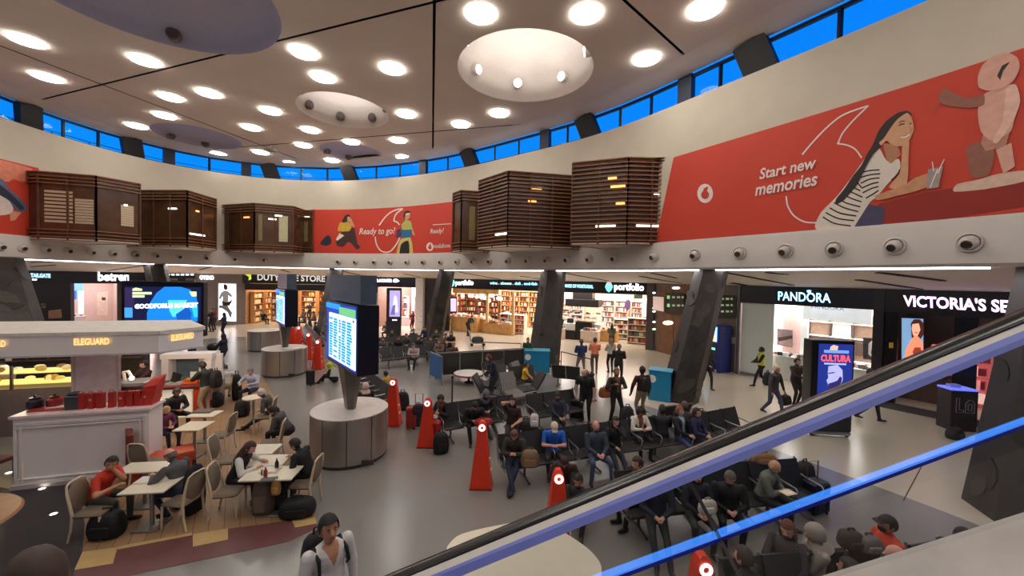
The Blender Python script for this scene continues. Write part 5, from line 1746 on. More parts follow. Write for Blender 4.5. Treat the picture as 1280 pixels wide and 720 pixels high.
# white hatch frame and second counter
q0, q1 = at(193, 524), at(250, 521)
dd_ = Vector((q1.x - q0.x, q1.y - q0.y, 0))
rz2 = math.atan2(dd_.y, dd_.x)
LB = dd_.length
t = thing('bar_counter', 'lit white bar counter with an orange end panel in the cafe', 'counter', (q0.x, q0.y, 0), rz2)
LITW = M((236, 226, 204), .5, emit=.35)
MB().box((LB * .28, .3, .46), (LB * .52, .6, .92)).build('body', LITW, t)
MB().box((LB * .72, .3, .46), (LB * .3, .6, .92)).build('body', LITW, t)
MB().box((LB * .94, .26, .46), (LB * .13, .66, .92)).build('end_panel', M((200, 66, 26), .5), t)
MB().box((LB * .5, .3, .96), (LB * 1.1, .8, .07)).build('top', M((96, 44, 40), .4), t)
MB().box((LB * .5, -.06, 1.0), (LB * 1.05, .05, .04)).build('red_edge', M((170, 60, 50), .5), t)
for x in (.1, .5, .62, .85):
    MB().box((LB * x, -.012, .5), (.04, .024, .7)).build('pilaster', WHITE, t)
def bpt(x, y, z):
    c, s = math.cos(rz2), math.sin(rz2)
    return Vector((q0.x + c * x - s * y, q0.y + s * x + c * y, z))
t = thing('serving_hatch', 'white hatch frame with a blue-grey opening above the bar counter', 'frame', bpt(LB * .35, 1.1, 0), rz2)
MB().box((0, 0, .5), (1.45, .5, 1.0)).build('base', M((150, 130, 120), .5), t)
for x in (-.62, .62):
    MB().box((x, 0, 1.35), (.2, .5, .8)).build('jamb', KW, t)
MB().box((0, 0, 1.78), (1.5, .55, .16)).build('head', KW, t)
MB().box((0, .2, 1.3), (1.1, .05, .75)).build('back', M((90, 110, 120), .4), t)
t = thing('menu_board', 'blank white panel beside the serving hatch', 'panel', bpt(LB * .82, 1.15, 0), rz2)
MB().box((0, 0, .45), (.7, .3, .9)).build('base', M((150, 130, 120), .5), t)
MB().box((0, 0, 1.35), (.68, .12, .9)).build('panel', KW, t)
t = thing('laptop', 'black till screen tilted on the bar counter', 'till', bpt(LB * .32, .3, 1.0), rz2)
MB().box((0, 0, .03), (.4, .3, .06)).build('base', M((190, 186, 180), .4), t)
MB().bar((0, .0, .05), (0, .12, .32), .45, .03, up=(1, 0, 0)).build('screen', BLACK, t)
t = thing('sign_stand', 'small white framed sign on the bar counter', 'sign', bpt(LB * .72, .35, 1.0), rz2)
MB().tube([(-.12, 0, 0), (-.12, 0, .4), (.12, 0, .4), (.12, 0, 0)], .015, 6).build('frame', M((60, 56, 56), .4), t)
MB().box((0, 0, .24), (.2, .01, .26)).build('card', WHITE, t)
t = thing('orange_tray', 'orange glowing tray with food on the bar counter', 'tray', bpt(LB * .6, .4, 1.0), rz2)
MB().box((0, 0, .02), (.5, .3, .04)).build('tray', M((220, 80, 40), .5, emit=.3), t)
MB().ball((.05, 0, .1), (.18, .12, .09), 9, 6).build('food', M((190, 140, 40), .5), t)

q = at(204, 566, .45)
t = thing('red_sofa', 'orange-red upholstered bench against the right side of the kiosk', 'sofa', (q.x, q.y, 0), rzK + .5)
MB().box((0, 0, .22), (1.1, .55, .44), bev=.03).build('seat', M((190, 74, 44), .6), t)
MB().box((-.55, .1, .55), (.12, .7, 1.1), bev=.03).build('backrest', M((120, 52, 36), .6), t)
# brown round table in the lower left corner
q = at(-106, 662, .9)
t = thing('round_table', 'large round brown table cut by the lower left corner', 'table', (q.x, q.y, 0))
MB().lathe([(.01, .84), (.93, .84), (.96, .87), (.93, .9), (.01, .9)], n=48, cap=False).build('top', M((140, 94, 46), .35, var=.15), t, True)
MB().lathe([(.3, 0), (.3, .03), (.06, .06), (.05, .84)], n=16).build('pedestal', DARK, t)
q = at(2, 575, .45)
t = thing('red_chair', 'dark red chair half hidden at the left edge beside the counter', 'chair', (q.x - .15, q.y, 0), heading(90))
MB().box((0, 0, .43), (.45, .45, .08), bev=.03).build('seat', M((96, 30, 28), .6), t)
MB().box((0, -.22, .72), (.45, .06, .5), bev=.03).build('backrest', M((110, 34, 32), .6), t)
for x in (-.18, .18):
    for y in (-.18, .18):
        MB().bar((x, y, 0), (x, y, .4), .03).build('leg', DARK, t)

# ---- cafe floor finishes
def floor_patch(name, pts, z, m):
    p = [at(x, y, 0) for x, y in pts]
    o = MB().prism([(q.x, q.y) for q in p], z - .004, z).build(name, m)
    o.parent = fl
    return o
WOODF = M((152, 118, 84), .5, var=.12, scale=1.5)
PURF = M((104, 62, 62), .5, var=.06)
YELF = M((190, 158, 104), .5, var=.06)
CHAR = M((48, 44, 46), .55, var=.08)
floor_patch('wood_floor', [(104, 690), (240, 667.5), (395, 646.5), (385, 600), (362, 545), (345, 500), (328, 470), (262, 470), (195, 520), (186, 594), (96, 604)], .004, WOODF)
floor_patch('purple_border', [(93, 713), (103, 690.5), (240, 667.5), (395, 646.5), (396, 660), (362, 677), (200, 711.5), (150, 722), (90, 735)], .006, PURF)
floor_patch('yellow_inlay', [(93, 713), (103, 690.5), (147, 684), (141, 705)], .009, YELF)
floor_patch('yellow_inlay', [(147, 687.5), (147, 683.5), (240, 666.5), (240, 669.5)], .009, YELF)
floor_patch('yellow_inlay', [(241, 668), (285, 661), (285, 675), (241, 684)], .009, YELF)
floor_patch('yellow_inlay', [(365, 651), (394, 646.5), (396, 655), (369, 660)], .009, YELF)
floor_patch('charcoal_floor', [(-60, 600), (17, 612), (96, 604), (106, 655), (103, 690), (88, 740), (-60, 740)], .005, CHAR)
fj = MB()
for k in range(14):
    a, b = at(100 + k * 20, 690 - k * 3.1), at(190 + k * 11, 560 - k * 6)
    fj.bar((a.x, a.y, .0045), (b.x, b.y, .0045), .012, .002)
fj.build('floor_joint', M((110, 82, 58), .6), fl)
for i, (x, y) in enumerate(((52.5, 611.5), (67, 643), (11, 591.5))):
    q = at(x, y)
    t = thing('floor_light', ('small glowing floor light at the foot of the kiosk counter', 'small glowing floor light in the middle of the dark floor', 'small glowing floor light beside the red chair')[i], 'floor light', (q.x, q.y, .005), 0, 'floor lights')
    MB().lathe([(.05, 0), (.05, .006), (.001, .007)], n=14, cap=False).build('lens', E((255, 250, 235), 6), t)
    MB().lathe([(.05, 0), (.07, 0), (.07, .008), (.05, .008)], n=14, cap=False).build('ring', ALU, t)

# ---- cafe tables and chairs
TTOP = M((226, 214, 190), .35, var=.03)
CFR = M((214, 196, 166), .45, var=.06)
CUP = M((128, 112, 94), .8, var=.08)
def cafe_table(label, px, py, w, d, rz, round_=False):
    q = at(px, py, .75)
    t = thing('cafe_table', label, 'table', (q.x, q.y, 0), rz, 'cafe tables')
    if round_:
        MB().lathe([(.01, .715), (w / 2, .715), (w / 2, .75), (.01, .75)], n=28, cap=False).build('top', TTOP, t)
    else:
        MB().box((0, 0, .735), (w, d, .03), bev=.008).build('top', TTOP, t)
    MB().tube([(0, 0, .03), (0, 0, .715)], .035, 10).build('pedestal', ALU, t)
    MB().box((0, 0, .015), (.42, .42, .03), bev=.01).build('base', M((120, 116, 110), .4, metal=.5), t)
    return t
aT = math.atan2(at(208, 600).y - at(150, 616).y, at(208, 600).x - at(150, 616).x)
cafe_table('cream table between the man in the red shirt and the man in grey', 190, 606, .72, .55, .15)
cafe_table('empty cream table against the white counter', 181, 583.5, .8, .45, .15)
cafe_table('small cream table before the lit bar counter, with a tray', 243, 532, .62, .62, .1)
cafe_table('dark-edged cream table just behind the table with the tray', 256, 517, .7, .5, .1)
cafe_table('farthest of the three joined cream tables between woman and man', 326, 561, .7, .5, .1)
cafe_table('middle of the three joined cream tables between woman and man', 332, 575, .85, .5, .1)
cafe_table('nearest of the three joined cream tables, with phone and bottle', 340, 591, .95, .55, .1)
cafe_table('small round cream table of the man in the pale blue shirt', 317, 496, .6, .6, 0, True)

mb = MB(); mb.box((0, 0, .44), (.44, .44, .07), bev=.03); me_seat = mb.mesh(CUP, True)
mb = MB()
mb.lathe([(.001, 0), (.16, .0), (.2, .02), (.2, .04), (.16, .06), (.001, .06)], n=18, cap=False, sy=1.25)
for i, v in enumerate(mb.v):
    mb.v[i] = (v[0], -.205 - v[2] - .10 * (v[1] + .25), .74 + v[1])
me_back = mb.mesh(CUP, True)
def chair_leg(x):
    mb = MB()
    mb.tube([(x, -.27, 0), (x, -.225, .22), (x, -.205, .45), (x, -.235, .62), (x, -.275, .82), (x * .9, -.3, .95)], [.018, .02, .024, .024, .02, .016], 7)
    return mb.mesh(CFR, True)
me_bl = [chair_leg(-.2), chair_leg(.2)]
me_fl = []
for x in (-.2, .2):
    mb = MB(); mb.tube([(x, .2, 0), (x, .19, .42)], [.016, .022], 7); me_fl.append(mb.mesh(CFR, True))
mb = MB(); mb.tube([(-.18, -.3, .95), (-.1, -.315, .99), (.1, -.315, .99), (.18, -.3, .95)], .016, 7); me_rail = mb.mesh(CFR, True)
def cafe_chair(label, px, py, az, z=.45):
    q = at(px, py, z)
    t = thing('cafe_chair', label, 'chair', (q.x, q.y, 0), heading(az), 'cafe chairs')
    obj('seat', me_seat, t); obj('backrest', me_back, t); obj('top_rail', me_rail, t)
    for m in me_bl + me_fl:
        obj('leg', m, t)
    return t
cafe_chair('wooden cafe chair under the man in the red shirt', 121, 636, 80)
cafe_chair('wooden cafe chair under the man in the grey jumper, coat over its back', 228, 624, 275)
cafe_chair('wooden cafe chair under the long-haired woman', 287, 613, 78)
cafe_chair('wooden cafe chair behind the long-haired woman, empty', 284, 574, 80)
cafe_chair('wooden cafe chair under the man in the black coat', 380, 603, 268)
cafe_chair('empty wooden cafe chair beside the table with the tray', 276, 543, 262)
cafe_chair('wooden cafe chair with round back against the white counter', 187, 578, 0)
cafe_chair('wooden cafe chair in the aisle under the man in the dark jacket', 338, 553, 250)
cafe_chair('wooden cafe chair in the aisle under the white-haired man', 330, 520, 255)

# ================================================================== steel drums with departures boards
STEEL = M((170, 162, 154), .34, metal=.7, var=.12, scale=1.2)
STEELT = M((214, 206, 198), .45, metal=.2, var=.05)
def drum(label, px, py, r=.93, h=1.2):
    q = at(px, py)
    q = q + Vector((q.x, q.y, 0)).normalized() * r
    t = thing('steel_drum', label, 'drum', (q.x, q.y, 0), 0, 'steel drums')
    nseg = 10
    for k in range(nseg):
        mb = MB()
        a0, a1 = 2 * math.pi * k / nseg + .012, 2 * math.pi * (k + 1) / nseg - .012
        vs = []
        for j in range(5):
            a = a0 + (a1 - a0) * j / 4
            vs += [(r * math.cos(a), r * math.sin(a), .09), (r * math.cos(a), r * math.sin(a), h - .02), ((r - .03) * math.cos(a), (r - .03) * math.sin(a), h - .02), ((r - .03) * math.cos(a), (r - .03) * math.sin(a), .09)]
        fs = []
        for j in range(4):
            o = j * 4
            fs += [(o, o + 4, o + 5, o + 1), (o + 1, o + 5, o + 6, o + 2), (o + 2, o + 6, o + 7, o + 3)]
        fs += [(0, 1, 2, 3), (19, 18, 17, 16)]
        mb.add(vs, fs)
        mb.build('side_panel', STEEL, t, True)
    MB().lathe([(r - .04, 0), (r - .04, .09), (r - .06, .09), (r - .06, h - .03)], n=40, cap=False).build('core', M((70, 66, 62), .5), t)
    MB().lathe([(.01, h), (r - .02, h), (r, h - .01), (r, h - .03), (.01, h - .03)], n=40, cap=False).build('lid', STEELT, t)
    MB().box((.72, -r + .22, .12), (.28, .03, .1)).build('vent', M((60, 56, 52), .4), t)
    return q, t
def board(label, q, bx):
    A, B_ = bx
    d = (B_ - A)
    L = d.length
    d = d / L
    t = thing('departures_board', label, 'display', (q.x, q.y, 1.2))
    mb = MB()
    mb.lathe([(.22, 0), (.3, .35), (.42, .8), (.5, 1.1)], n=6, sy=.55)
    o = mb.build('pedestal', M((104, 98, 92), .35, metal=.6), t)
    o.rotation_euler = (0, 0, math.atan2(d.y, d.x))
    n = Vector((d.y, -d.x, 0))
    if n.dot(CAMP - A) < 0:
        n = -n
    th = .5
    fr = lambda s0, s1, z0, z1, off, thk: [A + d * (L * s0) + n * off, A + d * (L * s1) + n * off, A + d * (L * s1) - n * (thk - off), A + d * (L * s0) - n * (thk - off)]
    def slab(s0, s1, z0, z1, off, thk, m, nm):
        return adopt(MB().prism([(p.x, p.y) for p in fr(s0, s1, z0, z1, off, thk)], z0, z1).build(nm, m), t)
    slab(0, 1, 2.28, 3.9, 0, th, M((14, 20, 36), .3), 'housing')
    slab(.0, 1, 3.93, 4.6, -.06, th - .12, M((74, 88, 108), .35), 'header')
    slab(.02, .98, 2.36, 3.86, .02, .02, E((30, 60, 200), .7), 'blue_surround')
    slab(.14, .99, 2.42, 3.6, .04, .02, E((215, 240, 255), 1.35), 'screen')
    slab(.02, .5, 3.72, 3.85, .04, .02, E((30, 150, 230), 1.0), 'title_bar')
    slab(.5, .98, 3.62, 3.8, .045, .02, E((110, 200, 130), .9), 'green_arrow')
    CY = E((20, 150, 205), 1.0)
    mb = MB()
    rr = random.Random(3)
    for row in range(15):
        z = 3.46 - row * .068
        for c0, c1 in ((.17, .29), (.32, .45), (.5, .57), (.6, .72), (.76, .9)):
            if rr.random() < .95:
                mb.prism([(p.x, p.y) for p in fr(c0, c0 + (c1 - c0) * rr.uniform(.7, 1.05), 0, 0, .052, .012)], z - .025, z + .025)
    o = adopt(mb.build('timetable_rows', CY), t)
    o['kind'] = 'stuff'
    slab(.93, .96, 3.51, 3.56, .052, .012, E((30, 40, 120), .5), 'clock_mark')
    p0, p1, p2 = A + d * (L * .1) + n * -.05, A + d * (L * .72) + n * -.05, A + d * (L * .1) + n * -.05
    adopt(text_on('10:10:02 GT', (p0.x, p0.y, 4.2), (p1.x, p1.y, 4.2), (p0.x, p0.y, 4.38), M((100, 116, 138), .5, emit=.08), None, out=n * .01), t)
    adopt(text_on('departures', (p0.x, p0.y, 4.02), (p1.x, p1.y, 4.02), (p0.x, p0.y, 4.12), M((84, 98, 120), .5, emit=.05), None, out=n * .01), t)
    return t
qd, _ = drum('largest brushed steel drum carrying the big departures board', 437, 588)
dirv = Vector((1.59, -1.9, 0)).normalized()
nn_ = Vector((dirv.y, -dirv.x, 0))
if nn_.dot(CAMP) < 0:
    nn_ = -nn_
A_ = qd - dirv * 1.24 + nn_ * .25
board('big lit departures board in a dark housing on the nearest steel drum', qd, (Vector((A_.x, A_.y, 0)), Vector((A_.x, A_.y, 0)) + dirv * 2.48))
qd2, _ = drum('middle steel drum with a white round tray on top', 356, 472.5)
A_ = qd2 - dirv * 1.0 + nn_ * .25 + Vector((.05, 0, 0))
board('farther lit departures board on the middle steel drum', qd2, (Vector((A_.x, A_.y, 0)), Vector((A_.x, A_.y, 0)) + dirv * 2.2))
t = thing('round_tray', 'white round tray on the middle steel drum', 'tray', qd2 + Vector((.5, -.25, 1.2)))
MB().lathe([(.01, 0), (.4, 0), (.42, .05), (.38, .03), (.01, .02)], n=24, cap=False).build('tray', WHITE, t)
drum('farthest steel drum, beside the pale standing couple', 331.5, 440)

# ================================================================== red charging pylons
PYR = M((226, 58, 30), .4, var=.05)
def pylon(label, px, py, az=180, h=1.45, s=1.0):
    q = at(px, py, h * .97)
    t = thing('charging_pylon', label, 'pylon', (q.x, q.y, 0), heading(az), 'red charging pylons')
    b, u = .24 * s, .07 * s
    mb = MB()
    ring = lambda w, dpt, z: [(-w, dpt, z), (w, dpt, z), (w, -dpt, z), (-w, -dpt, z)]
    vs = ring(b, .2, .02) + ring(u + .02, .09, h - .12) + ring(u * .8, .07, h - .03) + ring(u * .4, .05, h)
    fs = [(0, 1, 2, 3), (15, 14, 13, 12)]
    for k in range(3):
        fs += [(k * 4 + i, k * 4 + 4 + i, k * 4 + 4 + (i + 1) % 4, k * 4 + (i + 1) % 4) for i in range(4)]
    mb.add(vs, fs).build('body', PYR, t)
    MB().box((0, 0, .01), (b * 2.1, .46, .02)).build('base', M((120, 30, 20), .5), t)
    mb = MB()
    mb.lathe([(.035, 0), (.035, .012), (.075, .012), (.075, 0)], n=18, cap=False)
    o = mb.build('logo_ring', E((255, 240, 236), 1.6), t)
    o.location, o.rotation_euler = (0, .092, h - .13), (R(-86), 0, 0)
    for z in (.62, .38):
        MB().box((-(b - (b - u) * z / h) - .015, .05, z), (.03, .08, .05)).build('socket', WHITE, t)
    return t
pylon('tall red charging pylon standing free in front of the grey bench row', 603, 528)
pylon('red charging pylon at the end of the bench with the child in yellow', 492, 474)
pylon('red charging pylon just above the escalator handrail', 698, 589)
pylon('small red charging pylon between the red suitcase and the woman in black', 535, 499, h=1.3)
pylon('red charging pylon seen through the escalator glass at the bottom', 878, 696)
pylon('far red charging pylon beside the second departures board, left of the pair', 367, 405.5)
pylon('far red charging pylon beside the second departures board, right of the pair', 374.5, 408)
pylon('far red charging pylon right of the middle steel drum', 386.5, 416.5)
pylon('red charging pylon closest to the big departures board', 398, 425)

# ================================================================== benches
SEATM = M((42, 41, 41), .45, var=.12, scale=4)
mb = MB()
mb.box((0, .06, .43), (.56, .5, .07), bev=.03)
b_seat = mb.mesh(SEATM, True)
mb = MB()
mb.add([(-.28, -.2, .44), (.28, -.2, .44), (.28, -.13, .46), (-.28, -.13, .46), (-.285, -.37, .95), (.285, -.37, .95), (.285, -.32, .97), (-.285, -.32, .97)], [(3, 2, 1, 0), (4, 5, 6, 7), (0, 1, 5, 4), (1, 2, 6, 5), (2, 3, 7, 6), (3, 0, 4, 7)])
b_back = mb.mesh(SEATM)
mb = MB()
mb.tube([(0, -.385, .98), (0, -.3, .68), (0, -.22, .42), (0, 0, .385), (0, .3, .39)], .018, 6)
mb.tube([(0, -.3, .68), (0, -.05, .66), (0, .22, .66), (0, .25, .62), (0, .2, .4)], .018, 6)
b_arm = mb.mesh(ALU, True)
mb = MB()
mb.tube([(0, -.02, .36), (0, -.02, .05)], .03, 8)
mb.tube([(0, -.32, .03), (0, -.02, .07), (0, .3, .03)], .025, 7)
b_leg = mb.mesh(M((110, 110, 112), .3, metal=.8), True)
BENCH = {}
def bench(label, L, Rp, toward=True, n=None, z=.86):
    p0, p1 = at(*L, z), at(*Rp, z)
    d = Vector((p1.x - p0.x, p1.y - p0.y, 0))
    W_ = d.length
    d /= W_
    nrm = Vector((d.y, -d.x, 0))
    if (nrm.dot(Vector((-p0.x, -p0.y, 0))) > 0) != toward:
        nrm = -nrm
    n = n or max(1, round(W_ / .6))
    c = (p0 + p1) / 2 + nrm * .36
    # local +Y is the way the sitters look
    rz = math.atan2(nrm.y, nrm.x) - math.pi / 2
    t = thing('airport_bench', label, 'bench', (c.x, c.y, 0), rz, 'black airport benches')
    for k in range(n):
        x = (k - (n - 1) / 2) * .6
        o = obj('seat', b_seat, t); o.location = (x, 0, 0)
        o = obj('backrest', b_back, t); o.location = (x, 0, 0)
    for k in range(n + 1):
        o = obj('arm_frame', b_arm, t); o.location = ((k - n / 2) * .6, 0, 0)
    MB().box((0, -.02, .36), (n * .6, .07, .05)).build('beam', M((60, 60, 62), .35, metal=.6), t)
    for x in ((-.32, .32) if n < 4 else (-.38, 0, .38)):
        o = obj('leg', b_leg, t); o.location = (x * n * .6, 0, 0)
    return t
bench('black bench of the man in the blue shirt, front row', (614, 549), (836, 522))
bench('black bench of the red-haired man, cut by the escalator', (843, 526), (918, 512))
bench('black bench of the woman in black, second row', (548, 509), (640, 497))
bench('black bench in the second row behind the man in the blue shirt', (652, 498), (720, 489))
bench('black bench facing away behind the front row, with the dark-haired man', (822, 514), (868, 508), False)
bench('black bench seen from the side left of the red pylon with the child in yellow', (457, 462), (494, 490), True)
bench('far black bench row with a lone sitter in grey', (475, 437), (556, 431))
bench('farthest black bench row in front of the clothes shop, left', (474, 424), (520, 420))
bench('farthest black bench row in front of the clothes shop, right', (524, 428), (560, 424))
bench('black bench turned sideways near the blue desk', (604, 456), (626, 452), True)
bench('black bench with dark backs beside the boy in yellow', (633, 462), (668, 458))
bench('navy-backed bench near the queue rail', (692, 459), (722, 462), False)
bench('black bench row of waiting people behind the second board', (383, 405), (404, 428))
bench('black bench through the glass with the man in the black coat', (775, 594), (930, 582))
bench('black bench through the glass with the man in camouflage', (934, 583), (992, 578))
bench('black bench at the bottom, seen from behind under the hooded man', (1012, 700), (1100, 694), False)
bench('black bench at the lowest edge under the man in the black cap', (905, 706), (990, 698), True)

# ================================================================== other floor furniture
BLUE = M((26, 128, 172), .4, var=.05)
def desk(label, px, py, w, d, h, rz):
    q = at(px, py)
    t = thing('info_desk', label, 'desk', (q.x, q.y + d / 2, 0), rz)
    MB().box((0, 0, h / 2), (w, d, h)).build('body', BLUE, t)
    MB().box((0, 0, h + .015), (w + .06, d + .06, .03)).build('top', M((90, 170, 200), .4), t)
    MB().tube([(-w * .35, -d / 2 - .005, h * .72), (-w * .35, -d / 2 - .012, h * .72)], .15, 16).build('emblem', WHITE, t)
    MB().box((w / 2 + .005, 0, h / 2), (.02, d * .96, h * .96)).build('side_panel', M((24, 30, 60), .4), t)
desk('bright blue desk in front of the dark column, person in green behind', 671, 466, 1.25, .7, 1.05, -.05)
desk('bright blue desk half hidden behind the column at right', 829, 502, .8, .6, 1.15, -.5)
t = thing('queue_screen', 'long dark partition screen on an aluminium frame in front of the food shop', 'partition', at(600, 470))
pA, pB = at(545, 474.5), at(655, 465)
dv = (pB - pA)
for k in range(4):
    a, b = pA + dv * (k / 4 + .005), pA + dv * ((k + 1) / 4 - .005)
    adopt(MB().bar((a.x, a.y, .66), (b.x, b.y, .66), .03, .95).build('panel', M((50, 48, 44), .5), t), )if False else adopt(MB().bar((a.x, a.y, .66), (b.x, b.y, .66), .03, .95).build('panel', M((50, 48, 44), .5)), t)
for k in range(5):
    a = pA + dv * (k / 4)
    adopt(MB().bar((a.x, a.y, 0), (a.x, a.y, 1.2), .05).build('post', ALU), t)
adopt(MB().bar((pA.x, pA.y, 1.18), (pB.x, pB.y, 1.18), .06).build('top_rail', ALU), t)
t = thing('blue_end_panel', 'blue framed panel closing the left end of the dark partition', 'panel', at(544, 477))
pA, pB = at(537.5, 473), at(552.5, 481)
adopt(MB().bar((pA.x, pA.y, .68), (pB.x, pB.y, .68), .04, 1.0).build('panel', M((26, 96, 160), .4)), t)
for p in (pA, pB):
    adopt(MB().bar((p.x, p.y, 0), (p.x, p.y, 1.22), .05).build('post', ALU), t)
adopt(MB().bar((pA.x, pA.y, 1.2), (pB.x, pB.y, 1.2), .05).build('top_rail', ALU), t)
def stanchion(label, px, py):
    q = at(px, py)
    t = thing('queue_post', label, 'post', (q.x, q.y, 0))
    MB().lathe([(.16, 0), (.16, .03), (.03, .05)], n=16).build('base', M((60, 60, 60), .4), t)
    MB().tube([(0, 0, .05), (0, 0, 1.0)], .03, 10).build('tube', M((40, 40, 40), .4), t)
    MB().lathe([(.035, .93), (.045, .95), (.045, 1.02), (.01, 1.04)], n=12).build('cap', BLACK, t)
stanchion('dark queue post standing alone left of the tilted seats', 565, 505)
stanchion('dark queue post right of the man in the black shirt', 741, 500)
t = thing('queue_rail', 'black queue rail frame behind the navy-backed bench', 'rail', at(720, 470))
pA, pB = at(701, 466), at(741, 479)
for p in (pA, pB):
    adopt(MB().bar((p.x, p.y, 0), (p.x, p.y, 1.05), .04).build('post', BLACK), t)
adopt(MB().bar((pA.x, pA.y, 1.05), (pB.x, pB.y, 1.05), .04).build('bar', BLACK), t)
t = thing('queue_rail', 'thin dark queue rail in front of the wine shelves', 'rail', at(620, 452))
pA, pB = at(604, 450), at(651, 452)
for p in (pA, pB):
    adopt(MB().bar((p.x, p.y, 0), (p.x, p.y, 1.0), .04).build('post', BLACK), t)
adopt(MB().bar((pA.x, pA.y, 1.0), (pB.x, pB.y, 1.0), .04).build('bar', BLACK), t)
q = at(586, 478)
t = thing('low_round_table', 'low round white table with a red edge among the tilted seats', 'table', (q.x, q.y, 0))
MB().lathe([(.01, .36), (.62, .36), (.66, .38), (.66, .42), (.01, .42)], n=28, cap=False).build('top', WHITE, t)
MB().lathe([(.2, 0), (.2, .03), (.05, .05), (.05, .36)], n=14).build('foot', BLACK, t)
mb = MB()
mb.lathe([(.662, .35), (.675, .36), (.675, .43), (.662, .43)], n=28, cap=False)
mb.build('edge', M((180, 50, 44), .45), t)
GRYS = M((118, 114, 110), .6, var=.08)
for i, (px, py, az, lb, c) in enumerate(((617, 478, 200, 'tilted dark lounge seat with its back to the queue screen', SEATM), (641, 490, 150, 'grey lounge seat seen from above, in the middle of the hall', GRYS), (657, 472, 120, 'pale grey lounge seat turned left, behind the boy in yellow', GRYS),
                                          (660, 486, 250, 'dark lounge seat with a steel arm right of the boy in yellow', SEATM), (612, 490, 100, 'long dark lounge seat beside the man in the dark coat', SEATM))):
    q = at(px, py, .4)
    t = thing('lounge_seat', lb, 'seat', (q.x, q.y, 0), heading(az), 'lounge seats in the middle')
    MB().add([(-.32, -.3, .36), (.32, -.3, .36), (.32, .55, .3), (-.32, .55, .3), (-.32, -.3, .44), (.32, -.3, .44), (.32, .55, .38), (-.32, .55, .38)], [(3, 2, 1, 0), (4, 5, 6, 7), (0, 1, 5, 4), (1, 2, 6, 5), (2, 3, 7, 6), (3, 0, 4, 7)]).build('seat', c, t)
    MB().add([(-.32, -.3, .4), (.32, -.3, .4), (.32, -.22, .42), (-.32, -.22, .42), (-.32, -.62, 1.0), (.32, -.62, 1.0), (.32, -.56, 1.03), (-.32, -.56, 1.03)], [(3, 2, 1, 0), (4, 5, 6, 7), (0, 1, 5, 4), (1, 2, 6, 5), (2, 3, 7, 6), (3, 0, 4, 7)]).build('backrest', c, t)
    for x in (-.34, .34):
        MB().tube([(x, -.62, 1.0), (x, -.28, .4), (x, .5, .33), (x, .5, 0)], .022, 6).build('side_frame', ALU, t, True)
        MB().tube([(x, -.25, .36), (x, -.35, 0)], .022, 6).build('leg', ALU, t)

# pushchair in the aisle behind the cafe
q = at(263, 457)
t = thing('pushchair', 'black pushchair in the aisle left of the woman in the long navy dress', 'pushchair', (q.x, q.y, 0), heading(215))
for x in (-.22, .22):
    MB().tube([(x, -.35, 1.0), (x, -.1, .6), (x, .35, .14)], .015, 6).build('frame_tube', ALU, t)
    MB().tube([(x, -.3, .12), (x, .05, .5)], .015, 6).build('frame_tube', ALU, t)
    for y in (-.3, .35):
        MB().tube([(x - .02, y, .11), (x + .02, y, .11)], .11, 12).build('wheel', BLACK, t)
MB().add([(-.2, -.1, .45), (.2, -.1, .45), (.2, .28, .4), (-.2, .28, .4), (-.2, -.25, .95), (.2, -.25, .95)], [(0, 1, 2, 3), (0, 4, 5, 1), (0, 3, 4), (1, 5, 2)]).build('seat', M((24, 24, 28), .8), t)
MB().ball((0, -.12, .9), (.22, .28, .2), 12, 8).build('hood', M((20, 20, 24), .8), t, True)
MB().tube([(-.22, -.35, 1.0), (.22, -.35, 1.0)], .018, 6).build('push_bar', BLACK, t)
# rounded white counter just below the escalator
WPOLY = [(560, 697), (558, 687), (563, 678), (578, 667), (620, 657), (660, 651), (690, 655), (708, 667), (733, 684), (748, 700), (752, 714), (746, 735), (722, 765), (610, 760), (575, 722)]
q = at(655, 700, 1.1)
t = thing('white_counter', 'large rounded white counter top just below the escalator', 'counter', (q.x, q.y, 0))
pw = [at(x, y, 1.1) for x, y in WPOLY]
pw2 = smooth_line([(p.x, p.y) for p in pw] + [(pw[0].x, pw[0].y)], 3)[:-1]
adopt(MB().prism(pw2, 1.04, 1.1).build('top', M((222, 212, 188), .3, var=.03)), t)
adopt(MB().prism(scaled(pw2, .86), 0, 1.04).build('body', M((200, 190, 170), .5)), t)

# digital totem before the jewellery shop
q = at(1038, 546)
t = thing('digital_totem', 'black digital totem with a lit blue poster of a bearded man before the jewellery shop', 'totem', (q.x, q.y + .2, 0), R(-5))
MB().box((0, 0, 1.55), (1.2, .42, 2.75), bev=.02).build('housing', M((16, 15, 17), .3), t)
MB().box((0.06, -.215, 1.72), (.96, .012, 2.2)).build('screen', E((32, 50, 140), .8), t)
def tot(pts, m, nm, y):
    MB().add([(x, y, z) for x, z in pts], [tuple(range(len(pts)))]).build(nm, m, t)
tot([(-.28, 2.55), (.42, 2.55), (.42, 2.64), (-.28, 2.64)], E((120, 160, 235), .9), 'headline', -.226)
tot([(-.12, 2.64), (.1, 2.64), (.12, 2.76), (-.02, 2.8), (-.1, 2.74)], E((226, 190, 170), .9), 'emblem', -.226)
adopt(text_on('CULTURA', (-.36, 0, 2.3), (.48, 0, 2.3), (-.36, 0, 2.5), E((240, 80, 96), 1.1), None, bold=.05), t) if False else None
v_, f_ = text_mesh('CULTURA', .05, 0)
MB().add([(-.36 + .84 * a, -.228, 2.3 + .2 * b) for a, b in v_], f_).build('lettering', E((240, 90, 100), 1.1), t)
tot([(-.26, 2.2), (.36, 2.2), (.36, 2.25), (-.26, 2.25)], E((170, 190, 240), .9), 'subline', -.226)
tot([(-.44, .75), (-.42, 1.1), (-.2, 1.3), (0.02, 1.32), (.3, 1.35), (.5, 1.1), (.53, .75)], E((150, 70, 150), .8), 'shoulders', -.227)
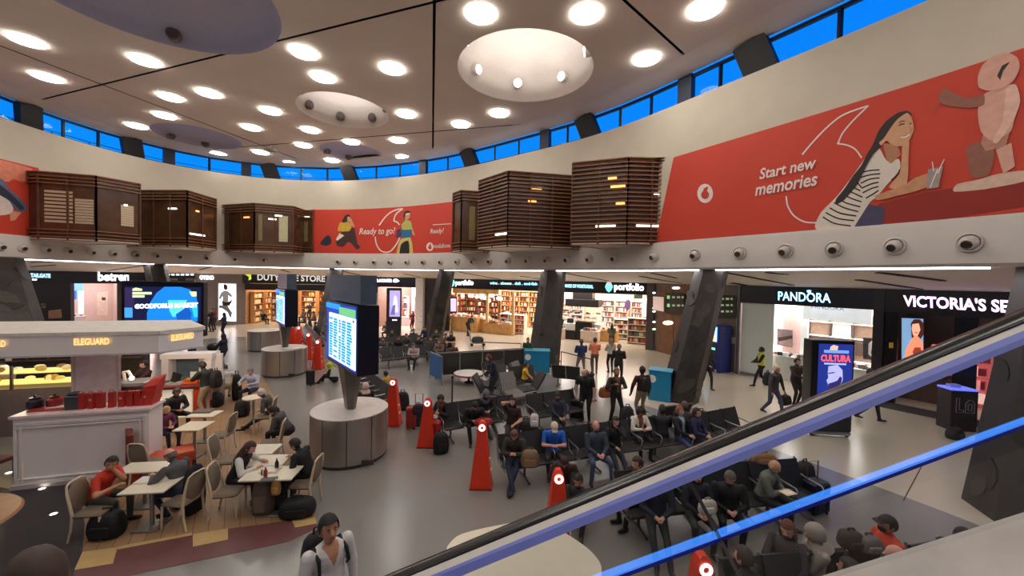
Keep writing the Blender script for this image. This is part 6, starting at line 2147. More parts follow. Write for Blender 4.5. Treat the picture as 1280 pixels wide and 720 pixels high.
tot([(-.22, .7), (-.2, .95), (-.05, 1.3), (.16, 1.65), (.28, 1.6), (.2, 1.25), (.06, .95), (.1, .7)], E((90, 170, 240), .9), 'arm', -.229)
tot([(-.14, 2.15), (.12, 2.2), (.26, 2.05), (.28, 1.75), (.18, 1.5), (.02, 1.42), (-.1, 1.5), (-.14, 1.62), (-.18, 1.72), (-.13, 1.8), (-.15, 1.95)], E((176, 176, 232), .95), 'face', -.228)
tot([(-.13, 1.62), (-.02, 1.66), (.12, 1.72), (.2, 1.86), (.26, 1.8), (.2, 1.5), (.02, 1.38), (-.1, 1.46)], E((50, 44, 110), .7), 'beard', -.231)
tot([(-.14, 1.92), (.04, 1.95), (.04, 1.98), (-.14, 1.95)], E((40, 36, 90), .7), 'brow', -.231)
MB().box((0, -.1, .12), (1.15, .3, .1), bev=.03).build('foot_beam', ALU, t)
for x in (-.5, .5):
    MB().tube([(x - .03, -.15, .06), (x + .03, -.15, .06)], .06, 10).build('wheel', BLACK, t)
# dark stand with outlined characters before the lingerie shop
q = at(1208, 540)
t = thing('number_stand', 'dark box stand with outlined letters and a blue-lit top, right of the escalator glass', 'stand', (q.x, q.y + .3, 0), R(-10))
MB().box((0, 0, .65), (.72, .5, 1.3)).build('box', M((34, 24, 24), .45), t)
MB().box((0, 0, 1.32), (.74, .52, .05)).build('lit_top', E((110, 120, 255), 1.2), t)
MB().box((-.12, .0, 1.4), (.26, .2, .1)).build('leaflets', M((180, 190, 240), .5), t)
LINEM = M((150, 140, 136), .5)
for pts in ([(-.22, 1.05), (-.22, .6), (-.02, .6), (-.02, .68), (-.14, .68), (-.14, 1.05), (-.22, 1.05)], [(.03, .6), (.03, .9), (.1, 1.0), (.2, 1.0), (.27, .9), (.27, .6), (.03, .6)], [(.1, .68), (.1, .88), (.2, .88), (.2, .68), (.1, .68)]):
    mb = MB()
    for a, b in zip(pts[:-1], pts[1:]):
        mb.bar((a[0], -.256, a[1]), (b[0], -.256, b[1]), .02, .012)
    mb.build('outline_letter', LINEM, t)
# LED wall behind the kiosk
a0, a1 = atd(154, 400, 20.5), atd(252, 400, 20.5)
t = thing('light_screen', 'big blue LED screen with a glowing globe above the cafe canopy', 'screen', ((a0.x + a1.x) / 2, a0.y, 0))
w2 = (a1.x - a0.x) / 2
zt2_ = atd(200, 356.5, 20.5).z
MB().box((0, .15, (zt2_ + 1.0) / 2 + .2), (w2 * 2 + .2, .3, zt2_ - 1.0), bev=.02).build('housing', M((12, 12, 20), .3), t)
for x in (-w2 * .7, w2 * .7):
    MB().box((x, .15, .6), (.25, .3, 1.2)).build('leg', BLACK, t)
def led(pts, m, nm, y):
    pp = [atd(px, py, 20.5) for px, py in pts]
    MB().add([(p.x - t.location.x, y, p.z) for p in pp], [tuple(range(len(pp)))]).build(nm, m, t)
led([(156, 358), (251.5, 359), (251.5, 402), (156, 402)], E((22, 26, 70), .7), 'screen', -.008)
led([(184, 402), (184, 392), (188, 378), (196, 366), (206, 358.5), (226, 358.5), (238, 362), (246, 372), (248, 385), (247, 402)], E((20, 130, 225), 1.0), 'globe', -.012)
led([(210, 375), (234, 375), (232, 384), (228, 396), (216, 396), (212, 388)], E((90, 215, 240), 1.0), 'continent', -.016)
led([(220, 393), (235, 383), (240, 392), (238, 402), (222, 402)], E((14, 90, 190), .9), 'sea', -.018)
led([(240, 384), (246, 378), (247.5, 396), (243, 397)], E((50, 200, 235), 1.0), 'continent', -.017)
led([(156, 384.5), (166, 384.5), (166, 397), (156, 397)], E((70, 160, 230), 1.0), 'tile', -.016)
led([(156, 360), (168, 360), (168, 384), (156, 384)], E((58, 44, 96), .6), 'tile', -.014)
for pts in ([(166, 361), (170, 359.5), (178, 361), (178, 363.5), (166, 363.5)], [(166, 365), (190, 365), (190, 368), (166, 368)], [(166, 368.8), (181, 368.8), (181, 371.8), (166, 371.8)], [(237, 364.5), (246, 364.5), (246, 370.5), (240, 370.5)]):
    led(pts, E((214, 240, 170), 1.1), 'small_text', -.02)
v_, f_ = text_mesh('GOODFORUS MARKET', .06, 0)
p0_, p1_, p2_ = atd(169, 385.5, 20.5), atd(248, 383.5, 20.5), atd(169, 380, 20.5)
MB().add([(p0_.x - t.location.x + (p1_.x - p0_.x) * a, -.024, p0_.z + (p1_.z - p0_.z) * a + (p2_.z - p0_.z) * b) for a, b in v_], f_).build('lettering', E((245, 250, 245), 1.6), t)

# ================================================================== escalator
EU = Vector((5.7, -1.0, 0)).normalized()        # uphill, to the right
EN = Vector((-EU.y, EU.x, 0))
if EN.y < 0:
    EN = -EN
SG = 1.40
E0, E1 = EN * SG, EN * SG + EU
def eline(x0, y0, x1, y1, s=None):
    """line on the glass plane through two pixels, as height = a + b * uphill distance"""
    s = SG if s is None else s
    p, q = onplane(x0, y0, EN * s, EN * s + EU), onplane(x1, y1, EN * s, EN * s + EU)
    u0, u1 = p.dot(EU), q.dot(EU)
    b = (q.z - p.z) / (u1 - u0)
    return p.z - b * u0, b
def eband(name, la, lb, s0, s1, m, parent, u0=-2.6, u1=3.2):
    """bar between two sloping lines, from s0 to s1 across"""
    vs = []
    for u in (u0, u1):
        for s, (a, b) in ((s0, la), (s1, la), (s1, lb), (s0, lb)):
            p = EN * s + EU * u
            vs.append((p.x, p.y, a + b * u))
    o = MB().add(vs, [(0, 1, 2, 3), (7, 6, 5, 4), (0, 4, 5, 1), (1, 5, 6, 2), (2, 6, 7, 3), (3, 7, 4, 0)]).build(name, m)
    return adopt(o, parent)
hb = eline(640, 668, 1280, 404)
hg = eline(640, 681, 1280, 416.5)
hl = eline(640, 693, 1280, 430)
ltop, lbot = eline(757, 714, 1280, 522), eline(769, 720, 1280, 529.5)
ldk = eline(770, 725, 1280, 534)
deck = eline(1050, 720, 1280, 648)
esc = thing('escalator', 'escalator balustrade with black handrail, glass and a blue light line, crossing the lower right', 'escalator', (EN.x * .7, EN.y * .7, 0))
RUB = M((20, 18, 20), .22, var=.1, spec=.6)
mb = MB()
pts, prof = [], [(-.034, -.016), (-.038, -.002), (-.03, .012), (0, .018), (.03, .012), (.038, -.002), (.034, -.016)]
vs = []
for u in (-2.6, 3.2):
    for ds, dz in prof:
        p = EN * (SG + ds) + EU * u
        vs.append((p.x, p.y, hb[0] + hb[1] * u + .018 + dz))
n7 = len(prof)
adopt(MB().add(vs, [(i, i + 1, n7 + i + 1, n7 + i) for i in range(n7 - 1)] + [(n7 - 1, 0, n7, 2 * n7 - 1), tuple(range(n7)), tuple(range(2 * n7 - 1, n7 - 1, -1))]).build('handrail', RUB, None, 'all'), esc)
def eslope(name, la, sa_, lb, sb_, m):
    """sloping band, from line la at sa_ down to line lb at sb_, with a flat back"""
    vs = []
    for u in (-2.6, 3.2):
        for s, (a, b) in ((sa_, la), (sb_, lb), (SG + .02, lb), (SG + .02, la)):
            p = EN * s + EU * u
            vs.append((p.x, p.y, a + b * u))
    adopt(MB().add(vs, [(3, 2, 1, 0), (4, 5, 6, 7), (0, 1, 5, 4), (1, 2, 6, 5), (2, 3, 7, 6), (3, 0, 4, 7)]).build(name, m), esc)
eslope('aluminium_profile', eline(640, 667, 1280, 403.5, SG - .025), SG - .025, eline(640, 677.5, 1280, 413, SG - .07), SG - .07, M((206, 200, 194), .4))
eslope('blue_lit_profile', eline(640, 677.5, 1280, 413, SG - .07), SG - .07, eline(640, 694, 1280, 431, SG - .10), SG - .10, M((112, 124, 206), .4, var=.04))  # lower aluminium profile, the LED's blue light put into its colour
# glass panes with joints square to the rail
GL = glass_mat((226, 230, 232), .06)
sl = hl[1]
for k in range(-1, 3):
    pw_ = 1.6
    jt = onplane(862, 604, E0, E1).dot(EU)
    uA, uB = jt + (k - 1) * pw_, jt + k * pw_
    uA, uB = max(uA, -2.6), min(uB, 3.2)
    sk = lambda u, z: u + (hl[0] + hl[1] * u - z) * sl * .9
    vs = []
    for u in (uA + .006, uB - .006):
        zt0 = hl[0] + hl[1] * u
        zb0 = deck[0] + deck[1] * u
        p = EN * SG + EU * u
        h_ = zt0 - zb0
        sh = h_ * sl * .75
        q = EN * SG + EU * (u + sh)
        vs += [(p.x, p.y, zt0), (q.x, q.y, deck[0] + deck[1] * (u + sh))]
    adopt(MB().add(vs, [(0, 1, 3, 2)]).build('glass_pane', GL), esc)
    a, b = Vector(vs[0]), Vector(vs[1])
    adopt(MB().bar(a - EU * .006, b - EU * .006, .008, .012).build('glass_joint', M((90, 88, 84), .4)), esc)
REFLM = bpy.data.materials.new('blue_reflection')  # blue light reflected in the glass, painted as a see-through glow
REFLM.use_nodes = True
_t = REFLM.node_tree
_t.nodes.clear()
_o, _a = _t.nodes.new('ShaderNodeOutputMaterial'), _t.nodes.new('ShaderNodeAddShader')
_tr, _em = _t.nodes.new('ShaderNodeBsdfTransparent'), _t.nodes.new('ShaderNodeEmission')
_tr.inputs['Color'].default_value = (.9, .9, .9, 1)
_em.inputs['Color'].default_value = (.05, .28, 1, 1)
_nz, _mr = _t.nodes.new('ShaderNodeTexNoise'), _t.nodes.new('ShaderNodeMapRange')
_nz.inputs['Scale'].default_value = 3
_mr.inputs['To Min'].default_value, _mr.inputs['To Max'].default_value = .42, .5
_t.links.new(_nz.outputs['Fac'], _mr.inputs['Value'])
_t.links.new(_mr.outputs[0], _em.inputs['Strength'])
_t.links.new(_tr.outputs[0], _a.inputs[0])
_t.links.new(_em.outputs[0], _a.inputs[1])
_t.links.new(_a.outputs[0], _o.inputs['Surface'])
eband('reflection_line', ltop, lbot, SG - .004, SG + .004, REFLM, esc)  # the painted reflection, a glowing strip on the pane
eband('reflection_edge', lbot, ldk, SG - .004, SG + .006, M((10, 20, 120), .4, emit=.25), esc)  # dark blue lower edge of the painted reflection
d2 = (deck[0] - .03, deck[1])
eband('deck', deck, d2, SG - .26, SG + .02, M((214, 204, 194), .4), esc)
eband('skirt', d2, (d2[0] - .35, d2[1]), SG - .27, SG - .24, M((60, 60, 62), .35, metal=.5), esc)
sb = deck[0] - .25
for k in range(10):
    u = -2.6 + k * .42
    z = sb + deck[1] * (u + .2)
    p = EN * .62 + EU * (u + .2)
    o = MB().box((0, 0, 0), (.42, 1.0, .2)).build('step', M((70, 70, 72), .45, metal=.5))
    o.location, o.rotation_euler = (p.x, p.y, z - .1), (0, 0, math.atan2(EU.y, EU.x))
    adopt(o, esc)
eband('truss', (sb - .35, deck[1]), (sb - 1.2, deck[1]), .05, SG - .05, M((90, 90, 94), .5), esc)

# ================================================================== people
def V(*a):
    return Vector(a)
def ik(a, c, l1, l2, pole):
    d = c - a
    L = min(d.length, (l1 + l2) * .995)
    dn = d.normalized()
    c2 = a + dn * L
    x = (l1 * l1 - l2 * l2 + L * L) / (2 * L)
    h = math.sqrt(max(0, l1 * l1 - x * x))
    p = pole - dn * pole.dot(dn)
    p = p.normalized() if p.length > 1e-4 else V(0, 0, 1)
    return a + dn * x + p * h, c2

def capsule(mb, a, b, ra, rb, n=10):
    d = b - a
    if d.length < 1e-5:
        d = V(0, 0, 1e-3)
    u = d.normalized()
    mb.tube([a - u * ra * .95, a - u * ra * .6, a, b, b + u * rb * .6, b + u * rb * .95], [ra * .25, ra * .8, ra, rb, rb * .8, rb * .25], n)

SKIN = {'light': (214, 164, 136), 'tan': (186, 132, 100), 'brown': (126, 84, 62), 'dark': (78, 52, 40), 'pink': (220, 160, 140)}
PEOPLE = []
EYEW, EYEB = M((176, 160, 150), .4), M((30, 22, 20), .3)

def person(label, px, py, kind='sit', face=180, top=(40, 40, 44), pants=(44, 46, 58), skin='light', hair=(40, 30, 26), style='short', shoes=(30, 28, 28), sleeves='long', lean=0, hp=0, hy=0,
           L='lap', Rh='lap', legs=None, s=1.0, bulk=1.0, fem=False, vox=None, inner=None, shorts=False, ztop=None, group=None, sleevec=None, hat=None, feet=None, mask=None, depth=None, roll=0, floor_z=0.0, vneck=False, hv=1.0, hs=1.0):
    """px, py: where the top of the head is seen; face: way the body faces (0 away, 90 right, 180 camera, 270 left)"""
    S = s * (1.045 if kind in ('stand', 'walk') and s >= .97 and not fem else 1.0)
    hz = {'sit': .52, 'stand': .93, 'walk': .91, 'floor': .14}[kind]
    pel = V(0, 0, hz)
    ln = R(lean)
    sp = V(0, math.sin(ln), math.cos(ln))
    neck = pel + sp * .50
    chest = pel + sp * .32
    hl_ = R(lean * .55 + hp)
    yaw = R(hy)
    hup = V(0, math.sin(hl_), math.cos(hl_))
    hfw = V(0, math.cos(hl_), -math.sin(hl_))
    Rz = Matrix.Rotation(-yaw, 3, hup)
    hfw = Rz @ hfw
    hrt = hfw.cross(hup)
    hc = neck + (sp * .4 + hup * .6).normalized() * .155 + hfw * .018
    w = (.175 if fem else .205) * (1 + (bulk - 1) * .5)
    shl = [neck - sp * .055 + V(x * w, 0, 0) for x in (-1, 1)]
    fwd = V(0, 1, 0)
    def hand(spec, i):
        x = (-1, 1)[i]
        sh = shl[i]
        if isinstance(spec, tuple):
            return V(*spec)
        return {'side': sh + V(x * .07, .04, -.53), 'lap': pel + V(x * .07, .30, .13), 'phone': pel + sp * .18 + V(x * .04, .30, .06), 'table': pel + V(x * .16, .46, .26), 'chin': hc + hfw * .09 - hup * .13 + V(x * .03, 0, 0),
                'fold': chest + V(-x * .1, .20, -.1), 'pocket': sh + V(x * .1, .1, -.46), 'phone_up': neck + V(x * .04, .32, -.12), 'knee': pel + V(x * .12, .40, .04), 'ear': hc + hrt * x * .1 + hup * -.02, 'back': sh + V(-x * .1, -.22, -.4),
                'strap': sh + V(-x * .05, .15, -.14), 'hold': sh + V(x * .12, .1, -.5), 'push': chest + V(x * .05, .42, -.12), 'behind_head': hc - hfw * .08 + V(x * .1, 0, 0)}[spec]
    hands = [hand(L, 0), hand(Rh, 1)]
    hip = [pel + V(x * .09, 0, -.02) for x in (-1, 1)]
    fz = .075
    legs = legs or {'sit': 'sit', 'stand': 'stand', 'walk': 'walk', 'floor': 'floor'}[kind]
    fts = {'sit': [V(-.12, .46, fz), V(.12, .42, fz)], 'cross': [V(-.08, .48, fz), V(-.02, .66, .32)], 'stretch': [V(-.1, .80, fz + .02), V(.1, .74, fz + .02)], 'tuck': [V(-.12, .22, fz), V(.12, .26, fz)], 'ankle': [V(.05, .62, fz), V(-.05, .66, fz + .06)],
           'stand': [V(-.1, 0, fz), V(.1, .03, fz)], 'walk': [V(-.08, .27, fz), V(.08, -.3, fz + .05)], 'apart': [V(-.17, .02, fz), V(.17, -.02, fz)], 'floor': [V(-.16, .62, fz), V(.14, .55, fz)], 'up': [V(-.12, .62, .42), V(.1, .6, .42)],
           'wide': [V(-.24, .44, fz), V(.24, .42, fz)]}[legs]
    B = []                                       # bones: a, b, ra, rb, region
    mb = MB()
    k = bulk * 1.13
    # trunk, one lofted body
    prof = [(-.13, .09, .08), (-.06, .155, .115), (.02, .168, .122), (.16, .15, .108), (.26, .15 if not fem else .13, .104), (.36, .172 if not fem else .15, .116), (.43, .178 if not fem else .155, .108), (.475, .14, .085), (.51, .07, .065), (.53, .05, .05)]
    vs = []
    dep = V(0, math.cos(ln), -math.sin(ln))
    for t_, a_, b_ in prof:
        c = pel + sp * t_
        kk = k if t_ < .48 else 1
        vs += [c + V(1, 0, 0) * (a_ * kk * math.cos(2 * math.pi * q / 14)) + dep * (b_ * kk * math.sin(2 * math.pi * q / 14)) for q in range(14)]
    nr = len(prof)
    fs = [tuple(range(13, -1, -1)), tuple(range((nr - 1) * 14, nr * 14))]
    for i in range(nr - 1):
        fs += [(i * 14 + q, i * 14 + (q + 1) % 14, (i + 1) * 14 + (q + 1) % 14, (i + 1) * 14 + q) for q in range(14)]
    mb.add(vs, fs)
    hem = .0 if kind in ('stand', 'walk') else .02
    B += [(pel - sp * .1, pel + sp * (hem - .02), .16, .16, 'pants'), (pel + sp * (hem + .05), neck - sp * .06, .155, .15, 'top')]
    B += [(neck - sp * .02, hc - hup * .06, .055, .05, 'skin')]
    capsule(mb, neck - sp * .04, hc - hup * .04, .054, .05)
    jk = .010 if sleeves == 'long' else 0.0
    sc_ = 'sleeve' if sleevec else 'top'
    hd = []
    for i, x in enumerate((-1, 1)):
        sh = shl[i]
        mb.ball(sh - V(x * .012, 0, .012), .072, 10, 7)
        pole = V(x * 1.0, -.3, -.7)
        if (L, Rh)[i] in ('chin', 'ear', 'behind_head'):
            pole = V(x * .7, .5, -.6)
        el, wr = ik(sh, hands[i], .285, .25, pole)
        capsule(mb, sh, el, .063 + jk, .051 + jk)
        capsule(mb, el, wr, .048 + jk, .033 + jk * .6)
        hdv = ((wr - el).normalized() * .8 + fwd * .2).normalized()
        B += [(sh, el if sleeves != 'short' else sh.lerp(el, .75), .056, .045, sc_)]
        if sleeves == 'short':
            B += [(sh.lerp(el, .85), el, .046, .044, 'skin'), (el, wr, .044, .031, 'skin')]
        elif sleeves == 'elbow':
            B += [(el, wr, .044, .031, 'skin')]
        else:
            B += [(el, wr - hdv * .01, .044, .031, sc_)]
        tip = wr + hdv * .075
        capsule(mb, wr + hdv * .01, tip, .030, .034)
        B += [(wr + hdv * .035, tip + hdv * .03, .03, .034, 'skin')]
        hd.append((wr, tip, hdv, x))
        kn, an = ik(hip[i], fts[i], .44, .43, V(x * (.25 if legs != 'cross' else .1), 1, .6 if kind != 'stand' else .15))
        capsule(mb, hip[i], kn, .092 * k if kind not in () else .09, .060)
        capsule(mb, kn, an, .064, .045)
        toe = an + (V(x * .2, 1, -.12 if an.z > .12 else 0)).normalized() * .155
        toe.z = max(toe.z - .03, .032)
        heel = an + V(0, -.03, -.035)
        heel.z = max(heel.z, .035)
        capsule(mb, heel, toe, .043, .034)
        if shorts:
            B += [(hip[i], hip[i].lerp(kn, .85), .09, .065, 'pants'), (hip[i].lerp(kn, .95), kn, .058, .058, 'skin'), (kn, an, .056, .042, 'skin')]
        else:
            B += [(hip[i], kn, .09, .06, 'pants'), (kn, an + V(0, 0, .015), .056, .042, 'pants')]
        B += [(heel, toe, .043, .034, 'shoe')]
    # head
    def hp_(x, y, z):
        return hc + (hrt * x + hfw * y + hup * z) * 1.1
    Hm = (Matrix((hrt, hfw, hup)).transposed() * (1.1 * hs)).to_4x4()
    Hm.translation = hc
    hb_ = MB()
    hb_.ball((0, 0, .012), (.074, .092, .102), 14, 10)
    hb_.ball((0, .026, -.058), (.054, .058, .056), 12, 8)
    hb_.ball((0, .055, -.02), (.05, .04, .06), 10, 7)
    for x in (-1, 1):
        hb_.ball((x * .076, -.006, -.008), (.014, .022, .034), 8, 6)
    hb_.tube([(0, .084, .018), (0, .108, -.018), (0, .09, -.03)], [.010, .017, .012], 7)
    mb.add([Hm @ Vector(p) for p in hb_.v], hb_.f)
    B += [(hp_(0, 0, .03), hp_(0, .02, -.05), .09, .06, 'skin')]
    # ---- place
    rz = heading(face)
    Rm = Matrix.Rotation(rz, 4, 'Z')
    zt_p = (hc.z + .125) * S + floor_z
    if feet:
        fp = at(*feet)
        org = fp - (Rm @ V(0, 0, 0))
        org.z = floor_z
    else:
        hw_ = atd(px, py, depth) if depth else at(px, py, ztop or zt_p)
        off = Rm @ (hc * S)
        org = V(hw_.x - off.x, hw_.y - off.y, floor_z)
    dist = math.hypot(org.x, org.y)
    vx = vox or (.0135 if dist < 8 else .017 if dist < 14 else .022)
    me = bpy.data.meshes.new('person')
    me.from_pydata([tuple(p) for p in mb.v], [], mb.f)
    o = bpy.data.objects.new('person', me)
    COL.objects.link(o)
    md = o.modifiers.new('r', 'REMESH')
    md.mode = 'VOXEL'
    md.voxel_size = vx
    md2 = o.modifiers.new('s', 'SMOOTH')
    md2.factor, md2.iterations = .5, 3
    o.location = org
    o.rotation_euler = (R(roll) if roll else 0, 0, rz)
    o.scale = (S, S, S)
    tag(o, label, 'person', group)
    sk = M(SKIN[skin], .5, var=.05)
    mats = {'skin': sk, 'top': M(top, .75, var=.12, scale=9, bump=.05), 'pants': M(pants, .75, var=.12, scale=9), 'shoe': M(shoes, .5), 'sleeve': M(sleevec or top, .75), 'inner': M(inner or top, .7)}
    PEOPLE.append((o, B, mats, hd, 2 if vneck else 1 if inner is not None else 0, sp, pel, dep))
    near = dist < 15
    def part(b, name, m, smooth=True):
        q = bpy.data.objects.new(name, b.mesh(m, smooth))
        COL.objects.link(q)
        q.parent = o
        q.matrix_local = Hm
        return q
    # eyes, brows and mouth
    if near or True:
        b = MB()
        for x in (-1, 1):
            b.mat(EYEW).ball((x * .029, .086, .012), (.011, .006, .006), 7, 5)
            b.mat(EYEB).ball((x * .029, .0895, .012), (.006, .004, .006), 6, 4)
        part(b, 'eyes', None)
        b = MB()
        b.ball((0, .086, -.053), (.022, .007, .006), 8, 5)
        part(b, 'mouth', M((150, 80, 72), .5))
        if style != 'none' and near:
            b = MB()
            for x in (-1, 1):
                b.bar((x * .016, .092, .030), (x * .042, .082, .032), .008, .006)
            part(b, 'eyebrows', M(hair, .7))
    hm = M(hair, .65, var=.25, scale=14)
    b = MB()
    if style in ('short', 'long', 'bun', 'curly', 'bob', 'sides'):
        n, m = 18, 12
        gs = {'curly': 1.38}.get(style, 1.17) * hv
        vs, keep = [], []
        for i in range(m + 1):
            a = -math.pi / 2 + math.pi * i / m
            for q in range(n):
                t_ = 2 * math.pi * q / n
                jit = 1 + (rnd.uniform(-.05, .07) if style == 'curly' else rnd.uniform(-.012, .02))
                x, y, z = .074 * gs * jit * math.cos(a) * math.cos(t_), .092 * gs * jit * math.cos(a) * math.sin(t_), .102 * gs * jit * math.sin(a) + .012
                vs.append((x, y - .004, z))
        lowz = {'short': -.055, 'long': -.09, 'bun': -.05, 'curly': -.12, 'bob': -.10, 'sides': -.05}[style]
        fs = []
        for i in range(m):
            for q in range(n):
                f = (i * n + q, i * n + (q + 1) % n, (i + 1) * n + (q + 1) % n, (i + 1) * n + q)
                cx = sum(vs[j][0] for j in f) / 4
                cy = sum(vs[j][1] for j in f) / 4
                cz = sum(vs[j][2] for j in f) / 4
                front = cy > .022
                if front and cz < .068 and abs(cx) < .08:
                    continue
                if cz < lowz or (cy > -.01 and cz < -.02 and style in ('short', 'bun', 'sides')):
                    continue
                if style == 'sides' and cz > .045:
                    continue
                fs.append(f)
        b.add(vs, fs)
        if style in ('long', 'bob'):
            ll = -.30 if style == 'long' else -.15
            vs, fs = [], []
            n = 11
            for j in range(6):
                g = j / 5
                z = .03 + (ll - .03) * g
                for q in range(n):
                    t_ = R(-200 + 220 * q / (n - 1))
                    rr_ = 1.12 + .12 * math.sin(g * 3) + .1 * g
                    vs.append((.074 * rr_ * math.cos(t_), .088 * rr_ * math.sin(t_) - .004 - .02 * g, z))
            for j in range(5):
                fs += [(j * n + q, j * n + q + 1, (j + 1) * n + q + 1, (j + 1) * n + q) for q in range(n - 1)]
            b.add(vs, fs)
        if style == 'bun':
            b.ball((0, -.11, .05), .045, 10, 7)
        part(b, 'hair', hm)
    if hat:
        b = MB()
        hk, hcol = hat
        if hk == 'cap':
            n = 18
            vs, fs = [], []
            for j in range(7):
                a = R(2 + 88 * j / 6)
                vs += [(.083 * math.cos(a) * math.cos(2 * math.pi * q / n), .101 * math.cos(a) * math.sin(2 * math.pi * q / n), .045 + .078 * math.sin(a)) for q in range(n)]
            for j in range(6):
                fs += [(j * n + q, j * n + (q + 1) % n, (j + 1) * n + (q + 1) % n, (j + 1) * n + q) for q in range(n)]
            b.add(vs, fs)
            b.add([(-.06, .08, .05), (.06, .08, .05), (.05, .15, .035), (-.05, .15, .035), (-.06, .08, .058), (.06, .08, .058), (.05, .15, .042), (-.05, .15, .042)], [(3, 2, 1, 0), (4, 5, 6, 7), (0, 1, 5, 4), (1, 2, 6, 5), (2, 3, 7, 6), (3, 0, 4, 7)])
            part(b, 'cap', M(hcol, .7))
        else:                                     # hood or scarf round the head
            n, m = 18, 12
            vs, fs = [], []
            for i in range(m + 1):
                a = -math.pi / 2 + math.pi * i / m
                for q in range(n):
                    t_ = 2 * math.pi * q / n
                    vs.append((.098 * math.cos(a) * math.cos(t_), .118 * math.cos(a) * math.sin(t_) - .016, .128 * math.sin(a) + .002))
            for i in range(m):
                for q in range(n):
                    f = (i * n + q, i * n + (q + 1) % n, (i + 1) * n + (q + 1) % n, (i + 1) * n + q)
                    cx = sum(vs[j][0] for j in f) / 4
                    cy = sum(vs[j][1] for j in f) / 4
                    cz = sum(vs[j][2] for j in f) / 4
                    if cy > .05 and abs(cx) < .066 and -.09 < cz < .075:
                        continue
                    fs.append(f)
            b.add(vs, fs)
            b.lathe([(.10, -.1), (.13, -.15), (.15, -.2)], n=16, cap=False)
            part(b, 'hood', M(hcol, .8))
    if mask:
        b = MB()
        b.ball((0, .06, -.05), (.058, .05, .05), 10, 7)
        part(b, 'face_mask', M(mask, .7))
    return o

def finish_people():
    bpy.context.view_layer.update()
    dg = bpy.context.evaluated_depsgraph_get()
    for o, B, mats, hd, inner, sp, pel, dep in PEOPLE:
        me = bpy.data.meshes.new_from_object(o.evaluated_get(dg))
        n = len(me.vertices)
        v = np.empty(n * 3)
        me.vertices.foreach_get('co', v)
        v = v.reshape(-1, 3)
        fl_ = [tuple(p.vertices) for p in me.polygons]
        nf = len(fl_)
        f4 = np.array([(f + (f[-1],) * 4)[:4] for f in fl_])
        c = v[f4].mean(1)
        best = np.full(nf, 1e9)
        reg = np.zeros(nf, int)
        names = ['skin', 'top', 'pants', 'shoe', 'sleeve', 'inner']
        for a, b, ra, rb, r_ in B:
            a, b = np.array(a), np.array(b)
            d = b - a
            t = np.clip(((c - a) @ d) / max(1e-9, d @ d), 0, 1)
            q = a + t[:, None] * d
            ds = np.linalg.norm(c - q, axis=1) / (ra + (rb - ra) * t)
            m = ds < best
            best[m] = ds[m]
            reg[m] = names.index(r_)
        if inner:
            rel = c - np.array(pel)
            hgt = rel @ np.array(sp)
            fr = rel @ np.array(dep)
            m = (reg == 1) & (np.abs(c[:, 0]) < .045 + .05 * np.clip((hgt - .3) * 3, 0, 1)) & (fr > .03) & (hgt > .05)
            reg[m] = 5 if inner == 1 else reg[m]
            if inner == 2:
                m = (reg == 1) & (fr > .02) & (hgt > .30) & (np.abs(c[:, 0]) < (hgt - .30) * .42)
                reg[m] = 0
        # fingers: four and a thumb on each hand, rooted in the palm
        fb = MB()
        for wr, tip, d, x in hd:
            up = Vector((0, 0, 1)) if abs(d.z) < .8 else Vector((0, 1, 0))
            sd = d.cross(up).normalized()
            nn = sd.cross(d).normalized()
            base = wr.lerp(tip, .85)
            for k, ln in enumerate((.062, .072, .068, .052)):
                p0 = base + sd * ((k - 1.5) * .017)
                p1 = p0 + d * ln * .55 - nn * .006
                p2 = p1 + d * ln * .4 - nn * .02
                fb.tube([p0, p1, p2], [.0095, .0085, .0065], 5)
            p0 = wr.lerp(tip, .35) + sd * (-x * .026)
            fb.tube([p0, p0 + d * .03 + sd * (-x * .018), p0 + d * .055 + sd * (-x * .02) - nn * .008], [.012, .010, .008], 5)
        off = n
        nv = [tuple(p) for p in v] + fb.v
        nfcs = fl_ + [tuple(i + off for i in f) for f in fb.f]
        reg = np.concatenate([reg, np.zeros(len(fb.f), int)])
        m2 = bpy.data.meshes.new('person')
        m2.from_pydata(nv, [], nfcs)
        for k in names:
            m2.materials.append(mats[k])
        m2.polygons.foreach_set('material_index', reg.astype(np.int32))
        m2.polygons.foreach_set('use_smooth', [True] * len(nfcs))
        old = o.data
        o.modifiers.clear()
        o.data = m2
        bpy.data.meshes.remove(old)
        bpy.data.meshes.remove(me)

# ------------------------------------------------------------------ luggage
def suitcase(label, px, py, w=.42, d=.24, h=.62, c=(30, 30, 34), az=180, handle=True, z0=0.0, tilt=0):
    q = at(px, py)
    t = thing('suitcase', label, 'suitcase', (q.x, q.y, z0), heading(az))
    m = M(c, .45, var=.1)
    MB().box((0, 0, .05 + h / 2), (w, d, h), bev=.04).build('shell', m, t)
    for x in (-w / 2 + .05, w / 2 - .05):
        for y in (-d / 2 + .05, d / 2 - .05):
            MB().tube([(x - .012, y, .028), (x + .012, y, .028)], .028, 8).build('wheel', BLACK, t)
    for x in (-w * .25, w * .25):
        MB().box((x, d / 2 + .004, .05 + h / 2), (.02, .012, h * .85)).build('rib', M(tuple(int(v * .7) for v in c), .5), t)
    if handle:
        MB().tube([(-w * .3, -d * .3, h), (-w * .3, -d * .3, h + .4), (w * .3, -d * .3, h + .4), (w * .3, -d * .3, h)], .012, 6).build('pull_handle', M((120, 120, 122), .3, metal=.7), t)
    else:
        MB().tube([(-.08, 0, h + .04), (-.07, 0, h + .09), (.07, 0, h + .09), (.08, 0, h + .04)], .012, 6).build('grip', BLACK, t)
    return t

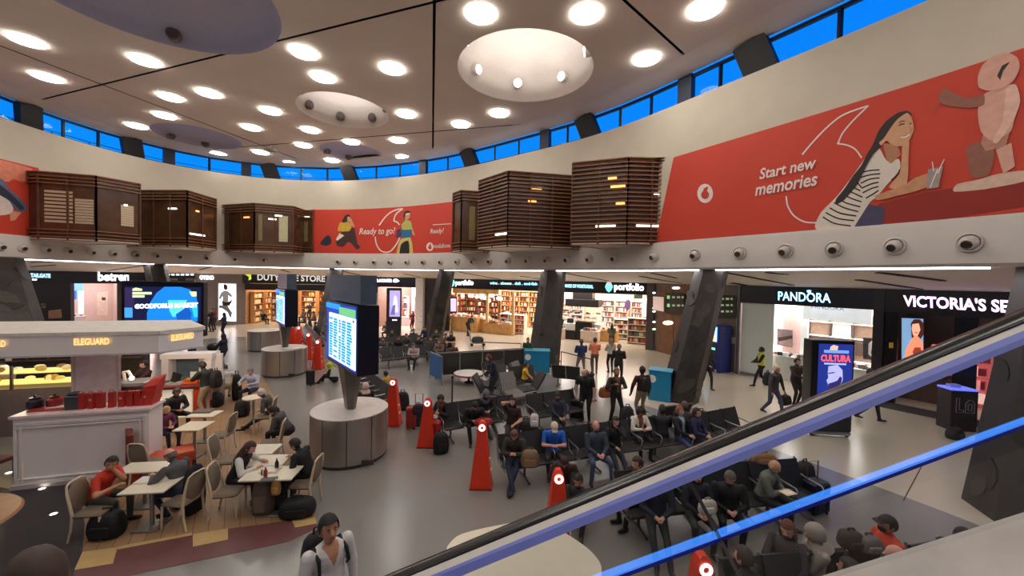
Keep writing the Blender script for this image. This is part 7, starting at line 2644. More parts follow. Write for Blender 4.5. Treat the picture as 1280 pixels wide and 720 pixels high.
def softbag(name, label, loc, rz=0, w=.4, d=.25, h=.4, c=(24, 24, 26), cat='bag', straps=True, pocket=True):
    t = thing(name, label, cat, loc, rz)
    m = M(c, .7, var=.15, scale=10)
    mb = MB()
    n = 14
    vs, prof = [], [(.0, .7), (.06, .95), (.3, 1.05), (.6, 1.0), (.85, .85), (.96, .6), (1.0, .2)]
    for g, k in prof:
        for q in range(n):
            a = 2 * math.pi * q / n
            ca, sa_ = math.cos(a), math.sin(a)
            sq = lambda u: math.copysign(abs(u) ** .6, u)
            vs.append((w / 2 * k * sq(ca), d / 2 * k * sq(sa_), h * g))
    fs = [tuple(range(n - 1, -1, -1)), tuple(range((len(prof) - 1) * n, len(prof) * n))]
    for i in range(len(prof) - 1):
        fs += [(i * n + q, i * n + (q + 1) % n, (i + 1) * n + (q + 1) % n, (i + 1) * n + q) for q in range(n)]
    mb.add(vs, fs).build('body', m, t, True)
    if pocket:
        MB().box((0, -d / 2 * 1.02, h * .35), (w * .6, .05, h * .4), bev=.02).build('pocket', M(tuple(min(255, int(v * 1.15) + 4) for v in c), .7), t)
    if straps:
        MB().tube([(-w * .15, 0, h * .95), (-w * .12, 0, h * 1.12), (w * .12, 0, h * 1.12), (w * .15, 0, h * .95)], .014, 6).build('handle', M(tuple(int(v * .8) for v in c), .6), t)
    return t

def worn_backpack(label, p, c=(22, 22, 25), h=.46, w=.30, d=.2, side=False):
    """backpack resting on a person's back (world placed)"""
    rz = p.rotation_euler.z
    S = p.scale.x
    Rm = Matrix.Rotation(rz, 4, 'Z')
    lean = 0
    for q in PEOPLE:
        if q[0] is p:
            sp, pel = q[5], q[6]
    b = p.location + Rm @ ((pel + sp * .06 + Vector((0, -.115 - d / 2, 0))) * S)
    t = softbag('backpack', label, b, rz, w, d, h, c, 'backpack', straps=True, pocket=False)
    MB().box((0, -d / 2, h * .3), (w * .7, .06, h * .4), bev=.025).build('pocket', M(tuple(min(255, v + 10) for v in c), .7), t)
    for x in (-1, 1):
        sh = (pel + sp * .44)
        loc = lambda v: Matrix.Rotation(-rz, 4, 'Z') @ (p.location + Rm @ (v * S) - b)
        pts = [loc(sh + Vector((x * .135, -.14, -.04))), loc(sh + Vector((x * .14, -.03, .055))), loc(sh + Vector((x * .145, .10, -.02))), loc(sh + Vector((x * .155, .135, -.14))), loc(pel + sp * .2 + Vector((x * .19, .03, 0)))]
        MB().tube(pts, [.02, .022, .022, .018, .013], 7).build('strap', M(c, .7), t, True)
    return t

BLK, NAVYC, GREYC, DGRY = (22, 21, 23), (28, 32, 50), (92, 92, 94), (48, 47, 48)
JEAN = (48, 62, 92)
# ---- cafe
person('man in a red T-shirt leaning on his hand at the cafe table', 139, 571, face=85, top=(196, 50, 28), pants=(70, 68, 66), skin='tan', hair=(34, 24, 22), sleeves='short', lean=24, hp=2, hy=55, L=(.02, .30, 1.02), Rh='table', legs='sit', vox=.012)
person('bald man in a grey jumper and jeans, at the table with the man in red', 213, 561, face=275, top=(84, 82, 84), pants=JEAN, skin='pink', hair=(120, 100, 90), style='sides', lean=22, hp=14, L='table', Rh='table', legs='tuck', vox=.013)
person('woman with long brown hair and white sleeves at the joined tables', 312, 552, face=82, top=BLK, sleevec=(214, 208, 202), pants=BLK, hair=(70, 44, 34), style='long', lean=22, hp=18, L='table', Rh='table', fem=True, vox=.012)
person('man in a black coat across from the long-haired woman', 369, 548, face=272, top=BLK, pants=BLK, skin='light', hair=(44, 36, 32), lean=26, hp=20, L='lap', Rh='table', vox=.013)
p_ = person('white-haired man in a brown-grey jacket in the aisle', 327, 486, face=255, top=(86, 78, 74), pants=BLK, hair=(214, 206, 198), skin='pink', lean=30, hp=8, L='lap', Rh='knee', legs='stretch')
person('dark-haired man in a grey jacket bent over in the aisle, seen from behind', 341, 507, face=262, top=(78, 72, 68), pants=(34, 32, 34), hair=(46, 36, 32), lean=34, hp=24, L='knee', Rh='knee')
person('grey-haired man in a pale blue shirt behind the round table', 313, 460, face=178, top=(168, 170, 190), pants=(40, 40, 48), hair=(120, 108, 100), skin='pink', lean=10, hp=20, L='table', Rh='table')
person('man in a white shirt leaning away at the back of the cafe', 281, 456, face=330, top=(206, 200, 190), pants=(186, 170, 130), hair=(48, 38, 34), lean=26, hp=20, L='table', Rh='table', bulk=1.15)
p_ = person('man in a dark suit with a shoulder bag standing at the bar counter', 253, 452, 'stand', face=275, top=(36, 40, 38), pants=(176, 160, 132), hair=(40, 30, 28), lean=8, hp=24, L='push', Rh='push', s=1.0)
softbag('shoulder_bag', 'black bag carried on the back of the man in the dark suit', p_.location + Matrix.Rotation(p_.rotation_euler.z, 4, 'Z') @ Vector((.02, -.3, .95)), p_.rotation_euler.z, .34, .24, .55, BLK)
person('man in a dark jacket seated in front of the lit bar counter', 221, 485, face=110, top=(34, 32, 40), pants=BLK, hair=(52, 44, 42), lean=14, hp=18, skin='tan')
person('blonde child in a purple top beside the man in the dark jacket', 208, 508, face=100, top=(112, 46, 74), pants=(36, 34, 56), hair=(190, 150, 104), style='bob', lean=12, hp=14, s=.85, fem=True)
person('barista with a red collar behind the kiosk counter', 180, 451, 'stand', face=200, top=(60, 26, 24), pants=BLK, hair=(40, 26, 22), hp=10, L='push', Rh='push', s=.98)
person('customer in pale clothes at the far left behind the kiosk', 2, 455, 'stand', face=150, top=(176, 158, 160), pants=DGRY, hair=(60, 50, 46), skin='pink', s=.98)
# ---- far left concourse
person('woman in a long navy coat standing by the lit dancer picture', 280, 391, 'stand', face=255, top=(28, 28, 48), pants=(26, 26, 46), hair=BLK, style='long', fem=True, L='phone', Rh='phone', bulk=1.15)
person('person in black standing left of the woman in the navy coat', 265, 386, 'stand', face=190, top=(40, 24, 28), pants=BLK, hair=BLK, bulk=1.1)
person('person in a red top half hidden behind the person in black', 268, 384, 'stand', face=200, top=(150, 50, 50), pants=BLK, hair=(60, 40, 34), s=.97, depth=31)
person('shopper in a pale coat with a bag at the duty-free entrance', 307, 372, 'stand', face=200, top=(196, 150, 140), pants=(30, 24, 28), hair=(90, 60, 40), fem=True, L='hold', Rh='hold')
person('person with a grey head covering behind the farthest steel drum', 329, 388, 'sit', face=10, top=BLK, pants=BLK, style='none', hat=('hood', (130, 124, 126)))
person('shopper in white deep in the duty-free entrance', 333, 366, 'stand', face=30, top=(190, 180, 176), pants=(60, 50, 50), hair=(50, 36, 30))
person('dark-haired shopper in the middle of the duty-free entrance', 322, 367, 'stand', face=120, top=(80, 50, 40), pants=BLK)
person('walker in black beyond the second departures board', 387, 378, 'stand', face=180, top=(50, 40, 40), pants=BLK)
person('person in a yellow-green top seated left of the big departures board', 405, 385, 'sit', face=180, top=(186, 180, 90), pants=(150, 50, 44), hair=(56, 40, 34))
person('sitter in brown on the bench behind the second board', 381, 391, face=250, top=(96, 80, 70), pants=DGRY, hair=(60, 46, 40))
person('sitter in a dark jacket nearest the far red pylons', 394, 402, face=245, top=(44, 44, 50), pants=BLK, hair=(40, 32, 30))
person('sitter in a grey coat beside the pylon closest to the big board', 403, 414, face=250, top=(110, 104, 104), pants=(36, 40, 54), hair=(44, 34, 30))
p_ = person('sitter on the floor with a yellow-green hood and papers, beside the big steel drum', 411, 453, 'floor', face=262, top=BLK, pants=BLK, style='none', hat=('hood', (178, 182, 50)), lean=20, hp=20, L='phone', Rh='phone')
t = thing('newspaper', 'white folded newspaper held up by the sitter in the yellow-green hood', 'newspaper', p_.location + Vector((.12, -.3, .32)))
MB().add([(-.2, 0, 0), (0, .06, 0), (.2, -.04, .02), (-.14, 0, .34), (.02, .08, .4), (.14, -.02, .36)], [(0, 1, 4, 3), (1, 2, 5, 4)]).build('sheet', M((214, 214, 220), .7), t)
person('child in a yellow top on the bench beside the red pylon', 482, 464, face=275, top=(206, 156, 40), pants=(40, 60, 120), hair=(36, 26, 24), s=.85, hp=10)
person('person with a cream head scarf just above the big steel drum', 457, 478, face=330, top=(60, 56, 54), pants=DGRY, style='none', hat=('hood', (216, 190, 172)), s=.95)
# ---- far benches
rows = [(483, 402, (96, 90, 88), 'sitter in a grey coat at the left end of the far benches', (40, 30, 28), 180), (490, 412, (40, 36, 38), 'sitter in black with a white bag on the far benches', (30, 24, 22), 170), (517, 411, (58, 52, 52), 'sitter in a dark coat near the lilac advert totem', (44, 36, 32), 190),
        (531, 408, (30, 40, 76), 'sitter in a blue jacket on the far benches', (40, 30, 26), 200), (545, 412, (56, 60, 54), 'sitter in dark green at the right end of the far benches', (50, 40, 34), 160), (557, 417, (110, 84, 62), 'sitter in a brown coat beside the dark column', (70, 50, 40), 150), (567, 428, (90, 66, 50), 'sitter with a beige shawl at the right end of the far benches', (150, 110, 80), 140)]
for x, y, c, lb, hcx, fc in rows:
    person(lb, x, y, face=fc, top=c, pants=DGRY, hair=hcx, lean=6, hp=12, L='phone' if x % 2 else 'lap')
person('lone sitter in a pale pink-grey top on the far black bench', 517, 429, face=182, top=(176, 156, 160), pants=BLK, hair=(90, 76, 70), lean=8, hp=24, L='phone', Rh='phone')
person('woman in a red dress standing at the clothes shop', 516, 389, 'stand', face=215, top=(120, 34, 40), pants=(90, 26, 30), hair=(40, 26, 24), style='long', fem=True)
crowd = [(470, 417, (50, 46, 46), 'dark-clothed sitter beside the edge of the big board housing', (36, 28, 26), 170), (479, 421, (86, 80, 76), 'sitter in grey-brown just right of the big board housing', (60, 46, 40), 190), (498, 420, (34, 30, 34), 'black-clothed sitter under the lilac advert totem', (28, 22, 22), 180),
         (508, 417, (70, 64, 60), 'sitter in taupe right of the lilac advert totem', (80, 64, 54), 160), (524, 419, (40, 38, 44), 'dark sitter behind the lone sitter in pink-grey', (40, 30, 28), 200), (538, 421, (62, 70, 60), 'sitter in olive behind the right end of the far bench', (60, 50, 40), 170), (549, 424, (120, 96, 80), 'sitter in tan left of the sitter with the beige shawl', (90, 70, 56), 190)]
for x, y, c, lb, hcx, fc in crowd:
    person(lb, x, y, face=fc, top=c, pants=DGRY, hair=hcx, lean=8, hp=12, L='phone' if x % 2 else 'lap')
crowd = [(379, 386, (70, 62, 56), 'sitter in brown at the far end of the row behind the second board', 250), (386, 396, (40, 38, 40), 'dark sitter above the far red pylons', 245), (392, 389, (96, 90, 86), 'sitter in grey between the two boards, farther back', 240), (400, 397, (58, 50, 46), 'sitter in dark brown left of the yellow-green top', 230), (409, 402, (44, 44, 54), 'sitter in dark blue touching the edge of the big board', 235)]
for x, y, c, lb, fc in crowd:
    person(lb, x, y, face=fc, top=c, pants=DGRY, hair=(44, 34, 30), lean=8, hp=12)
person('woman in a long navy dress standing in the aisle behind the cafe', 279, 417, 'stand', face=260, top=(26, 28, 48), pants=(24, 26, 46), hair=(36, 26, 26), style='long', fem=True, L='phone', Rh='phone', bulk=1.2)
# ---- before the food shop
person('woman in a black top with long hair behind the dark partition', 564, 414, 'stand', face=185, top=(30, 24, 26), pants=BLK, hair=(90, 60, 48), style='long', fem=True, L='phone', Rh='phone', sleeves='short')
person('person in dark grey bending over a loaded trolley', 590, 394, 'stand', face=120, top=(46, 44, 46), pants=(36, 34, 38), lean=34, hp=10, L='push', Rh='push')
person('woman in black with an apron walking before the wine shelves', 618, 390, 'stand', face=10, top=(34, 22, 24), pants=BLK, hair=(60, 34, 28), style='bun', fem=True)
person('shopper in purple-black at the wine shelves', 647, 387, 'stand', face=0, top=(60, 40, 60), pants=BLK, hair=(40, 28, 26))
person('shopper in white at the gondola in the food shop', 634, 386, 'stand', face=320, top=(226, 206, 200), pants=(150, 100, 90), hair=(70, 46, 40), fem=True)
person('shopper in dark red at the left stall of the food shop', 598, 382, 'stand', face=20, top=(96, 44, 36), pants=(50, 36, 34), hair=(60, 40, 34))
person('person in green behind the bright blue desk', 660, 422, 'stand', face=185, top=(34, 66, 50), pants=BLK, hair=(120, 96, 84), hp=14, s=.95)
p_ = person('person in black with a guitar-like bag stepping behind the dark column', 692, 413, 'walk', face=90, top=BLK, pants=BLK, hair=BLK)
person('man in a blue jacket seen from behind at the food shop', 727, 424, 'stand', face=355, top=(34, 48, 96), pants=(130, 116, 116), hair=(80, 66, 58), legs='apart')
p_ = person('man in an orange shirt seen from behind at the food shop', 744, 422, 'stand', face=0, top=(226, 130, 92), pants=(96, 84, 76), hair=(64, 46, 40), sleeves='short', skin='tan')
person('woman in pale grey right of the man in orange', 764, 423, 'stand', face=350, top=(176, 176, 166), pants=BLK, hair=(150, 116, 80), style='long', fem=True)
person('man in a black jacket right of the woman in pale grey', 774, 430, 'stand', face=20, top=(26, 24, 26), pants=(30, 28, 30), hair=(150, 110, 80))
person('tall shopper in grey-green at the pastry island', 765, 405, 'stand', face=10, top=(110, 110, 90), pants=(90, 84, 80), hair=(50, 36, 34), style='long', fem=True)
# ---- middle of the hall
p_ = person('man in a maroon top with a backpack standing with his back turned', 803, 458, 'stand', face=345, top=(64, 30, 36), pants=(156, 140, 108), skin='brown', hair=(36, 28, 26), style='short', L='hold', Rh='side', inner=None)
worn_backpack('black backpack on the man in the maroon top', p_, (26, 24, 30))
p_ = person('man in black trousers with an orange bag, standing in the middle', 771, 460, 'stand', face=160, top=(40, 32, 30), pants=(18, 18, 20), skin='tan', hair=(120, 84, 60), L='phone', Rh='strap', legs='apart', inner=(120, 90, 50))
softbag('shoulder_bag', 'orange-brown shoulder bag of the man in black trousers', p_.location + Vector((-.34, .02, .82)), .3, .42, .2, .34, (150, 84, 40))
p_ = person('large man in a black T-shirt leaning on his suitcase', 731, 461, 'stand', face=215, top=(22, 20, 22), pants=(20, 20, 22), skin='light', hair=(90, 70, 60), style='sides', lean=14, hp=16, sleeves='short', L='side', Rh='side', bulk=1.25)
worn_backpack('black backpack on the large man in the black T-shirt', p_, BLK, h=.5)
suitcase('black suitcase in front of the large man in the black T-shirt', 719, 524, c=(18, 18, 20), az=190)
person('boy in a yellow T-shirt on the bench near the blue desk', 658, 453, face=100, top=(226, 176, 44), pants=(34, 34, 40), hair=(50, 34, 28), sleeves='short', skin='tan', lean=6, s=.92, L='lap', Rh='knee')
person('man in a dark navy coat bending in front of the partition', 611, 443, 'stand', face=255, top=(26, 28, 46), pants=(48, 46, 54), skin='pink', hair=(90, 44, 40), lean=18, hp=16, bulk=1.12)
person('woman in black with a phone beside the small red pylon', 551, 493, face=205, top=(36, 22, 24), pants=(28, 24, 26), hair=(36, 28, 26), style='short', lean=16, hp=24, L='phone', Rh='phone', fem=True, skin='tan', legs='ankle', inner=(110, 60, 44))
person('sitter in a grey-purple hood and grey jeans in the second row', 608, 488, face=150, top=(40, 38, 42), pants=(86, 84, 84), style='none', hat=('hood', (104, 98, 120)), lean=16, hp=24, L='lap', Rh='lap', legs='stretch')
person('dark figure slumped left of the sitter in the hood', 594, 502, face=165, top=(28, 26, 30), pants=BLK, hair=BLK, lean=28, hp=30)
person('woman with a raised arm resting her head in the second row', 641, 497, face=185, top=(50, 26, 28), pants=(44, 40, 40), hair=(38, 28, 26), style='bob', fem=True, sleeves='short', L='lap', Rh='ear', hy=20, legs='stretch')
person('sleeper in dark blue stretched over two seats in the second row', 697, 490, face=165, top=(34, 38, 54), pants=(26, 28, 38), hair=(36, 28, 28), lean=-12, hp=30, legs='stretch', skin='tan')
person('woman in a dark green jacket and jeans on the front bench, on her phone', 643, 537, face=188, top=(54, 50, 44), pants=(34, 44, 70), hair=(96, 66, 52), style='bob', lean=16, hp=32, L='phone', Rh='phone', fem=True, legs='ankle', vox=.014)
person('man in a bright blue T-shirt and cream cap on the front bench', 693, 527, face=180, top=(28, 96, 196), pants=(60, 52, 48), hair=(90, 70, 60), style='none', hat=('cap', (216, 200, 172)), sleeves='short', lean=10, hp=36, L='phone', Rh='phone', skin='pink', vox=.014)
person('man in a dark blue jumper and jeans on the front bench', 745, 526, face=172, top=(50, 58, 72), pants=(66, 76, 104), hair=(150, 120, 100), style='sides', skin='pink', lean=-4, hp=0, L='lap', Rh='lap', legs='wide', vox=.014)
person('woman in a black hooded coat beside the man in the dark blue jumper', 770, 521, face=176, top=(24, 23, 26), pants=(36, 36, 46), hair=BLK, style='long', lean=4, hp=6, L='chin', Rh='lap', fem=True, legs='stretch')
person('woman with big dark curly hair and a white cardigan on the front bench', 801, 509, face=170, top=(226, 214, 200), inner=(130, 80, 62), pants=(40, 36, 40), hair=(40, 22, 24), style='curly', skin='tan', lean=6, hp=26, L='phone', Rh='phone', fem=True)
person('red-haired man in a black jacket and pale shirt near the column', 850, 508, face=150, top=(28, 27, 30), inner=(150, 180, 200), pants=(58, 74, 108), hair=(140, 84, 56), skin='pink', lean=-6, hp=4, L='lap', Rh='lap', legs='stretch')
person('woman in a navy jacket beside the red-haired man', 871, 510, face=140, top=(34, 36, 74), pants=(30, 32, 50), hair=(48, 32, 28), style='short', lean=0, hp=4, fem=True, legs='stretch')
person('dark-haired man seen from behind, left of the red-haired man', 828, 506, face=5, top=(46, 46, 50), pants=BLK, hair=(52, 44, 40))
person('head of a sitter just behind the red-haired man', 856, 502, face=20, top=(60, 56, 54), pants=BLK, hair=(96, 72, 60))
person('person leaning forward behind the escalator rail in front of the white cardigan', 797, 571, face=250, top=(40, 36, 38), pants=BLK, hair=(52, 34, 30), skin='light', lean=10, hp=6)
person('man with black hair lying low beside the pylon at the rail', 723, 593, 'floor', face=200, top=(30, 28, 30), pants=BLK, skin='tan', hair=(30, 24, 22), lean=8, hp=10, L='knee', Rh='knee')
person('person in dark brown bent over in front of the man in blue', 706, 562, 'floor', face=190, top=(56, 32, 30), pants=(40, 28, 28), hair=(60, 34, 30), lean=30, hp=30, ztop=.95, L='knee', Rh='knee')
# ---- right concourse
person('woman in black walking past the vending machines', 885, 437, 'walk', face=180, top=(24, 22, 26), pants=(22, 22, 26), hair=(36, 26, 26), style='long', fem=True, L='hold')
person('security guard in a yellow vest walking away', 952, 434, 'walk', face=290, top=(206, 206, 70), sleevec=(30, 28, 30), pants=(24, 24, 28), skin='dark', hair=(24, 20, 20))
p_ = person('grey-haired man with a backpack and coat walking past the jewellery shop', 971, 457, 'walk', face=155, top=(66, 60, 60), pants=(60, 72, 96), hair=(190, 170, 140), skin='tan', lean=6, L='hold', Rh='hold')
worn_backpack('dark backpack of the grey-haired man', p_, (30, 28, 32))
person('dark-haired man in a long brown coat beside the grey-haired man', 997, 448, 'stand', face=165, top=(52, 40, 38), pants=(34, 28, 30), hair=(34, 26, 26), skin='tan', hp=8, bulk=1.12)
softbag('carried_bag', 'black travel bag between the grey-haired man and the man in the brown coat', at(981, 506, .35), .4, .5, .25, .35, BLK)
person('child in a white top in front of the digital totem', 1019, 477, 'stand', face=140, top=(206, 200, 196), pants=(60, 56, 60), hair=(80, 56, 44), style='bob', s=.72, fem=True)
person('walker almost hidden behind the escalator rail, right of the totem', 1089, 461, 'walk', face=130, top=(70, 34, 34), pants=BLK, hair=(50, 36, 32))
# ---- through the escalator glass
person('man in a black coat with grey hair seen through the glass', 913, 589, face=195, top=(28, 27, 29), pants=(30, 30, 34), hair=(110, 100, 94), skin='pink', lean=8, hp=24, L='lap', Rh='lap', bulk=1.15, vox=.014)
person('bald man in a camouflage shirt holding a paper seen through the glass', 968, 575, face=140, top=(112, 116, 104), pants=(44, 44, 46), skin='light', hair=(190, 160, 130), style='none', lean=14, hp=16, L='phone', Rh='phone', vox=.014)
person('sitter in dark blue with bare hands just under the rail', 822, 590, face=190, top=(34, 38, 54), pants=(40, 40, 40), hair=(70, 50, 40), lean=2, hp=10, legs='stretch', vox=.014)
person('sitter in navy with a white handbag under the rail', 872, 586, face=185, top=(30, 32, 46), pants=(60, 58, 56), hair=(60, 44, 38), style='bob', fem=True, hp=6, vox=.014)
p_ = at(884, 646, .6)
softbag('handbag', 'white handbag on the lap of the sitter in navy', (p_.x, p_.y, .66), R(8), .32, .12, .24, (214, 206, 190))
person('brown-haired sitter in black at the bottom, seen from behind', 930, 684, face=330, top=BLK, pants=(30, 30, 32), hair=(62, 44, 38), lean=10, vox=.013)
person('person in a beige hoodie with the hood up at the bottom', 1018, 655, face=285, top=(160, 150, 138), pants=(24, 22, 24), style='none', hat=('hood', (166, 156, 144)), lean=-6, hp=24, legs='stretch', L='fold', Rh='fold', vox=.013)
person('auburn-haired sitter resting beside the hooded person', 985, 651, face=230, top=(60, 50, 54), pants=BLK, hair=(110, 60, 42), style='bob', lean=-4, hp=20, fem=True, vox=.013)
person('bearded man in a black cap and orange T-shirt looking left', 1110, 645, face=280, top=(206, 62, 34), pants=(50, 48, 50), skin='tan', style='short', hair=(26, 22, 24), hat=('cap', (22, 20, 24)), mask=(32, 26, 30), sleeves='short', hp=2, vox=.012)
person('bald man in a grey jumper seen from behind at the bottom', 1120, 682, face=300, top=(104, 104, 110), pants=DGRY, skin='pink', style='none', lean=2, vox=.012)
person('dark-haired head at the bottom edge left of the bald man', 1062, 699, face=330, top=(40, 40, 44), pants=BLK, skin='tan', hair=(44, 34, 30), vox=.013)
person('sleeper with dark hair and a yellow jacket at the edge of the deck', 1205, 660, face=70, top=(44, 38, 42), pants=(60, 40, 40), hair=(34, 26, 28), lean=-10, hp=-10, vox=.013)
q = at(1172, 680, 1.0)
t = thing('yellow_jacket', 'bright yellow jacket spread beside the sleeper at the deck', 'jacket', (q.x, q.y, .78))
mb = MB()
nx, ny = 9, 6
vs = [((i / (nx - 1) - .5) * .75, (j / (ny - 1) - .5) * .36, .10 + .05 * math.sin(i * 1.7 + j) - .12 * abs(j / (ny - 1) - .5)) for j in range(ny) for i in range(nx)]
vs += [(x, y, z - .03) for x, y, z in vs]
k_ = nx * ny
fs = []
for j in range(ny - 1):
    for i in range(nx - 1):
        a = j * nx + i
        fs += [(a, a + 1, a + nx + 1, a + nx), (k_ + a + nx, k_ + a + nx + 1, k_ + a + 1, k_ + a)]
mb.add(vs, fs).build('cloth', M((206, 196, 40), .7, bump=.1), t, True)
bench('black bench under the sleeper with the yellow jacket', (1130, 690), (1215, 676), True)
# ---- nearest people
p_ = person('man in a white shirt with a black backpack walking at the bottom edge', 411, 646, 'walk', face=128, top=(214, 210, 208), pants=(40, 40, 48), skin='tan', hair=(26, 20, 20), style='short', hv=1.02, hs=1.06, vneck=True, s=1.04, lean=0, hp=-4, hy=8, L='side', Rh='side', vox=.010, inner=None)
worn_backpack('big black backpack on the man in the white shirt', p_, (20, 20, 24), h=.5, w=.34, d=.24)
MB().tube([(-.19, -.02, .12), (-.24, -.06, .22), (-.21, -.02, .34)], .012, 6).build('side_strap', BLACK, [o for o in bpy.data.objects if o.name.startswith('backpack') and o.parent is None][-1])
zst = 1.74
p_ = person('dark-haired head of a person on the escalator in the lower left corner', 42, 683, 'stand', face=300, top=(40, 36, 36), pants=BLK, skin='tan', hair=(64, 48, 40), style='short', depth=1.62, vox=.010, floor_z=0.0)
p_.location.z = at(42, 683, 0).z
zz_ = atd(42, 690, 1.62).z
p_.location.z = zz_ - 1.79
u_ = p_.location.dot(EU)
q = p_.location
o = MB().box((0, 0, 0), (.6, .7, .2)).build('step', M((70, 70, 72), .45, metal=.5))
o.location, o.rotation_euler = (q.x, q.y, q.z - .1), (0, 0, math.atan2(EU.y, EU.x))
adopt(o, esc)

# ---- luggage and small things on the floor
def fbag(name, label, px, py, w, d, h, c, rz=0, cat='bag', z=0.0):
    q = at(px, py, z)
    return softbag(name, label, (q.x, q.y, z), rz, w, d, h, c, cat)
fbag('holdall', 'black bag on the floor beside the chair of the man in red', 134, 670, .5, .32, .44, (20, 18, 19), .15)
fbag('holdall', 'large black holdall on the floor behind the man in the black coat', 372, 644, .62, .34, .34, (20, 19, 21), .2)
fbag('backpack', 'black backpack standing behind the large black holdall', 354, 634, .34, .28, .58, (22, 21, 24), .1, 'backpack')
fbag('backpack', 'grey-brown backpack hung at the near edge of the joined tables', 330, 642, .36, .3, .75, (92, 80, 70), .1, 'backpack')
fbag('paper_bag', 'brown paper bag beside the joined tables', 345, 618, .16, .12, .3, (170, 130, 70), .2, 'bag', .45)
fbag('backpack', 'black backpack on the floor behind the man in the dark suit', 270, 508, .42, .32, .5, BLK, 0, 'backpack')
fbag('coat', 'black coat thrown over a chair back in the cafe aisle', 296, 500, .3, .25, .95, (18, 18, 26), .6, 'coat')
fbag('backpack', 'black backpack beside the white-haired man', 303, 520, .4, .34, .55, BLK, .3, 'backpack')
q = at(244, 590, .9)
fbag('coat', 'black coat hanging over the chair of the man in grey', 243, 640, .16, .42, .92, (18, 20, 30), -.1, 'coat')
fbag('backpack', 'black backpack leaning on the red pylon with the child in yellow', 503, 512, .45, .3, .62, BLK, .3, 'backpack')
suitcase('red suitcase with a black bag leaning on it, by the woman in black', 541, 556, .4, .26, .62, (170, 40, 36), 190, False)
fbag('backpack', 'black backpack leaning on the red suitcase', 551, 566, .4, .28, .55, (18, 17, 18), .4, 'backpack')
suitcase('blue suitcase with a dark bag on top, left of the small red pylon', 523, 534, .38, .26, .6, (36, 56, 90), 175, True)
fbag('carried_bag', 'dark purple bag on top of the blue suitcase', 523, 518, .34, .22, .3, (40, 28, 44), 0, 'bag', .68)
suitcase('red suitcase left of the blue suitcase', 514, 536, .3, .24, .62, (180, 50, 40), 175, False)
suitcase('slim dark suitcase standing alone left of the big departures board', 388, 482, .3, .24, .6, (26, 24, 26), 200, True)
fbag('handbag', 'brown fur-like handbag beside the woman in the dark green jacket', 662, 583, .4, .25, .38, (122, 98, 70), 0, 'bag', .46)
fbag('red_bag', 'red bag on the lap of the sitter in the grey-purple hood', 604, 531, .5, .22, .18, (170, 44, 40), .3, 'bag', .56)
fbag('holdall', 'dark bag on the seat beside the woman with the raised arm', 655, 540, .8, .4, .4, (34, 30, 30), 0, 'bag', .2)
fbag('white_pillow', 'white pillow-like bag behind the woman in the dark green jacket', 668, 533, .22, .2, .34, (206, 200, 198), 0, 'bag', .75)
fbag('backpack', 'black backpack on top of the bench left of the curly-haired woman', 784, 530, .34, .28, .5, BLK, 0, 'backpack', .6)
fbag('backpack', 'dark brown backpack beside the woman in the navy jacket', 876, 535, .34, .24, .5, (56, 36, 40), 0, 'backpack', .46)
suitcase('navy suitcase with pulled-out handle seen through the glass', 1019, 640, .42, .3, .6, (24, 28, 46), 170, True)
fbag('backpack', 'black pointed bag beside the man in camouflage', 1005, 606, .4, .3, .5, (28, 22, 24), .4, 'backpack', .3)
fbag('holdall', 'brown and tan bag on the backrest behind the man in camouflage', 954, 579, .5, .2, .22, (150, 110, 70), 0, 'bag', .9)
fbag('handbag', 'grey bag on the bench back beside the hooded person', 1085, 688, .3, .22, .22, (110, 104, 100), 0, 'bag', .95)
fbag('handbag', 'dark bag on the bench back near the hooded person', 1063, 684, .3, .22, .24, (60, 46, 40), 0, 'bag', .95)
fbag('bag_with_stripe', 'dark bag with an olive flap at the foot of the number stand', 1193, 548, .5, .3, .34, (34, 30, 28), .3)
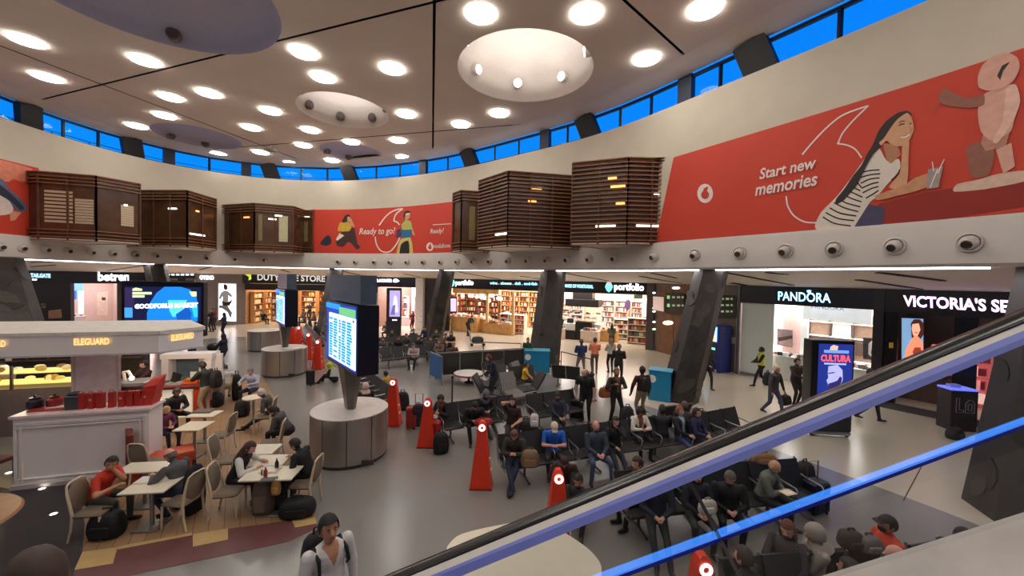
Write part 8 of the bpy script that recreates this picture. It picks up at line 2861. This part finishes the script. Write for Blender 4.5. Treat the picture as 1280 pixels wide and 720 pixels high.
# trolley with luggage
q = at(597, 432)
t = thing('luggage_trolley', 'loaded luggage trolley in front of the market stall', 'trolley', (q.x, q.y, 0), .2)
MB().box((0, 0, .2), (1.0, .6, .06)).build('deck', ALU, t)
MB().tube([(-.45, -.25, .2), (-.6, -.25, 1.0), (-.6, .25, 1.0), (-.45, .25, .2)], .025, 7).build('handle', ALU, t)
for x, y in ((-.4, -.22), (-.4, .22), (.4, -.2), (.4, .2)):
    MB().tube([(x, y - .03, .09), (x, y + .03, .09)], .09, 10).build('wheel', BLACK, t)
fbag('holdall', 'dark striped bag lying on the luggage trolley', 597, 428, .8, .5, .4, (52, 54, 56), .2, 'bag', .24)
# things on the cafe tables
def flat(name, label, px, py, z, w, d, h, c, rz=0, cat='item'):
    q = at(px, py, z)
    t = thing(name, label, cat, (q.x, q.y, z), rz)
    MB().box((0, 0, h / 2), (w, d, h), bev=.004).build('body', M(c, .5), t)
    if w > .2:
        MB().box((0, 0, h + .003), (w * .8, d * .75, .006)).build('face', M(tuple(min(255, v + 20) for v in c), .5), t)
    return t
flat('open_book', 'open magazine on the table of the man in the red shirt', 187, 600, .75, .4, .28, .012, (206, 198, 190), .2, 'magazine')
flat('serving_tray', 'dark tray with white plates on the table before the bar counter', 255, 514, .75, .5, .36, .02, (70, 60, 54), .1, 'tray')
flat('serving_tray', 'white tray on the nearest joined table', 338, 588, .75, .34, .24, .02, (206, 196, 180), .1, 'tray')
flat('tablet', 'dark tablet with white face on the joined tables', 334, 600, .78, .24, .17, .012, (60, 60, 62), .2, 'tablet')
flat('paper_sheet', 'white paper held by the man in camouflage', 985, 616, .9, .24, .17, .01, (226, 214, 180), .3, 'paper')
for x, y, lb, c in ((332, 597, 'red bottle on the nearest joined table', (176, 50, 50)), (346, 586, 'dark bottle on the nearest joined table', (50, 40, 36))):
    q = at(x, y, .75)
    t = thing('bottle', lb, 'bottle', (q.x, q.y, .75))
    MB().lathe([(.03, 0), (.034, .02), (.034, .13), (.014, .17), (.014, .2)], n=12).build('body', M(c, .3), t, True)
    MB().lathe([(.016, .2), (.016, .225)], n=10).build('cap', WHITE, t)
fl_p = at(822, 500)
finish_people()
